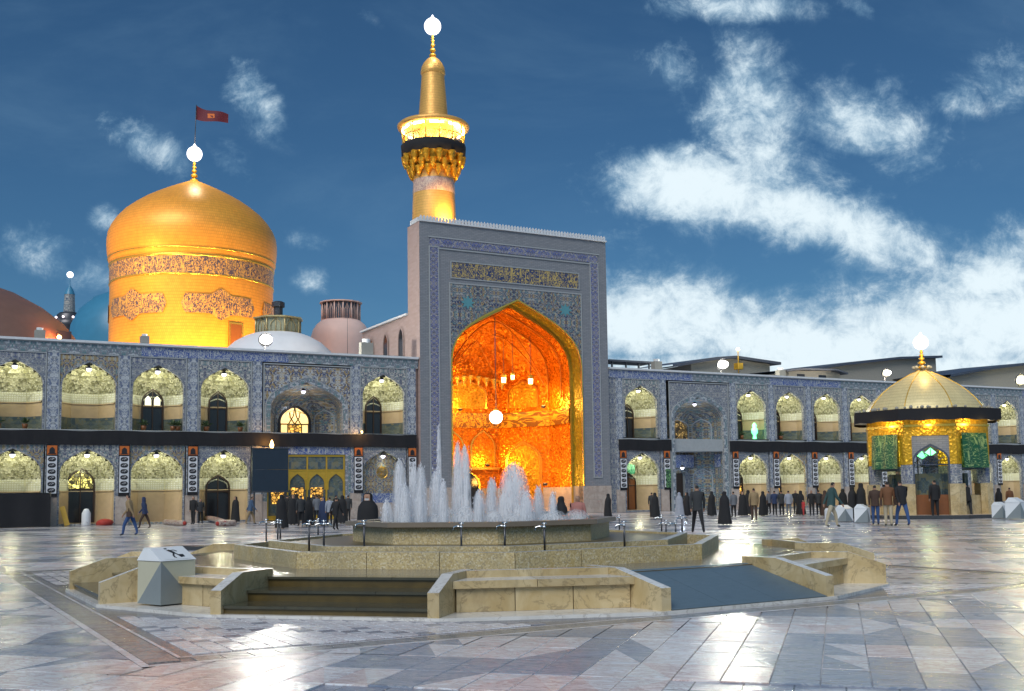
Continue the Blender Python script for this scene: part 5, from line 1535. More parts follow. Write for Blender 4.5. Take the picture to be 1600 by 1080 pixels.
mb = MB(); mb.box(-.22, .22, -.12, .12, -.12, .12); mb.build('housing', [m_steel], f)
spot('lamp_light', f, (0, .2, .2), (0, 2.4, 6), 1500, GC, 120, .2, .9)
# whitewashed low dome with a glazed lantern
t_, z_ = 23.3, 12.2
wd = thing('white_dome', 'low whitewashed dome with a glazed octagonal lantern on the arcade roof', 'dome', W(t_, 14, 10.5), YAW)
mb = MB(); mb.lathe([(4.6, .0), (4.45, 1.2), (4.1, 2.0), (3.3, 2.75), (2.5, 3.2), (1.9, 3.42)], 48); mb.build('dome_shell', [m_whitedome], wd)
def lantern(parent, r, z0, z1, n, mm, roof, lattice=False):
    mb = MB(); mb.lathe([(r * 1.04, z0), (r * 1.04, z0 + .12), (r, z0 + .14)], n, 0, False); mb.lathe([(r, z1 - .14), (r * 1.12, z1 - .10), (r * 1.12, z1), (.05, z1 + .22)], n, 0, False); mb.build('lantern_rims', [roof], parent)
    for k in range(n):
        a0, a1 = 2 * PI * k / n, 2 * PI * (k + 1) / n
        mb = MB(); mb.tube([(r * math.cos(a0), r * math.sin(a0), z0), (r * math.cos(a0), r * math.sin(a0), z1)], .07, 6); mb.build('mullion', [roof], parent)
        mb = MB(); q = .96 * r
        mb.face([(q * math.cos(a0), q * math.sin(a0), z0), (q * math.cos(a1), q * math.sin(a1), z0), (q * math.cos(a1), q * math.sin(a1), z1), (q * math.cos(a0), q * math.sin(a0), z1)]); pn = mb.build('lantern_pane', [mm], parent)
        mb = MB(); am = (a0 + a1) / 2; L = r * math.sin(PI / n)
        pts = [(u, z0 + (z1 - z0) * v) for u, v in ((-.55 * L, .05), (-.55 * L, .55), (0, .9), (.55 * L, .55), (.55 * L, .05))]
        mb.tube([(r * .99 * math.cos(PI / n) * math.cos(am) - u * math.sin(am), r * .99 * math.cos(PI / n) * math.sin(am) + u * math.cos(am), v) for u, v in pts], .035, 5); mb.tube([(r * .99 * math.cos(PI / n) * math.cos(am), r * .99 * math.cos(PI / n) * math.sin(am), v) for v in (z0, z0 + (z1 - z0) * .9)], .03, 5)
        mb.build('tracery', [roof], pn)
m_lpane = plain('lantern_glass', (0.38, 0.38, 0.26), 0.25)
lantern(wd, 1.75, 3.35, 4.65, 8, m_lpane, m_goldpale)
mb = MB(); mb.lathe([(.35, 4.8), (.35, 5.5), (.5, 5.55), (.5, 5.9), (.3, 6.0), (.01, 6.0)], 12, 0, False); mb.build('vent', [m_steel], wd)
# pink dome with a cylindrical lantern
pdm = thing('pink_dome', 'pinkish brick dome topped by a round arcaded lantern', 'dome', W(35.7, 35, 12.5), YAW)
mb = MB(); mb.lathe([(3.0, 0), (3.0, 3.9), (2.95, 4.7), (2.75, 5.4), (2.4, 5.95), (2.0, 6.3)], 48); mb.build('dome_shell', [m_pinkdome], pdm)
lantern(pdm, 1.9, 6.25, 8.2, 14, m_eave, m_pinkdome)
tag(MB().lathe([(.01, 3.4), (.02, 0)], 6).build('mast', [m_steel], None, W(28.9, 14, 12.4)), 'thin lightning mast between the white dome and the pink dome', 'mast')
# brown dome at the left edge, turquoise dome, far minaret
bd = thing('brown_dome', 'broad coppery brown dome cut by the left edge', 'dome', W(1.0, 20, 8.4), YAW)
mb = MB(); mb.lathe([(9.4, 0), (9.3, 3.0), (8.7, 4.6), (7.6, 6.0), (6.2, 7.1), (4.4, 8.1), (2.4, 8.8), (.3, 9.2)], 64); mb.build('dome_shell', [m_browndome], bd)
mb = MB(); mb.box(6.6, 7.5, -5.9, -5.4, 4.0, 4.9); mb.build('dormer', [m_glassd], bd)
L = thing('roof_lamp', 'small orange lamp glowing at the foot of the brown dome', 'lamp', W(7.6, 13.0, 12.7), YAW)
mb = MB(); mb.ball((0, 0, 0), .16, 8); mb.build('bulb', [e_warm], L); mb = MB(); mb.tube([(0, 0, -2.1), (0, 0, 0)], .03, 6); mb.build('post', [m_steel], L); light('lamp_light', L, (0, .4, .3), 160, (1, .3, .08), .2)
bl = thing('turquoise_dome', 'turquoise tiled dome just left of the golden drum', 'dome', W(19.6, 60, 10.6), YAW)
mb = MB(); mb.lathe([(6.6, 0), (6.6, 8.5), (6.4, 10.2), (5.6, 11.9), (4.2, 13.3), (2.2, 14.2), (.2, 14.6)], 48); mb.build('dome_shell', [m_bluedome], bl)
t_, z_ = PT(108, 500, 80)
fm_ = thing('far_minaret', 'slim grey minaret far off with small lamps round its gallery', 'minaret', W(t_, 80, 10), YAW)
mb = MB(); mb.lathe([(1.15, 0), (1.1, 12.8)], 20); mb.lathe([(.75, 14.8), (.62, 17.6)], 16); mb.build('shaft', [m_tile], fm_)
mb = MB(); mb.lathe([(1.1, 12.6), (1.7, 13.4), (1.75, 14.1), (1.5, 14.2), (1.5, 14.9), (1.2, 15.2), (.8, 15.3)], 20); mb.build('gallery', [m_steel], fm_)
mb = MB(); mb.lathe([(.66, 17.6), (.4, 18.3), (.05, 18.8), (.04, 19.8)], 12); mb.build('cap', [m_bluedome], fm_)
for k in range(9):
    a_ = 2 * PI * k / 9; mb = MB(); mb.ball((1.7 * math.cos(a_), 1.7 * math.sin(a_), 14.5), .15, 8); mb.build('gallery_lamp', [e_pink], fm_)
mb = MB(); mb.ball((0, 0, 20.2), .42, 10); mb.build('top_lamp', [e_white], fm_)
# brick side range left of the gateway
br = thing('brick_side_range', 'pink brick range with narrow pointed windows beside the gateway', 'building', W(29.0, 0), YAW)
mb = MB(); mb.face([(0, 1.8, 10.4), (0, 10.9, 10.4), (0, 10.9, 13.95), (0, 1.8, 13.95)]); mb.face([(0, 10.9, 10.4), (1.5, 10.9, 10.4), (1.5, 10.9, 13.95), (0, 10.9, 13.95)])
mb.face([(0, 1.8, 13.95), (0, 10.9, 13.95), (1.5, 10.9, 13.95), (1.5, 1.8, 13.95)]); mb.build('wall', [m_brick], br)
mb = MB(); mb.box(-.16, .4, 1.9, 11.1, 13.96, 14.10); mb.build('coping', [m_coping], br)
for y in (3.1, 6.0, 8.9):
    q = outline(y, .46, 10.6, 12.3, 13.25, 6); mb = MB()
    half = len(q) // 2
    for k in range(half):
        a, c, a2, c2 = q[k], q[k + 1], q[-1 - k], q[-2 - k]
        if abs(a[1] - c[1]) > 1e-6: mb.face([(-.02, a[0], a[1]), (-.02, a2[0], a2[1]), (-.02, c2[0], c2[1]), (-.02, c[0], c[1])])
    win = mb.build('window', [m_glassd], br)
    q2 = outline(y, .60, 10.6, 12.3, 13.42, 6); mb = MB()
    for k in range(len(q) - 1): mb.face([(-.08, q[k][0], q[k][1]), (-.08, q[k + 1][0], q[k + 1][1]), (-.08, q2[k + 1][0], q2[k + 1][1]), (-.08, q2[k][0], q2[k][1])]); mb.face([(-.08, q[k][0], q[k][1]), (-.08, q[k + 1][0], q[k + 1][1]), (-.0, q[k + 1][0], q[k + 1][1]), (-.0, q[k][0], q[k][1])])
    mb.build('frame', [m_brick], win)
# low roofs behind the right wing
def shed(lbl, o, pts, wall_px, eave=.25, name='roof_shelter'):
    """pts: ridge outline in the photograph; wall beneath it down to the arcade roof"""
    c = [PT(x, y, o) for x, y in pts]; t0 = c[0][0]
    s = thing(name, lbl, 'roof structure', W(t0, o, 10.55), YAW)
    L = [(t - t0, z - 10.55) for t, z in c]
    mb = MB()
    for a, b2 in zip(L[:-1], L[1:]):
        mb.face([(a[0], -.6, a[1]), (b2[0], -.6, b2[1]), (b2[0], -.6, b2[1] + eave), (a[0], -.6, a[1] + eave)])
        mb.face([(a[0], -.6, a[1] + eave), (b2[0], -.6, b2[1] + eave), (b2[0], 8, b2[1] + eave + .3), (a[0], 8, a[1] + eave + .3)])
        mb.face([(a[0], -.6, a[1]), (b2[0], -.6, b2[1]), (b2[0], 8, b2[1] + .2), (a[0], 8, a[1] + .2)])
    mb.face([(L[-1][0], -.6, L[-1][1]), (L[-1][0], 8, L[-1][1] + .2), (L[-1][0], 8, L[-1][1] + eave + .3), (L[-1][0], -.6, L[-1][1] + eave)])
    mb.build('eave', [m_eave], s)
    w0, w1 = PT(wall_px[0], 580, o)[0] - t0, PT(wall_px[1], 580, o)[0] - t0
    mb = MB(); n = 12
    def zr(x):
        for a, b2 in zip(L[:-1], L[1:]):
            if a[0] <= x <= b2[0]: return a[1] + (b2[1] - a[1]) * (x - a[0]) / (b2[0] - a[0])
        return L[-1][1]
    for k in range(n):
        x0, x1 = w0 + (w1 - w0) * k / n, w0 + (w1 - w0) * (k + 1) / n
        mb.face([(x0, 0, 0), (x1, 0, 0), (x1, 0, zr(x1)), (x0, 0, zr(x0))])
    mb.face([(w1, 0, 0), (w1, 7, 0), (w1, 7, zr(w1)), (w1, 0, zr(w1))]); mb.face([(w0, 0, 0), (w0, 7, 0), (w0, 7, zr(w0)), (w0, 0, zr(w0))])
    mb.build('wall', [m_shed], s)
    k = 0; x = w0 + 1.0
    while x < w1 - 1.5:
        mb = MB(); mb.box(x, x + .9, -.03, .02, .5, min(1.3, max(.7, zr(x) - .3))); mb.build('window', [m_glassd], s); x += 2.6
    return s
shed('dark-eaved pitched roof behind the floodlight right of the hall', 12, [(1045, 575), (1115, 563), (1145, 561), (1214, 571)], (1080, 1203))
shed('low flat-topped shelter between the two pitched roofs on the right', 6, [(1222, 582), (1246, 579), (1300, 580), (1318, 586)], (1232, 1312), .15)
shed('long roof sloping up behind the golden kiosk dome', 16, [(1240, 584), (1320, 571), (1400, 562), (1466, 560)], (1290, 1463))
shed('low roof at the far right edge beyond the kiosk', 9, [(1478, 590), (1530, 580), (1600, 571), (1640, 568)], (1486, 1640))
cn = thing('roof_canopy', 'small dark canopy on posts at the roof edge beside the gateway', 'canopy', W(46.0, 2.5, 10.55), YAW)
mb = MB(); mb.box(-.3, 3.9, -.6, 1.2, .95, 1.10); mb.build('canopy_slab', [m_eave], cn)
for x in (.1, 1.4, 2.6, 3.6):
    mb = MB(); mb.box(x, x + .12, -.3, -.2, 0, .95); mb.build('post', [m_eave], cn)
def ac(t, o, lb, s=1.0):
    a_ = thing('cooling_unit', lb, 'roof equipment', W(t, o, 10.76), YAW)
    mb = MB(); mb.box(-.35 * s, .35 * s, -.25, .25, .1, .75 * s); mb.build('casing', [m_shed], a_)
    mb = MB(); mb.lathe([(.22 * s, .72 * s), (.24 * s, .95 * s), (.01, .98 * s)], 12, 0, False); mb.build('cowl', [m_white], a_)
    mb = MB(); mb.box(-.3 * s, .3 * s, -.2, .2, -.2, .1); mb.build('stand', [m_steel], a_)
ac(49.4, .9, 'white cooling unit on the roof edge right of the canopy'); ac(63.0, 2, 'white cooling unit on the roof past the pitched roof'); ac(PT(226, 524, .6)[0], .6, 'small grey unit on the roof below the golden drum', .7)
ac(PT(572, 548, .6)[0], .6, 'tilted white unit on the roof beside the brick range', 1.2); ac(PT(62, 527, 1)[0], 1.0, 'dark unit on the roof at the far left', .8)
# roof floodlights
def flood(px, py, o, lbl, mm, r, pw, col, aim=-.6):
    t, z = PT(px, py, o)
    f = thing('roof_floodlight', lbl, 'floodlight', W(t, o, z), YAW, 'floodlights on the arcade roofs')
    mb = MB(); mb.lathe([(.05, .28), (r * .8, .2), (r, .0), (r * .92, -.02)], 16)
    h = mb.build('housing', [m_steel], f); h.rotation_euler = (R(-78), 0, 0)
    mb = MB(); mb.ball((0, 0, 0), r * .9, 16, 0, .75); g = mb.build('lamp_glass', [mm], f, (0, -.10, 0))
    mb = MB(); mb.tube([(0, .15, 0), (0, .2, 10.55 - z)], .05, 6); mb.build('post', [m_steel], f)
    light('lamp_light', f, (0, -.75, 0), pw, col, .3)
flood(415, 531, 1.2, 'blazing white floodlight in front of the white dome', e_flood, .48, 3000, (1, .97, .85))
flood(1128, 570, 1.0, 'bright yellow-white floodlight on the right roof, above the tall porch', e_flood, .50, 3000, (1, .96, .78))
flood(1384, 583, 1.0, 'pinkish floodlight just left of the kiosk dome', e_floody, .42, 2200, (1, .85, .65))
flood(1594, 594, 1.0, 'yellow floodlight at the right edge', e_floody, .62, 3000, (1, .85, .4))
L = thing('roof_beacon', 'small warm beacon on a mast above the pitched roof', 'lamp', D(1153, 546, 100), YAW)
mb = MB(); mb.ball((0, 0, 0), .16, 8); mb.build('bulb', [e_warm], L); mb = MB(); mb.tube([(0, 0, -2.5), (0, 0, 0)], .05, 6); mb.box(-.3, .3, -.3, .3, -1.9, -1.3); mb.build('post', [m_brass], L)

# ================================================================== CLOTHS AND BANNERS
def cloth(t0, t1, z0, z1, lb):
    c = thing('black_cloth_band', lb, 'cloth', W(t0, -.10, z0), YAW)
    mb = MB(); n = int((t1 - t0) * 6); H = z1 - z0
    for i in range(n):
        for j in range(3):
            def P(u, v):
                x = (t1 - t0) * u / n
                return (x, -.05 - .025 * math.sin(x * 5.1) * (1 - v / 3) - .02 * math.sin(x * 11.7 + v), H * v / 3 + (.03 * math.sin(x * 1.6) if v in (0, 3) else 0))
            mb.face([P(i, j), P(i + 1, j), P(i + 1, j + 1), P(i, j + 1)], 0, True)
    mb.build('cloth', [m_black], c)
    mb = MB(); mb.tube([(0, .0, H + .03), (t1 - t0, .0, H + .03)], .03, 6); mb.build('rail', [m_trim], c)
cloth(-7.0, 28.75, 4.66, 5.48, 'long black mourning cloth hung along the whole left arcade')
cloth(45.0, 49.85, 4.55, 5.38, 'short black cloth over one bay just right of the golden hall')
cloth(55.5, 76.2, 4.5, 5.36, 'black cloth running right from the tall porch to behind the kiosk')
cloth(82.8, 99.0, 4.5, 5.36, 'black cloth at the right edge beyond the kiosk')
mb = MB(); mb.face([(-.31, 0, 0), (.31, 0, 0), (.31, 0, 3.02), (-.31, 0, 3.02)]); mb.face([(-.31, 0, 3.02), (.31, 0, 3.02), (.31, .03, 3.02), (-.31, .03, 3.02)])
mb.face([(-.31, .03, 0), (-.31, 0, 0), (-.31, 0, 3.02), (-.31, .03, 3.02)]); mb.face([(.31, .03, 0), (.31, 0, 0), (.31, 0, 3.02), (.31, .03, 3.02)])
BN0 = mb.mesh('banner_cloth', m_black)
mb = MB(); mb.box(-.27, .27, -.018, -.004, 2.42, 2.94); BN1 = mb.mesh('orange_panel', m_orange)
mb = MB(); arch_fill(mb, 0, .15, 2.48, 2.66, 2.86, -.022); mb.box(-.22, .22, -.022, -.02, 2.45, 2.50); BN2 = mb.mesh('dome_emblem', m_ink)
mb = MB(); mb.box(-.27, .27, -.018, -.004, .20, 2.34); BN3 = mb.mesh('white_panel', m_wcloth)
mb = MB(); q = []
for k in range(20):
    a_ = 2 * PI * k / 20; sx = math.copysign(abs(math.cos(a_)) ** .7, math.cos(a_)); q.append((.215 * sx, .135 * math.sin(a_)))
mb.face([(x, -.023, z) for x, z in q]); BN4 = mb.mesh('medallion', m_ink)
mb = MB(); mb.tube([(-.13, -.026, -.03), (-.05, -.026, .03), (.0, -.026, -.04), (.05, -.026, .02), (.13, -.026, .03)], .012, 4); mb.tube([(-.02, -.026, .07), (.1, -.026, .06)], .01, 4); BN5 = mb.mesh('script_stroke', m_wcloth)
def banner(t, lb, z=1.66, sc=1.0):
    b_ = thing('pillar_banner', lb, 'banner', W(t, -.13, z), YAW, 'banners hung on the arcade piers')
    link('banner_cloth', BN0, b_); o = link('orange_panel', BN1, b_); link('dome_emblem', BN2, o)
    w_ = link('white_panel', BN3, b_)
    for k in range(6):
        m_ = link('medallion', BN4, w_, (0, 0, .38 + k * .355)); s_ = link('script_stroke', BN5, b_, (0, 0, .38 + k * .355))
    if sc != 1: b_.scale = (sc, 1, 1)
for t, lb in ((6.12, 'banner on the leftmost pier, beside the black enclosure'), (10.06, 'banner on the second pier, just right of the glazed doorway'), (14.02, 'banner on the third pier, left of the dark open doorway'),
              (24.62, 'banner on the pier right of the brass gate'), (28.42, 'banner on the pier touching the golden gateway, behind the water jets')): banner(t, lb)
for t, lb in ((45.40, 'banner on the first pier right of the golden hall'), (49.40, 'banner on the pier left of the tall right porch'), (56.08, 'banner on the pier right of the tall right porch'), (60.28, 'second banner right of the tall porch'),
              (64.44, 'third banner right of the tall porch'), (68.55, 'fourth banner right of the tall porch, above the crowd'), (72.4, 'fifth banner right of the tall porch, partly behind the kiosk'), (87.3, 'banner on the pier just right of the kiosk')): banner(t, lb, 1.60)
# green cloth over the wooden door, green banner below a pier banner
gcl = thing('green_door_cloth', 'green draped cloth over the brown doorway right of the golden hall', 'cloth', W(46.6, .0, 2.9), YAW)
mb = MB()
for i in range(12):
    def P(u, v): return (-.75 + 1.5 * u / 12, 1.2 + .04 * math.sin(u * 2.1), .55 * v - .10 * math.sin(PI * u / 12 * 3) * (1 - v) + .18 * v * math.sin(PI * u / 12))
    mb.face([P(i, 0), P(i + 1, 0), P(i + 1, 1), P(i, 1)], 0, True)
m_gcl = plain('green_satin', (0.02, 0.16, 0.09), 0.5); mb.build('cloth', [m_gcl], gcl)
gb = thing('green_pier_banner', 'dark green strip hung over the lower half of a pier banner', 'banner', W(49.40, -.17, 1.66), YAW)
mb = MB(); mb.box(-.16, .30, -.01, 0, .1, 1.5); mb.build('cloth', [m_greenflag2], gb)
gn = thing('neon_figure', 'glowing green lantern shape standing in an upper niche', 'lamp', W(58.6, .45, 5.6), YAW)
mb = MB(); mb.lathe([(.16, 0), (.12, .3), (.26, .5), (.24, .8), (.15, .9), (.19, 1.1), (.05, 1.3)], 10); mb.build('neon_body', [e_green], gn)
# big dark notice screen with a lamp on top, standing before the arcade
sc_ = thing('notice_screen', 'large dark blue screen on legs in front of the left arcade', 'screen', W(18.35, -1.6, 0), YAW)
mb = MB(); mb.box(-1.12, 1.12, -.10, .10, 1.85, 3.15); mb.build('screen_panel', [m_navy], sc_)
mb = MB(); mb.box(-1.12, 1.12, -.10, .10, 3.16, 4.42); mb.build('screen_panel', [m_navy], sc_)
mb = MB(); mb.box(-1.16, 1.16, -.12, .12, 1.76, 1.845); mb.box(-1.16, 1.16, -.12, .12, 4.425, 4.48); mb.build('screen_frame', [m_steel], sc_)
for x in (-1.0, .95):
    mb = MB(); mb.box(x, x + .08, -.06, .06, 0, 1.76); mb.build('leg', [m_steel], sc_)
L = thing('screen_lamp', 'small orange lamp burning on top of the dark screen', 'lamp', W(18.5, -1.45, 4.49), YAW)
mb = MB(); mb.lathe([(.10, 0), (.13, .2), (.06, .42), (.01, .5)], 10); mb.build('bulb', [e_warm], L); light('lamp_light', L, (0, .9, .35), 45, (1, .45, .1), .1)
L = thing('band_lamp', 'small orange lamp on the balcony rail above the banner by the brass gate', 'lamp', W(24.7, -.55, 5.62), YAW)
mb = MB(); mb.ball((0, 0, 0), .07, 8); mb.build('bulb', [e_warm], L); mb = MB(); mb.tube([(0, 0, 0), (0, .45, -.05)], .03, 6); mb.build('bracket', [m_steel], L); light('lamp_light', L, (0, -.1, -.12), 28, (1, .5, .15), .08)
# things along the foot of the left arcade
en = thing('black_enclosure', 'long black cloth enclosure at the left edge, standing before the first niche', 'enclosure', W(2.2, -1.2, 0), YAW)
mb = MB()
for i in range(60):
    x0, x1 = -5 + 8.8 * i / 60, -5 + 8.8 * (i + 1) / 60
    mb.face([(x0, .05 * math.sin(x0 * 4), .02), (x1, .05 * math.sin(x1 * 4), .02), (x1, .02 * math.sin(x1 * 4), 1.86), (x0, .02 * math.sin(x0 * 4), 1.86)], 0, True)
mb.face([(3.8, .0, .02), (3.8, 1.1, .02), (3.8, 1.1, 1.86), (3.8, 0, 1.86)]); mb.build('cloth', [m_black], en)
mb = MB(); mb.tube([(-5, .05, 1.88), (3.8, .05, 1.88)], .03, 6)
for x in (-5, -2, 1, 3.8): mb.tube([(x, .06, 0), (x, .06, 1.9)], .03, 6)
mb.build('frame', [m_steel], en)
yb_ = thing('yellow_board', 'narrow yellow board leaning beside the glazed doorway', 'board', W(7.0, -.25, 0.02), YAW)
mb = MB(); mb.box(-.14, .14, -.04, .04, 0, 1.15); o = mb.build('board', [m_yellow], yb_); o.rotation_euler = (R(-14), R(-14), 0)
wb = thing('water_cask', 'pale plastic water cask standing before the glazed doorway', 'cask', W(8.02, -.15, 0), YAW)
mb = MB(); mb.lathe([(.24, 0), (.26, .1), (.25, .7), (.17, .85), (.12, .95), (.01, .97)], 16); mb.build('cask_body', [m_coping], wb)
mb = MB(); mb.tube([(0, -.24, .2), (0, -.33, .2), (0, -.34, .14)], .025, 6); mb.build('tap', [m_chrome], wb)
rb = thing('red_bundle', 'red cloth bundle on the ground right of the glazed doorway', 'bundle', W(9.0, -.3, 0), YAW)
mb = MB(); mb.lathe([(.40, 0), (.46, .12), (.40, .26), (.22, .34), (.01, .37)], 16, wob=lambda a, z: .14 * math.sin(3 * a + z * 7) + .06 * math.sin(7 * a)); mb.build('cloth', [m_red], rb)
rc = thing('orange_bucket', 'orange-red bucket beside two people in black', 'bucket', G(298, 816), 0)
mb = MB(); mb.lathe([(.001, 0), (.14, 0), (.19, .42), (.17, .42), (.13, .04), (.001, .04)], 14); mb.build('pail', [m_orange], rc); mb = MB(); mb.tube([(-.18, 0, .42), (-.1, 0, .55), (.1, 0, .55), (.18, 0, .42)], .012, 5); mb.build('handle', [m_steel], rc)
def roll(p0, p1, r, lb, sag=0.0, lift=0.0):
    p0, p1 = Vector(p0), Vector(p1); t = thing('rolled_carpet', lb, 'carpet', p0, 0, 'rolled carpets along the arcade foot')
    mb = MB(); pts = []
    for i in range(9):
        s = i / 8; p = (p1 - p0) * s; pts.append((p.x, p.y + .06 * math.sin(s * 7), r + lift * math.sin(PI * s)))
    mb.tube(pts, r, 12); mb.build('roll', [m_carpetroll], t)
    for e in (pts[0], pts[-1]):
        mb = MB(); mb.ball(e, r * .72, 8); mb.build('roll_end', [m_red], t)
roll(G(246, 812), G(292, 811), .16, 'carpet roll lying behind the hooded man', 0, .12)
roll(G(258, 820), G(288, 822), .15, 'short carpet roll nearest the viewer, left of the orange bucket')
roll(G(316, 814), G(352, 821), .15, 'carpet roll slanting away right of the two people in black', 0, .1)
roll(G(340, 823), G(366, 822), .16, 'carpet roll with a red end before the dark doorway')
roll(G(243, 806), G(280, 800), .14, 'carpet roll heaped highest against the niche wall', 0, .35)

# ================================================================== KIOSK
kc = D(1451, 790, 56.0)
KR = math.atan2(-.958, -.287)         # direction of the face turned to the fountain
kk = thing('golden_kiosk', 'octagonal drinking-water kiosk with gold walls and a ribbed golden dome', 'kiosk', (kc.x, kc.y, 0), KR)
def ka(k, r): a_ = k * PI / 4; return r * math.cos(a_), r * math.sin(a_)
def oct8(r, h=PI / 8): return [(r * math.cos(h + k * PI / 4), r * math.sin(h + k * PI / 4)) for k in range(8)]
m_darkstone = plain('dark_wet_stone', (0.05, 0.05, 0.055), 0.25)
mb = MB(); mb.prism(oct8(3.95), 0, .16, 0, 1); mb.build('plinth', [m_darkstone, m_plinth], kk)
RB_ = 3.10
ap = RB_ * math.cos(PI / 8); fw = RB_ * math.sin(PI / 8)
def face_pt(k, u, off, z):            # on face k, u sideways, off outwards from the wall line
    a_ = k * PI / 4; r = ap + off
    return (r * math.cos(a_) - u * math.sin(a_), r * math.sin(a_) + u * math.cos(a_), z)
def fbox(k, u0, u1, o0, o1, z0, z1, name, mm, parent=kk):
    mb = MB(); P = [face_pt(k, u0, o0, 0)[:2], face_pt(k, u1, o0, 0)[:2], face_pt(k, u1, o1, 0)[:2], face_pt(k, u0, o1, 0)[:2]]
    mb.prism(P, z0, z1); return mb.build(name, [mm], parent)
for k in range(8):
    a_ = PI / 8 + k * PI / 4
    for nm, z0, z1, r, wd_, mm in (('pier_base', .16, 1.68, RB_ + .10, .40, m_bench), ('tile_pier', 1.68, 2.64, RB_ - .02, .30, m_tileblue), ('gold_pier', 2.64, 4.06, RB_ + .0, .30, m_goldpav)):
        mb = MB(); ux, uy = math.cos(a_), math.sin(a_); vx, vy = -uy, ux
        P = [(ux * r1 + vx * w_, uy * r1 + vy * w_) for r1, w_ in ((r, -wd_), (r, wd_), (r - .42, wd_), (r - .42, -wd_))]
        # follow the two adjoining faces instead of a square end
        e = .38 * wd_; P = [(ux * (r - e) + vx * -wd_, uy * (r - e) + vy * -wd_), (ux * r, uy * r), (ux * (r - e) + vx * wd_, uy * (r - e) + vy * wd_), (ux * (r - .5) + vx * wd_ * .8, uy * (r - .5) + vy * wd_ * .8), (ux * (r - .5) - vx * wd_ * .8, uy * (r - .5) - vy * wd_ * .8)]
        mb.prism(P, z0, z1); mb.build(nm, [mm], kk)
    fbox(k, -fw, fw, -.25, .0, 4.06, 4.50, 'gold_wall', m_goldpav)
    fbox(k, -fw, fw, -.25, .05, 4.505, 4.62, 'gold_moulding', m_goldtrim)
    fbox(k, -fw, fw, -.25, .0, 4.625, 5.0, 'gold_frieze', m_goldpav)
    if k % 2 == 0:
        pm_ = MB(); q = outline(0, .80, 2.64, 2.75, 3.58, 8)
        pts = q[1:-1]
        for a2, b2 in zip(pts[:-1], pts[1:]): pm_.face([face_pt(k, a2[0], -.03, a2[1]), face_pt(k, b2[0], -.03, b2[1]), face_pt(k, b2[0], -.03, 4.06), face_pt(k, a2[0], -.03, 4.06)])
        for s in (-1, 1): pm_.face([face_pt(k, s * .8, -.03, 2.64), face_pt(k, s * .95, -.03, 2.64), face_pt(k, s * .95, -.03, 4.06), face_pt(k, s * .8, -.03, 4.06)])
        ob = pm_.build('tile_spandrel', [m_grey], kk)
        mb = MB(); q2 = outline(0, .86, 1.68, 2.75, 3.66, 8); q1 = outline(0, .78, 1.68, 2.75, 3.55, 8)
        for i in range(len(q1) - 1): mb.face([face_pt(k, q1[i][0], .0, q1[i][1]), face_pt(k, q1[i + 1][0], .0, q1[i + 1][1]), face_pt(k, q2[i + 1][0], .0, q2[i + 1][1]), face_pt(k, q2[i][0], .0, q2[i][1])])
        mb.build('arch_frame', [m_eave], kk)
        mb = MB(); fan = []
        for j in range(7):
            a3 = PI * j / 6; fan.append(face_pt(k, .76 * math.cos(a3) * .98, -.05, 2.62 + .80 * math.sin(a3)))
            mb.tube([face_pt(k, 0, -.05, 2.62), fan[-1]], .022, 5)
        mb.tube([face_pt(k, -.78, -.05, 2.62), face_pt(k, .78, -.05, 2.62)], .03, 5)
        mb.tube([tuple(Vector(p) * 1.0 if 0 else p) for p in [face_pt(k, .42 * math.cos(PI * j / 8), -.05, 2.62 + .45 * math.sin(PI * j / 8)) for j in range(9)]], .02, 5)
        mb.build('fanlight_bars', [m_eave], kk)
        mb = MB(); mb.face([face_pt(k, -.26, -.08, 3.22), face_pt(k, 0, -.08, 3.05), face_pt(k, .26, -.08, 3.22), face_pt(k, 0, -.08, 3.46)]); mb.build('green_pane', [e_green], kk)
        fbox(k, -.88, .88, -.5, -.35, .16, 1.15, 'counter', m_woodb)
    else:
        mb = MB(); n = 10
        for i in range(n):
            u0, u1 = -.86 + 1.72 * i / n, -.86 + 1.72 * (i + 1) / n
            def P(u, v): return face_pt(k, u, .10 + .03 * math.sin(u * 9) + (.10 * (1 - v)), 2.45 + 1.72 * v)
            mb.face([P(u0, 0), P(u1, 0), P(u1, 1), P(u0, 1)], 0, True)
        mb.build('green_banner', [m_greenflag], kk)
        fbox(k, -.88, .88, -.45, -.30, .16, 1.1, 'counter', m_bench)
        fbox(k, -.86, .86, -.12, -.06, 2.38, 2.46, 'crossbar', m_eave)
    fbox(k, -.9, .9, -1.2, -1.1, .16, 2.2, 'inner_counter', m_dadotile)
# eaves with black cloth, ribbed dome
mb = MB(); mb.prism(oct8(3.74), 4.92, 5.02); mb.build('eave_slab', [m_goldpale], kk)
for k in range(8):
    a0, a1 = PI / 8 + (k - 1) * PI / 4, PI / 8 + k * PI / 4; r = 3.76; mb = MB(); n = 8
    A, B = Vector((r * math.cos(a0), r * math.sin(a0), 0)), Vector((r * math.cos(a1), r * math.sin(a1), 0))
    for i in range(n):
        p, q = A.lerp(B, i / n), A.lerp(B, (i + 1) / n)
        mb.face([(p.x, p.y, 4.80 + .03 * math.sin(i * 1.7)), (q.x, q.y, 4.80 + .03 * math.sin(i * 1.7 + 1.7)), (q.x, q.y, 5.38), (p.x, p.y, 5.38)], 0, True)
    mb.build('black_cloth', [m_black], kk)
mb = MB(); mb.prism(oct8(3.74), 5.30, 5.36); mb.build('roof_deck', [m_goldpale], kk)
dp = [(2.92, 5.36), (2.82, 5.62), (2.58, 5.98), (2.22, 6.36), (1.78, 6.72), (1.28, 7.04), (.80, 7.30), (.42, 7.48), (.18, 7.60)]
m_panelgold = gold('kiosk_dome_plate', (0.80, 0.66, 0.34), 0.42, 0.2, rows=0.16, cb=0.2)
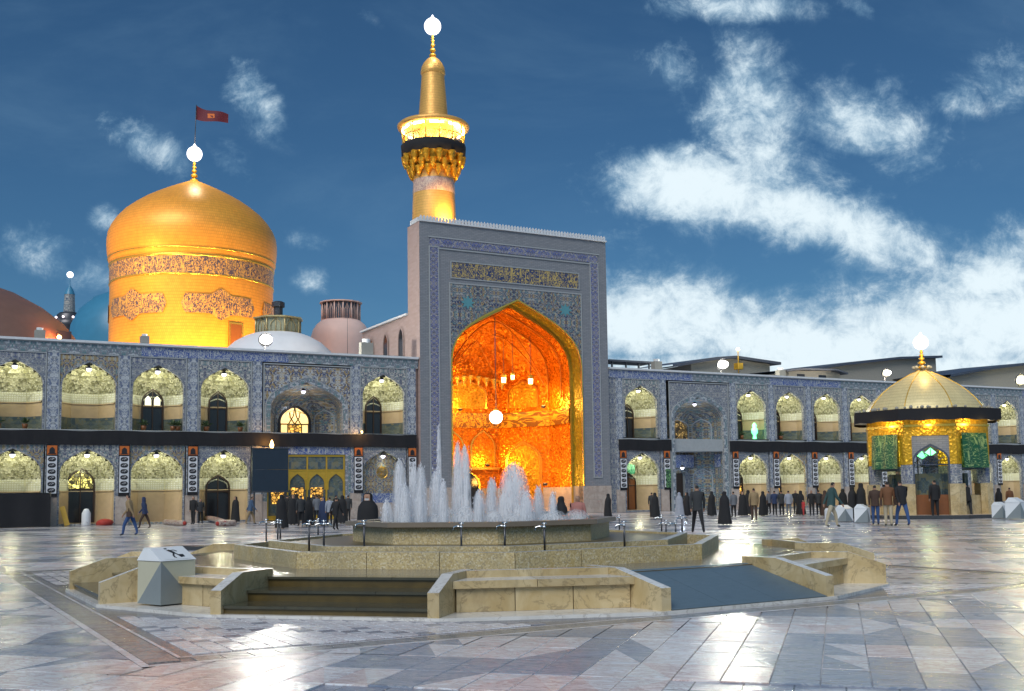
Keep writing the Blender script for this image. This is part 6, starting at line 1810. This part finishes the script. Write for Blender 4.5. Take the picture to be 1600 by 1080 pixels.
for k in range(8):
    a0, a1 = PI / 8 + (k - 1) * PI / 4, PI / 8 + k * PI / 4
    mb = MB(); mb.lathe(dp, 4, 0, True, 0, 0, a0, a1); mb.build('dome_panel', [m_panelgold], kk)
    mb = MB(); mb.tube([((r + .02) * math.cos(a1), (r + .02) * math.sin(a1), z) for r, z in dp], .022, 6); mb.build('dome_rib', [m_brass], kk)
mb = MB()
for k in range(46):
    a_ = rs.uniform(0, 2 * PI); r = rs.uniform(3.1, 3.45); mb.ball((r * math.cos(a_), r * math.sin(a_), 5.46), rs.uniform(.05, .11), 6)
stuff(mb.build('pigeons', [m_shed], kk))
m_bulbs = emis('pale_bulb', (.9, .92, 1), 1.2)
mb = MB()
for k in range(8):
    a_ = 2 * PI * k / 8; mb.ball((.42 * math.cos(a_), .42 * math.sin(a_), 7.72), .10, 8)
mb.build('crown_bulbs', [m_shed], kk)
finial(kk, 7.65, 9.05, .26, .40, e_pink)
light('lamp_light', kk, (.9, 0.1, 8.35), 75, (1, .72, .25), .15)
light('lamp_light', kk, (0, 0, 3.6), 90, (.85, 1, .55), .3)
for k in (-1, 0, 1, 2):
    a_ = k * PI / 4; light('lamp_light', kk, (3.45 * math.cos(a_), 3.45 * math.sin(a_), 4.66), 26, (1, .72, .22), .12)

# ================================================================== LITTER BINS
def pyr_bin(p, rz, lb, s=1.0, near=False):
    """bin with facets: grey triangle rising to the front corner, pale upper facets, gabled lid"""
    t = thing('litter_bin', lb, 'litter bin', p, rz, 'faceted litter bins')
    h, a, H = .30 * s, .30 * s, .66 * s
    C = [(-a, -a), (a, -a), (a, a), (-a, a)]
    up, lo = MB(), MB()
    for i in range(4):
        A, B = C[i], C[(i + 1) % 4]
        # each side: the corner i has a raised apex at the top, the grey facet runs down to both feet
        if i % 2 == 1:
            lo.face([(*A, .02), (*B, .02), (*B, H)]); up.face([(*A, .02), (*B, H), (*A, H)])
        else:
            lo.face([(*A, .02), (*B, .02), (*A, H)]); up.face([(*B, .02), (*B, H), (*A, H)])
    lo.face([(*c, .02) for c in C[::-1]])
    b_ = up.build('upper_facets', [m_creamp if near else m_white], t); lo.build('lower_facets', [m_greyp], t)
    mb = MB(); e = .012 * s; rt = .20 * s
    A = [(-a - e, -a - e, H + .006), (a + e, -a - e, H + .006), (a + e, a + e, H + .006), (-a - e, a + e, H + .006)]
    Tt = [(-a * .96, a * .06, H + rt), (a * .96, a * .06, H + rt), (a * .96, a * .55, H + rt), (-a * .96, a * .55, H + rt)]
    for i in range(4): mb.face([A[i], A[(i + 1) % 4], Tt[(i + 1) % 4], Tt[i]], 0)
    mb.face(Tt); mb.face(A[::-1]); lid = mb.build('lid', [m_white], t)
    # flap on the sloping front with the tidy-man sign
    def L(u, v, o=.004):              # u across, v up the slope, both 0..1
        x = -a + 2 * a * u; y = (-a - e) + (a * 1.06 + e) * v; z = H + .006 + (rt - .006) * v
        n = Vector((0, -(rt), a * 1.06)).normalized(); return (x + n.x * o, y + n.y * o, z + n.z * o)
    mb = MB(); mb.face([L(.12, .08), L(.9, .08), L(.9, .92), L(.12, .92)]); fl_ = mb.build('flap', [m_white], lid)
    if near:
        mb = MB()
        def st(p0, p1, w_=.03):
            d = Vector((p1[0] - p0[0], (p1[1] - p0[1]))).normalized(); n = Vector((-d.y, d.x)) * w_
            mb.face([L(p0[0] - n.x, p0[1] - n.y, .008), L(p1[0] - n.x, p1[1] - n.y, .008), L(p1[0] + n.x, p1[1] + n.y, .008), L(p0[0] + n.x, p0[1] + n.y, .008)])
        st((.40, .80), (.40, .88), .04); st((.43, .74), (.55, .52), .05); st((.46, .70), (.60, .72), .02); st((.60, .72), (.66, .62), .02); st((.53, .52), (.46, .34), .025); st((.46, .34), (.46, .2), .025); st((.56, .5), (.62, .36), .025); st((.62, .36), (.66, .2), .025)
        st((.70, .22), (.70, .40), .06); st((.46, .2), (.50, .17), .02)
        mb.build('tidy_man_sign', [m_ink], lid)
bp = G(256, 949); pyr_bin((bp.x, bp.y + .10, .036), R(52), 'large faceted litter bin with a tidy-man sign, in front of the left bench', .93, True)
for (px, py, s, rz, lb) in ((1299, 814, .70, 20, 'smallest litter bin, left of the pair near the kiosk'), (1320, 815, .88, 35, 'white litter bin behind the man in beige trousers, left of the plinth bin'), (1348, 817, .95, 60, 'white faceted bin in front of the kiosk plinth'),
                            (1563, 810, .9, 40, 'white litter bin right of the kiosk, behind its neighbour'), (1588, 811, 1.15, 45, 'white litter bin at the right edge')):
    pyr_bin(G(px, py), R(rz), lb, s)
mt = thing('dark_stone_step', 'low dark mounting block lying on the paving beyond the left bench', 'block', G(300, 858), R(-15))
mb = MB(); mb.box(-.9, .7, -.25, .25, 0, .10); mb.box(.2, .7, -.6, -.26, 0, .10); mb.build('block', [m_darkstone], mt)

# ================================================================== PEOPLE
m_skin = plain('skin', (0.36, 0.20, 0.13), 0.6, 0, .05)
m_hair = plain('dark_hair', (0.012, 0.010, 0.009), 0.7)
m_shoe = plain('black_shoe', (0.012, 0.012, 0.012), 0.4)
CLR = {'black': (0.012, 0.012, 0.014), 'navy': (0.02, 0.035, 0.09), 'jeans': (0.03, 0.075, 0.20), 'tan': (0.27, 0.19, 0.10), 'beige': (0.42, 0.36, 0.25), 'grey': (0.13, 0.14, 0.16), 'lgrey': (0.28, 0.30, 0.35), 'brown': (0.15, 0.065, 0.028),
       'dgreen': (0.03, 0.07, 0.07), 'charcoal': (0.03, 0.032, 0.035), 'maroon': (0.12, 0.03, 0.03), 'pink': (0.36, 0.15, 0.13), 'red': (0.45, 0.04, 0.04), 'dkbrown': (0.06, 0.035, 0.025), 'white': (0.55, 0.55, 0.56), 'jacketblue': (0.05, 0.09, 0.16)}
def cm(c): return plain('fabric_' + c, CLR[c], 0.85, 0, 0.2, 9, 0.3)
def skin_mesh(verts, edges, radii, sub=1):
    me = bpy.data.meshes.new('tmp'); me.from_pydata(verts, edges, []); o = bpy.data.objects.new('tmp', me); COL.objects.link(o)
    md = o.modifiers.new('s', 'SKIN'); md.use_smooth_shade = True
    for i, r in enumerate(radii): me.skin_vertices[0].data[i].radius = r if isinstance(r, tuple) else (r, r)
    me.skin_vertices[0].data[0].use_root = True
    s2 = o.modifiers.new('u', 'SUBSURF'); s2.levels = sub; s2.render_levels = sub
    dg = bpy.context.evaluated_depsgraph_get(); out = bpy.data.meshes.new_from_object(o.evaluated_get(dg))
    bpy.data.objects.remove(o); bpy.data.meshes.remove(me)
    return out
def man_mesh(pose):
    """standing height 1.72, facing +x; slots: skin, top, bottom, hair, shoes"""
    f1, f2, k1, k2 = {'walk': (.26, -.27, .09, -.05), 'stride': (.40, -.38, .16, -.14), 'stand': (.05, -.03, .05, 0), 'work': (.12, -.08, .10, 0)}[pose]
    a1, a2 = {'walk': (-.24, .26), 'stride': (-.14, .16), 'stand': (.05, .03), 'work': (.30, .26)}[pose]
    lean = {'walk': .06, 'stride': .04, 'stand': 0.0, 'work': .14}[pose]
    yw = .19 if pose == 'stride' else .095
    V, Rr, E = [], [], []
    def v(p, r, par=None):
        V.append(p); Rr.append(r); i = len(V) - 1
        if par is not None: E.append((par, i))
        return i
    pel = v((0, 0, .95), (.15, .115))
    w_ = v((lean * .4, 0, 1.10), (.15, .11), pel); ch = v((lean * .8, 0, 1.32), (.175, .125), w_); nk = v((lean * 1.1, 0, 1.455), (.075, .07), ch)
    h0 = v((lean * 1.25 + .01, 0, 1.53), (.072, .08), nk); h1 = v((lean * 1.3 + .015, 0, 1.60), (.083, .095), h0); h2 = v((lean * 1.3 + .0, 0, 1.675), (.06, .065), h1)
    v((lean * 1.3 + .105, 0, 1.585), (.017, .02), h1)
    for s, fx, kx, ax in ((1, f1, k1, a1), (-1, f2, k2, a2)):
        hp = v((0, s * .085, .88), .105, pel); kn = v((kx + fx * .45, s * (.09 + (yw - .095) * .5), .48), .072, hp)
        lift = .03 if fx < -.2 else 0; an = v((fx, s * yw, .10 + lift), .048, kn); v((fx + .12, s * (yw + .01), .045 + lift * .6), .038, an)
        sh = v((lean * .85, s * .185, 1.39), .070, ch); el = v((lean * .8 + ax * .35 - .02, s * .235, 1.12), .055, sh)
        wr = v((lean + ax, s * (.22 if pose != 'work' else .12), .88 if pose != 'work' else 1.08), .040, el); hd = v((lean + ax * 1.1 + .02, s * (.215 if pose != 'work' else .10), .80 if pose != 'work' else 1.09), .034, wr)
        v((lean + ax * 1.1 + .03, s * .21 if pose != 'work' else s * .08, .74 if pose != 'work' else 1.10), .020, hd)
    me = skin_mesh(V, E, Rr, 1)
    for _ in range(5): me.materials.append(None)
    hx = lean * 1.3
    for p in me.polygons:
        c = p.center; m_ = 1
        if c.z > 1.475:
            m_ = 0
            if c.z > 1.655 or (c.x < hx - .005 and c.z > 1.535) or (c.z > 1.62 and c.x < hx + .05): m_ = 3
        elif pose != 'work' and c.z < .86 and abs(c.y) > .185 and c.z > .6: m_ = 0
        elif pose == 'work' and c.x > lean + .30 and c.z > .95: m_ = 0
        elif c.z < .10: m_ = 4
        elif c.z < .84: m_ = 2
        p.material_index = m_
    return me
def chador_mesh(var=0):
    mb = MB(); prof = [(.33, .04), (.325, .12), (.30, .4), (.27, .7), (.25, .95), (.245, 1.15), (.225, 1.28), (.165, 1.38), (.115, 1.44), (.108, 1.50), (.112, 1.555), (.098, 1.61), (.06, 1.645), (.008, 1.655)]
    ph = var * 1.7
    n = 28; k0 = len(mb.v)
    for r, z in prof:
        for i in range(n):
            a_ = 2 * PI * i / n; fold = (.09 * math.sin(5 * a_ + ph) + .05 * math.sin(9 * a_ + ph * 2)) * max(0, 1 - z / 1.25)
            rr = r * (1 + fold); sx = .80 if z < 1.4 else 1.0
            x = rr * math.cos(a_) * sx + (.05 * math.sin(PI * min(1, z / 1.3)) * (1 if var % 2 else .3)); y = rr * math.sin(a_)
            if 1.47 < z < 1.6 and abs((a_ + PI) % (2 * PI) - PI) < .6: x -= .008
            mb.v.append((x, y, z))
    for q in range(len(prof) - 1):
        for i in range(n):
            j = (i + 1) % n; am = 2 * PI * (i + .5) / n; am = (am + PI) % (2 * PI) - PI; zm = (prof[q][1] + prof[q + 1][1]) / 2
            mi = 1
            if 1.455 < zm < 1.60 and abs(am) < .62: mi = 0
            mb.f.append([q * n + i, q * n + j, (q + 1) * n + j, (q + 1) * n + i]); mb.mi.append(mi); mb.sm.append(True)
    for s in (-1, 1): mb.tube([(-.02, s * .09, .03), (.13, s * .09, .03)], [.04, .03], 6, 4)
    mb.tube([(.10, 0, 1.535), (.125, 0, 1.52)], [.012, .016], 5, 0)
    me = mb.mesh('chador', [None] * 5 if 0 else [m_skin, m_black, m_black, m_hair, m_shoe])
    return me
PMESH = {k: man_mesh(k) for k in ('walk', 'stride', 'stand', 'work')}
CH = [chador_mesh(k) for k in range(3)]
mb = MB(); mb.lathe([(.12, -.05), (.135, .02), (.115, .09), (.06, .13), (.01, .14)], 12, a0=PI * .35, a1=PI * 1.65); 
HOODM = mb
def person(px, py, hpx, kind, top, bottom, face, lb, dist=None, cat='person', group=None, hair=True):
    if dist: p = D(px, py, dist); p.z = 0
    else: p = G(px, py)
    h = hpx * p.y / FPX * 1.0
    base = 1.72 if kind != 'chador' else 1.66
    s = max(.86 if hpx > 30 else .4, min(1.12, h / base))
    t = thing('person', lb, cat, p, R(face), group)
    if kind == 'chador':
        me = CH[len(lb) % 3].copy(); me.materials[1] = cm(top); me.materials[2] = cm(top)
        o = link('body', me, t)
    else:
        me = PMESH[kind].copy(); ms = [m_skin, cm(top), cm(bottom), m_hair, m_shoe]
        for i in range(5): me.materials[i] = ms[i]
        o = link('body', me, t)
        # jacket skirt: clothing as its own piece
        ln = {'walk': .06, 'stride': .04, 'stand': 0.0, 'work': .14}[kind]
        mb = MB(); n = 16; prof = [(.185, .17, .80), (.175, .165, .95), (.165, .165, 1.10), (.175, .205, 1.28), (.15, .215, 1.38), (.09, .13, 1.45), (.075, .08, 1.475)]
        for q, (rx, ry, z) in enumerate(prof):
            for i in range(n):
                a_ = 2 * PI * i / n; f = 1 + .04 * math.sin(3 * a_ + z * 9)
                mb.v.append((ln * max(0, (z - .9)) / .5 + rx * .82 * f * math.cos(a_), ry * f * math.sin(a_), z))
        for q in range(len(prof) - 1):
            for i in range(n):
                j = (i + 1) % n; mb.f.append([q * n + i, q * n + j, (q + 1) * n + j, (q + 1) * n + i]); mb.mi.append(0); mb.sm.append(True)
        mb.build('jacket', [cm(top)], t, fix=False)
        if len(lb) % 4 == 0:          # a shoulder bag
            mb = MB(); mb.box(-.09, .09, .20, .27, .78, 1.0); mb.build('bag', [cm('dkbrown')], t)
            mb = MB(); mb.tube([(ln * .3, .23, .98), (ln * .6, .12, 1.25), (ln * .8, -.05, 1.47)], .013, 5); mb.build('bag_strap', [cm('dkbrown')], t)
        if 'hood' in lb:
            mb = MB(); mb.lathe([(.13, -.16), (.125, -.05), (.12, .04), (.08, .11), (.01, .125)], 14, a0=PI * .3, a1=PI * 1.7); mb.build('hood', [cm(top)], t, (ln * 1.3, 0, 1.60), fix=False)
    t.scale = (s, s, s)
    return t
Gc = 'pilgrims crowding before the brass gate'; Gr = 'people gathered along the right arcade'
P_ = person
P_(203, 838, 66, 'walk', 'tan', 'jeans', 185, 'man in a tan jacket and blue jeans striding left')
P_(226, 827, 50, 'walk', 'navy', 'dkbrown', 190, 'man in a dark blue hooded coat walking left behind the man in jeans')
P_(302, 820, 45, 'stand', 'black', 'black', 250, 'person in black standing by the orange bucket, left of a pair')
P_(313, 819, 40, 'stand', 'charcoal', 'black', 300, 'person in a dark coat bending over the carpets, right of a pair')
P_(247, 812, 26, 'work', 'maroon', 'dkbrown', 330, 'person sitting low among the carpet rolls')
P_(391, 820, 45, 'walk', 'jacketblue', 'tan', 20, 'person in a slate-blue coat and tan trousers by the screen leg')
P_(368, 816, 40, 'chador', 'black', 'black', 240, 'woman in black in front of the dark open doorway')
P_(127, 818, 38, 'stand', 'black', 'black', 260, 'person in black half hidden inside the glazed doorway', group=None)
crowd = [(440, 826, 53, 'chador', 'black', 'leftmost woman in black before the gate, standing nearest the screen'), (457, 820, 47, 'chador', 'black', 'woman in black second from the left before the brass gate'), (470, 823, 50, 'stand', 'charcoal', 'man in a charcoal coat among the women before the gate'),
         (482, 822, 46, 'chador', 'black', 'woman in black beside the charcoal-coated man'), (495, 819, 46, 'stand', 'grey', 'man in a grey jacket in the middle of the gate crowd'), (505, 821, 44, 'chador', 'navy', 'woman in a navy cloak in the gate crowd'),
         (515, 822, 46, 'stand', 'lgrey', 'person in a pale grey coat among the black cloaks'), (524, 829, 50, 'walk', 'black', 'man in black stepping out at the front of the gate crowd'), (535, 818, 44, 'chador', 'black', 'woman in black at the right end of the gate crowd'),
         (544, 815, 42, 'stand', 'charcoal', 'man in a dark coat behind the right end of the gate crowd'), (449, 815, 42, 'stand', 'black', 'man in black at the back left of the gate crowd'), (463, 814, 42, 'chador', 'black', 'woman in black right against the brass gate'), (489, 813, 42, 'stand', 'charcoal', 'man in a dark coat right against the brass gate'), (525, 813, 40, 'stand', 'black', 'man in black against the right gate leaf')]
for px, py, h, k, c, lb in crowd: P_(px, py, h, k, c, 'black', rs.choice((60, 80, 100, 120, 250, 300)), lb, group=Gc)
w_ = P_(575, 812, 45, 'chador', 'black', 'black', 262, 'woman in a spread black chador and white headscarf behind the basin rim', dist=29.0); w_.scale = (1.05, 1.15, .96)
mb = MB(); mb.lathe([(.12, 1.30), (.10, 1.43), (.104, 1.47), (.112, 1.50)], 12, a0=-.5, a1=.5); mb.build('white_scarf', [cm('white')], w_, (.012, 0, 0), fix=False)
P_(877, 806, 40, 'chador', 'black', 'black', 20, 'woman in black right of the last water jet', dist=30)
P_(903, 806, 45, 'stand', 'pink', 'beige', 250, 'man in a dusty pink shirt and beige trousers behind the basin', dist=29.0)
P_(951, 813, 41, 'chador', 'black', 'black', 160, 'woman in black walking at the foot of the gateway')
P_(1024, 809, 39, 'chador', 'black', 'black', 100, 'woman in black at the wooden door right of the hall'); P_(1019, 807, 37, 'stand', 'charcoal', 'black', 100, 'man in a charcoal coat next to the woman at the wooden door')
P_(1062, 807, 36, 'chador', 'lgrey', 'lgrey', 60, 'woman in a pale grey cloak in the tall porch'); P_(1074, 806, 36, 'chador', 'black', 'black', 200, 'woman in black right of the pale grey cloak')
P_(1091, 834, 77, 'stride', 'charcoal', 'black', 80, 'man in a dark coat striding away, legs apart, beyond the trough')
P_(1113, 806, 38, 'chador', 'black', 'black', 120, 'woman in black between the striding man and a larger cloaked figure'); P_(1133, 820, 52, 'chador', 'black', 'black', 70, 'large figure in a full black chador with pale shoes'); P_(1147, 809, 38, 'stand', 'grey', 'black', 110, 'man in grey behind the large chador')
P_(1179, 814, 52, 'stand', 'tan', 'dkbrown', 95, 'man in a tan jacket and brown trousers seen from behind')
rc_ = [(1161, 806, 38, 'chador', 'black', 'woman in black left of the tan-jacketed man'), (1170, 804, 38, 'chador', 'black', 'second woman in black close behind the tan-jacketed man'), (1193, 806, 38, 'chador', 'black', 'stooping woman in black right of the tan-jacketed man'), (1211, 806, 40, 'stand', 'navy', 'man in navy at the left of the arcade crowd'),
       (1222, 806, 39, 'stand', 'charcoal', 'man in charcoal second in the arcade crowd'), (1233, 807, 41, 'stand', 'lgrey', 'man in a pale blue-grey shirt seen from behind'), (1244, 804, 37, 'stand', 'black', 'man in black behind the pale-shirted man'), (1269, 807, 40, 'stand', 'black', 'person in black behind the child in red'),
       (1280, 806, 40, 'stand', 'charcoal', 'man in a dark coat right of the child in red'), (1252, 805, 38, 'chador', 'black', 'woman in black left of the child in red'), (1290, 806, 38, 'chador', 'dkbrown', 'woman in a dark brown cloak behind the walking man'), (1202, 804, 36, 'stand', 'grey', 'man in grey between two black cloaks'),
       (1318, 806, 42, 'chador', 'black', 'woman in black right behind the walking man'), (1333, 810, 50, 'chador', 'black', 'woman in black beside the bins'), (1347, 810, 55, 'chador', 'black', 'taller woman in black directly left of the kiosk')]
for px, py, h, k, c, lb in rc_: P_(px, py, h, k, c, 'black' if c != 'lgrey' else 'grey', rs.choice((70, 90, 110, 130, 260)), lb, group=Gr)
P_(1256, 806, 25, 'stand', 'red', 'red', 200, 'small child in red in the arcade crowd')
P_(1300, 825, 73, 'walk', 'dgreen', 'beige', 10, 'man in a dark green jacket and beige trousers walking right')
P_(1369, 821, 64, 'stand', 'dkbrown', 'jeans', 80, 'man in a dark brown jacket, left of the trio before the kiosk'); P_(1389, 823, 72, 'stand', 'brown', 'beige', 75, 'man in a rust-brown jacket and pale trousers, middle of the trio')
P_(1411, 823, 74, 'walk', 'black', 'jeans', 100, 'person in a long black coat and jeans, right of the trio')
P_(1462, 806, 62, 'stand', 'black', 'black', 100, 'person in black at the kiosk counter under the arch', dist=52.6)
P_(1514, 804, 56, 'work', 'black', 'charcoal', 110, 'person in black stooping at the right side of the kiosk', dist=53.5)
P_(1562, 803, 40, 'chador', 'black', 'black', 120, 'woman in black right of the kiosk, behind the bins'); P_(1579, 802, 38, 'stand', 'brown', 'dkbrown', 100, 'man in a brown coat at the right edge')
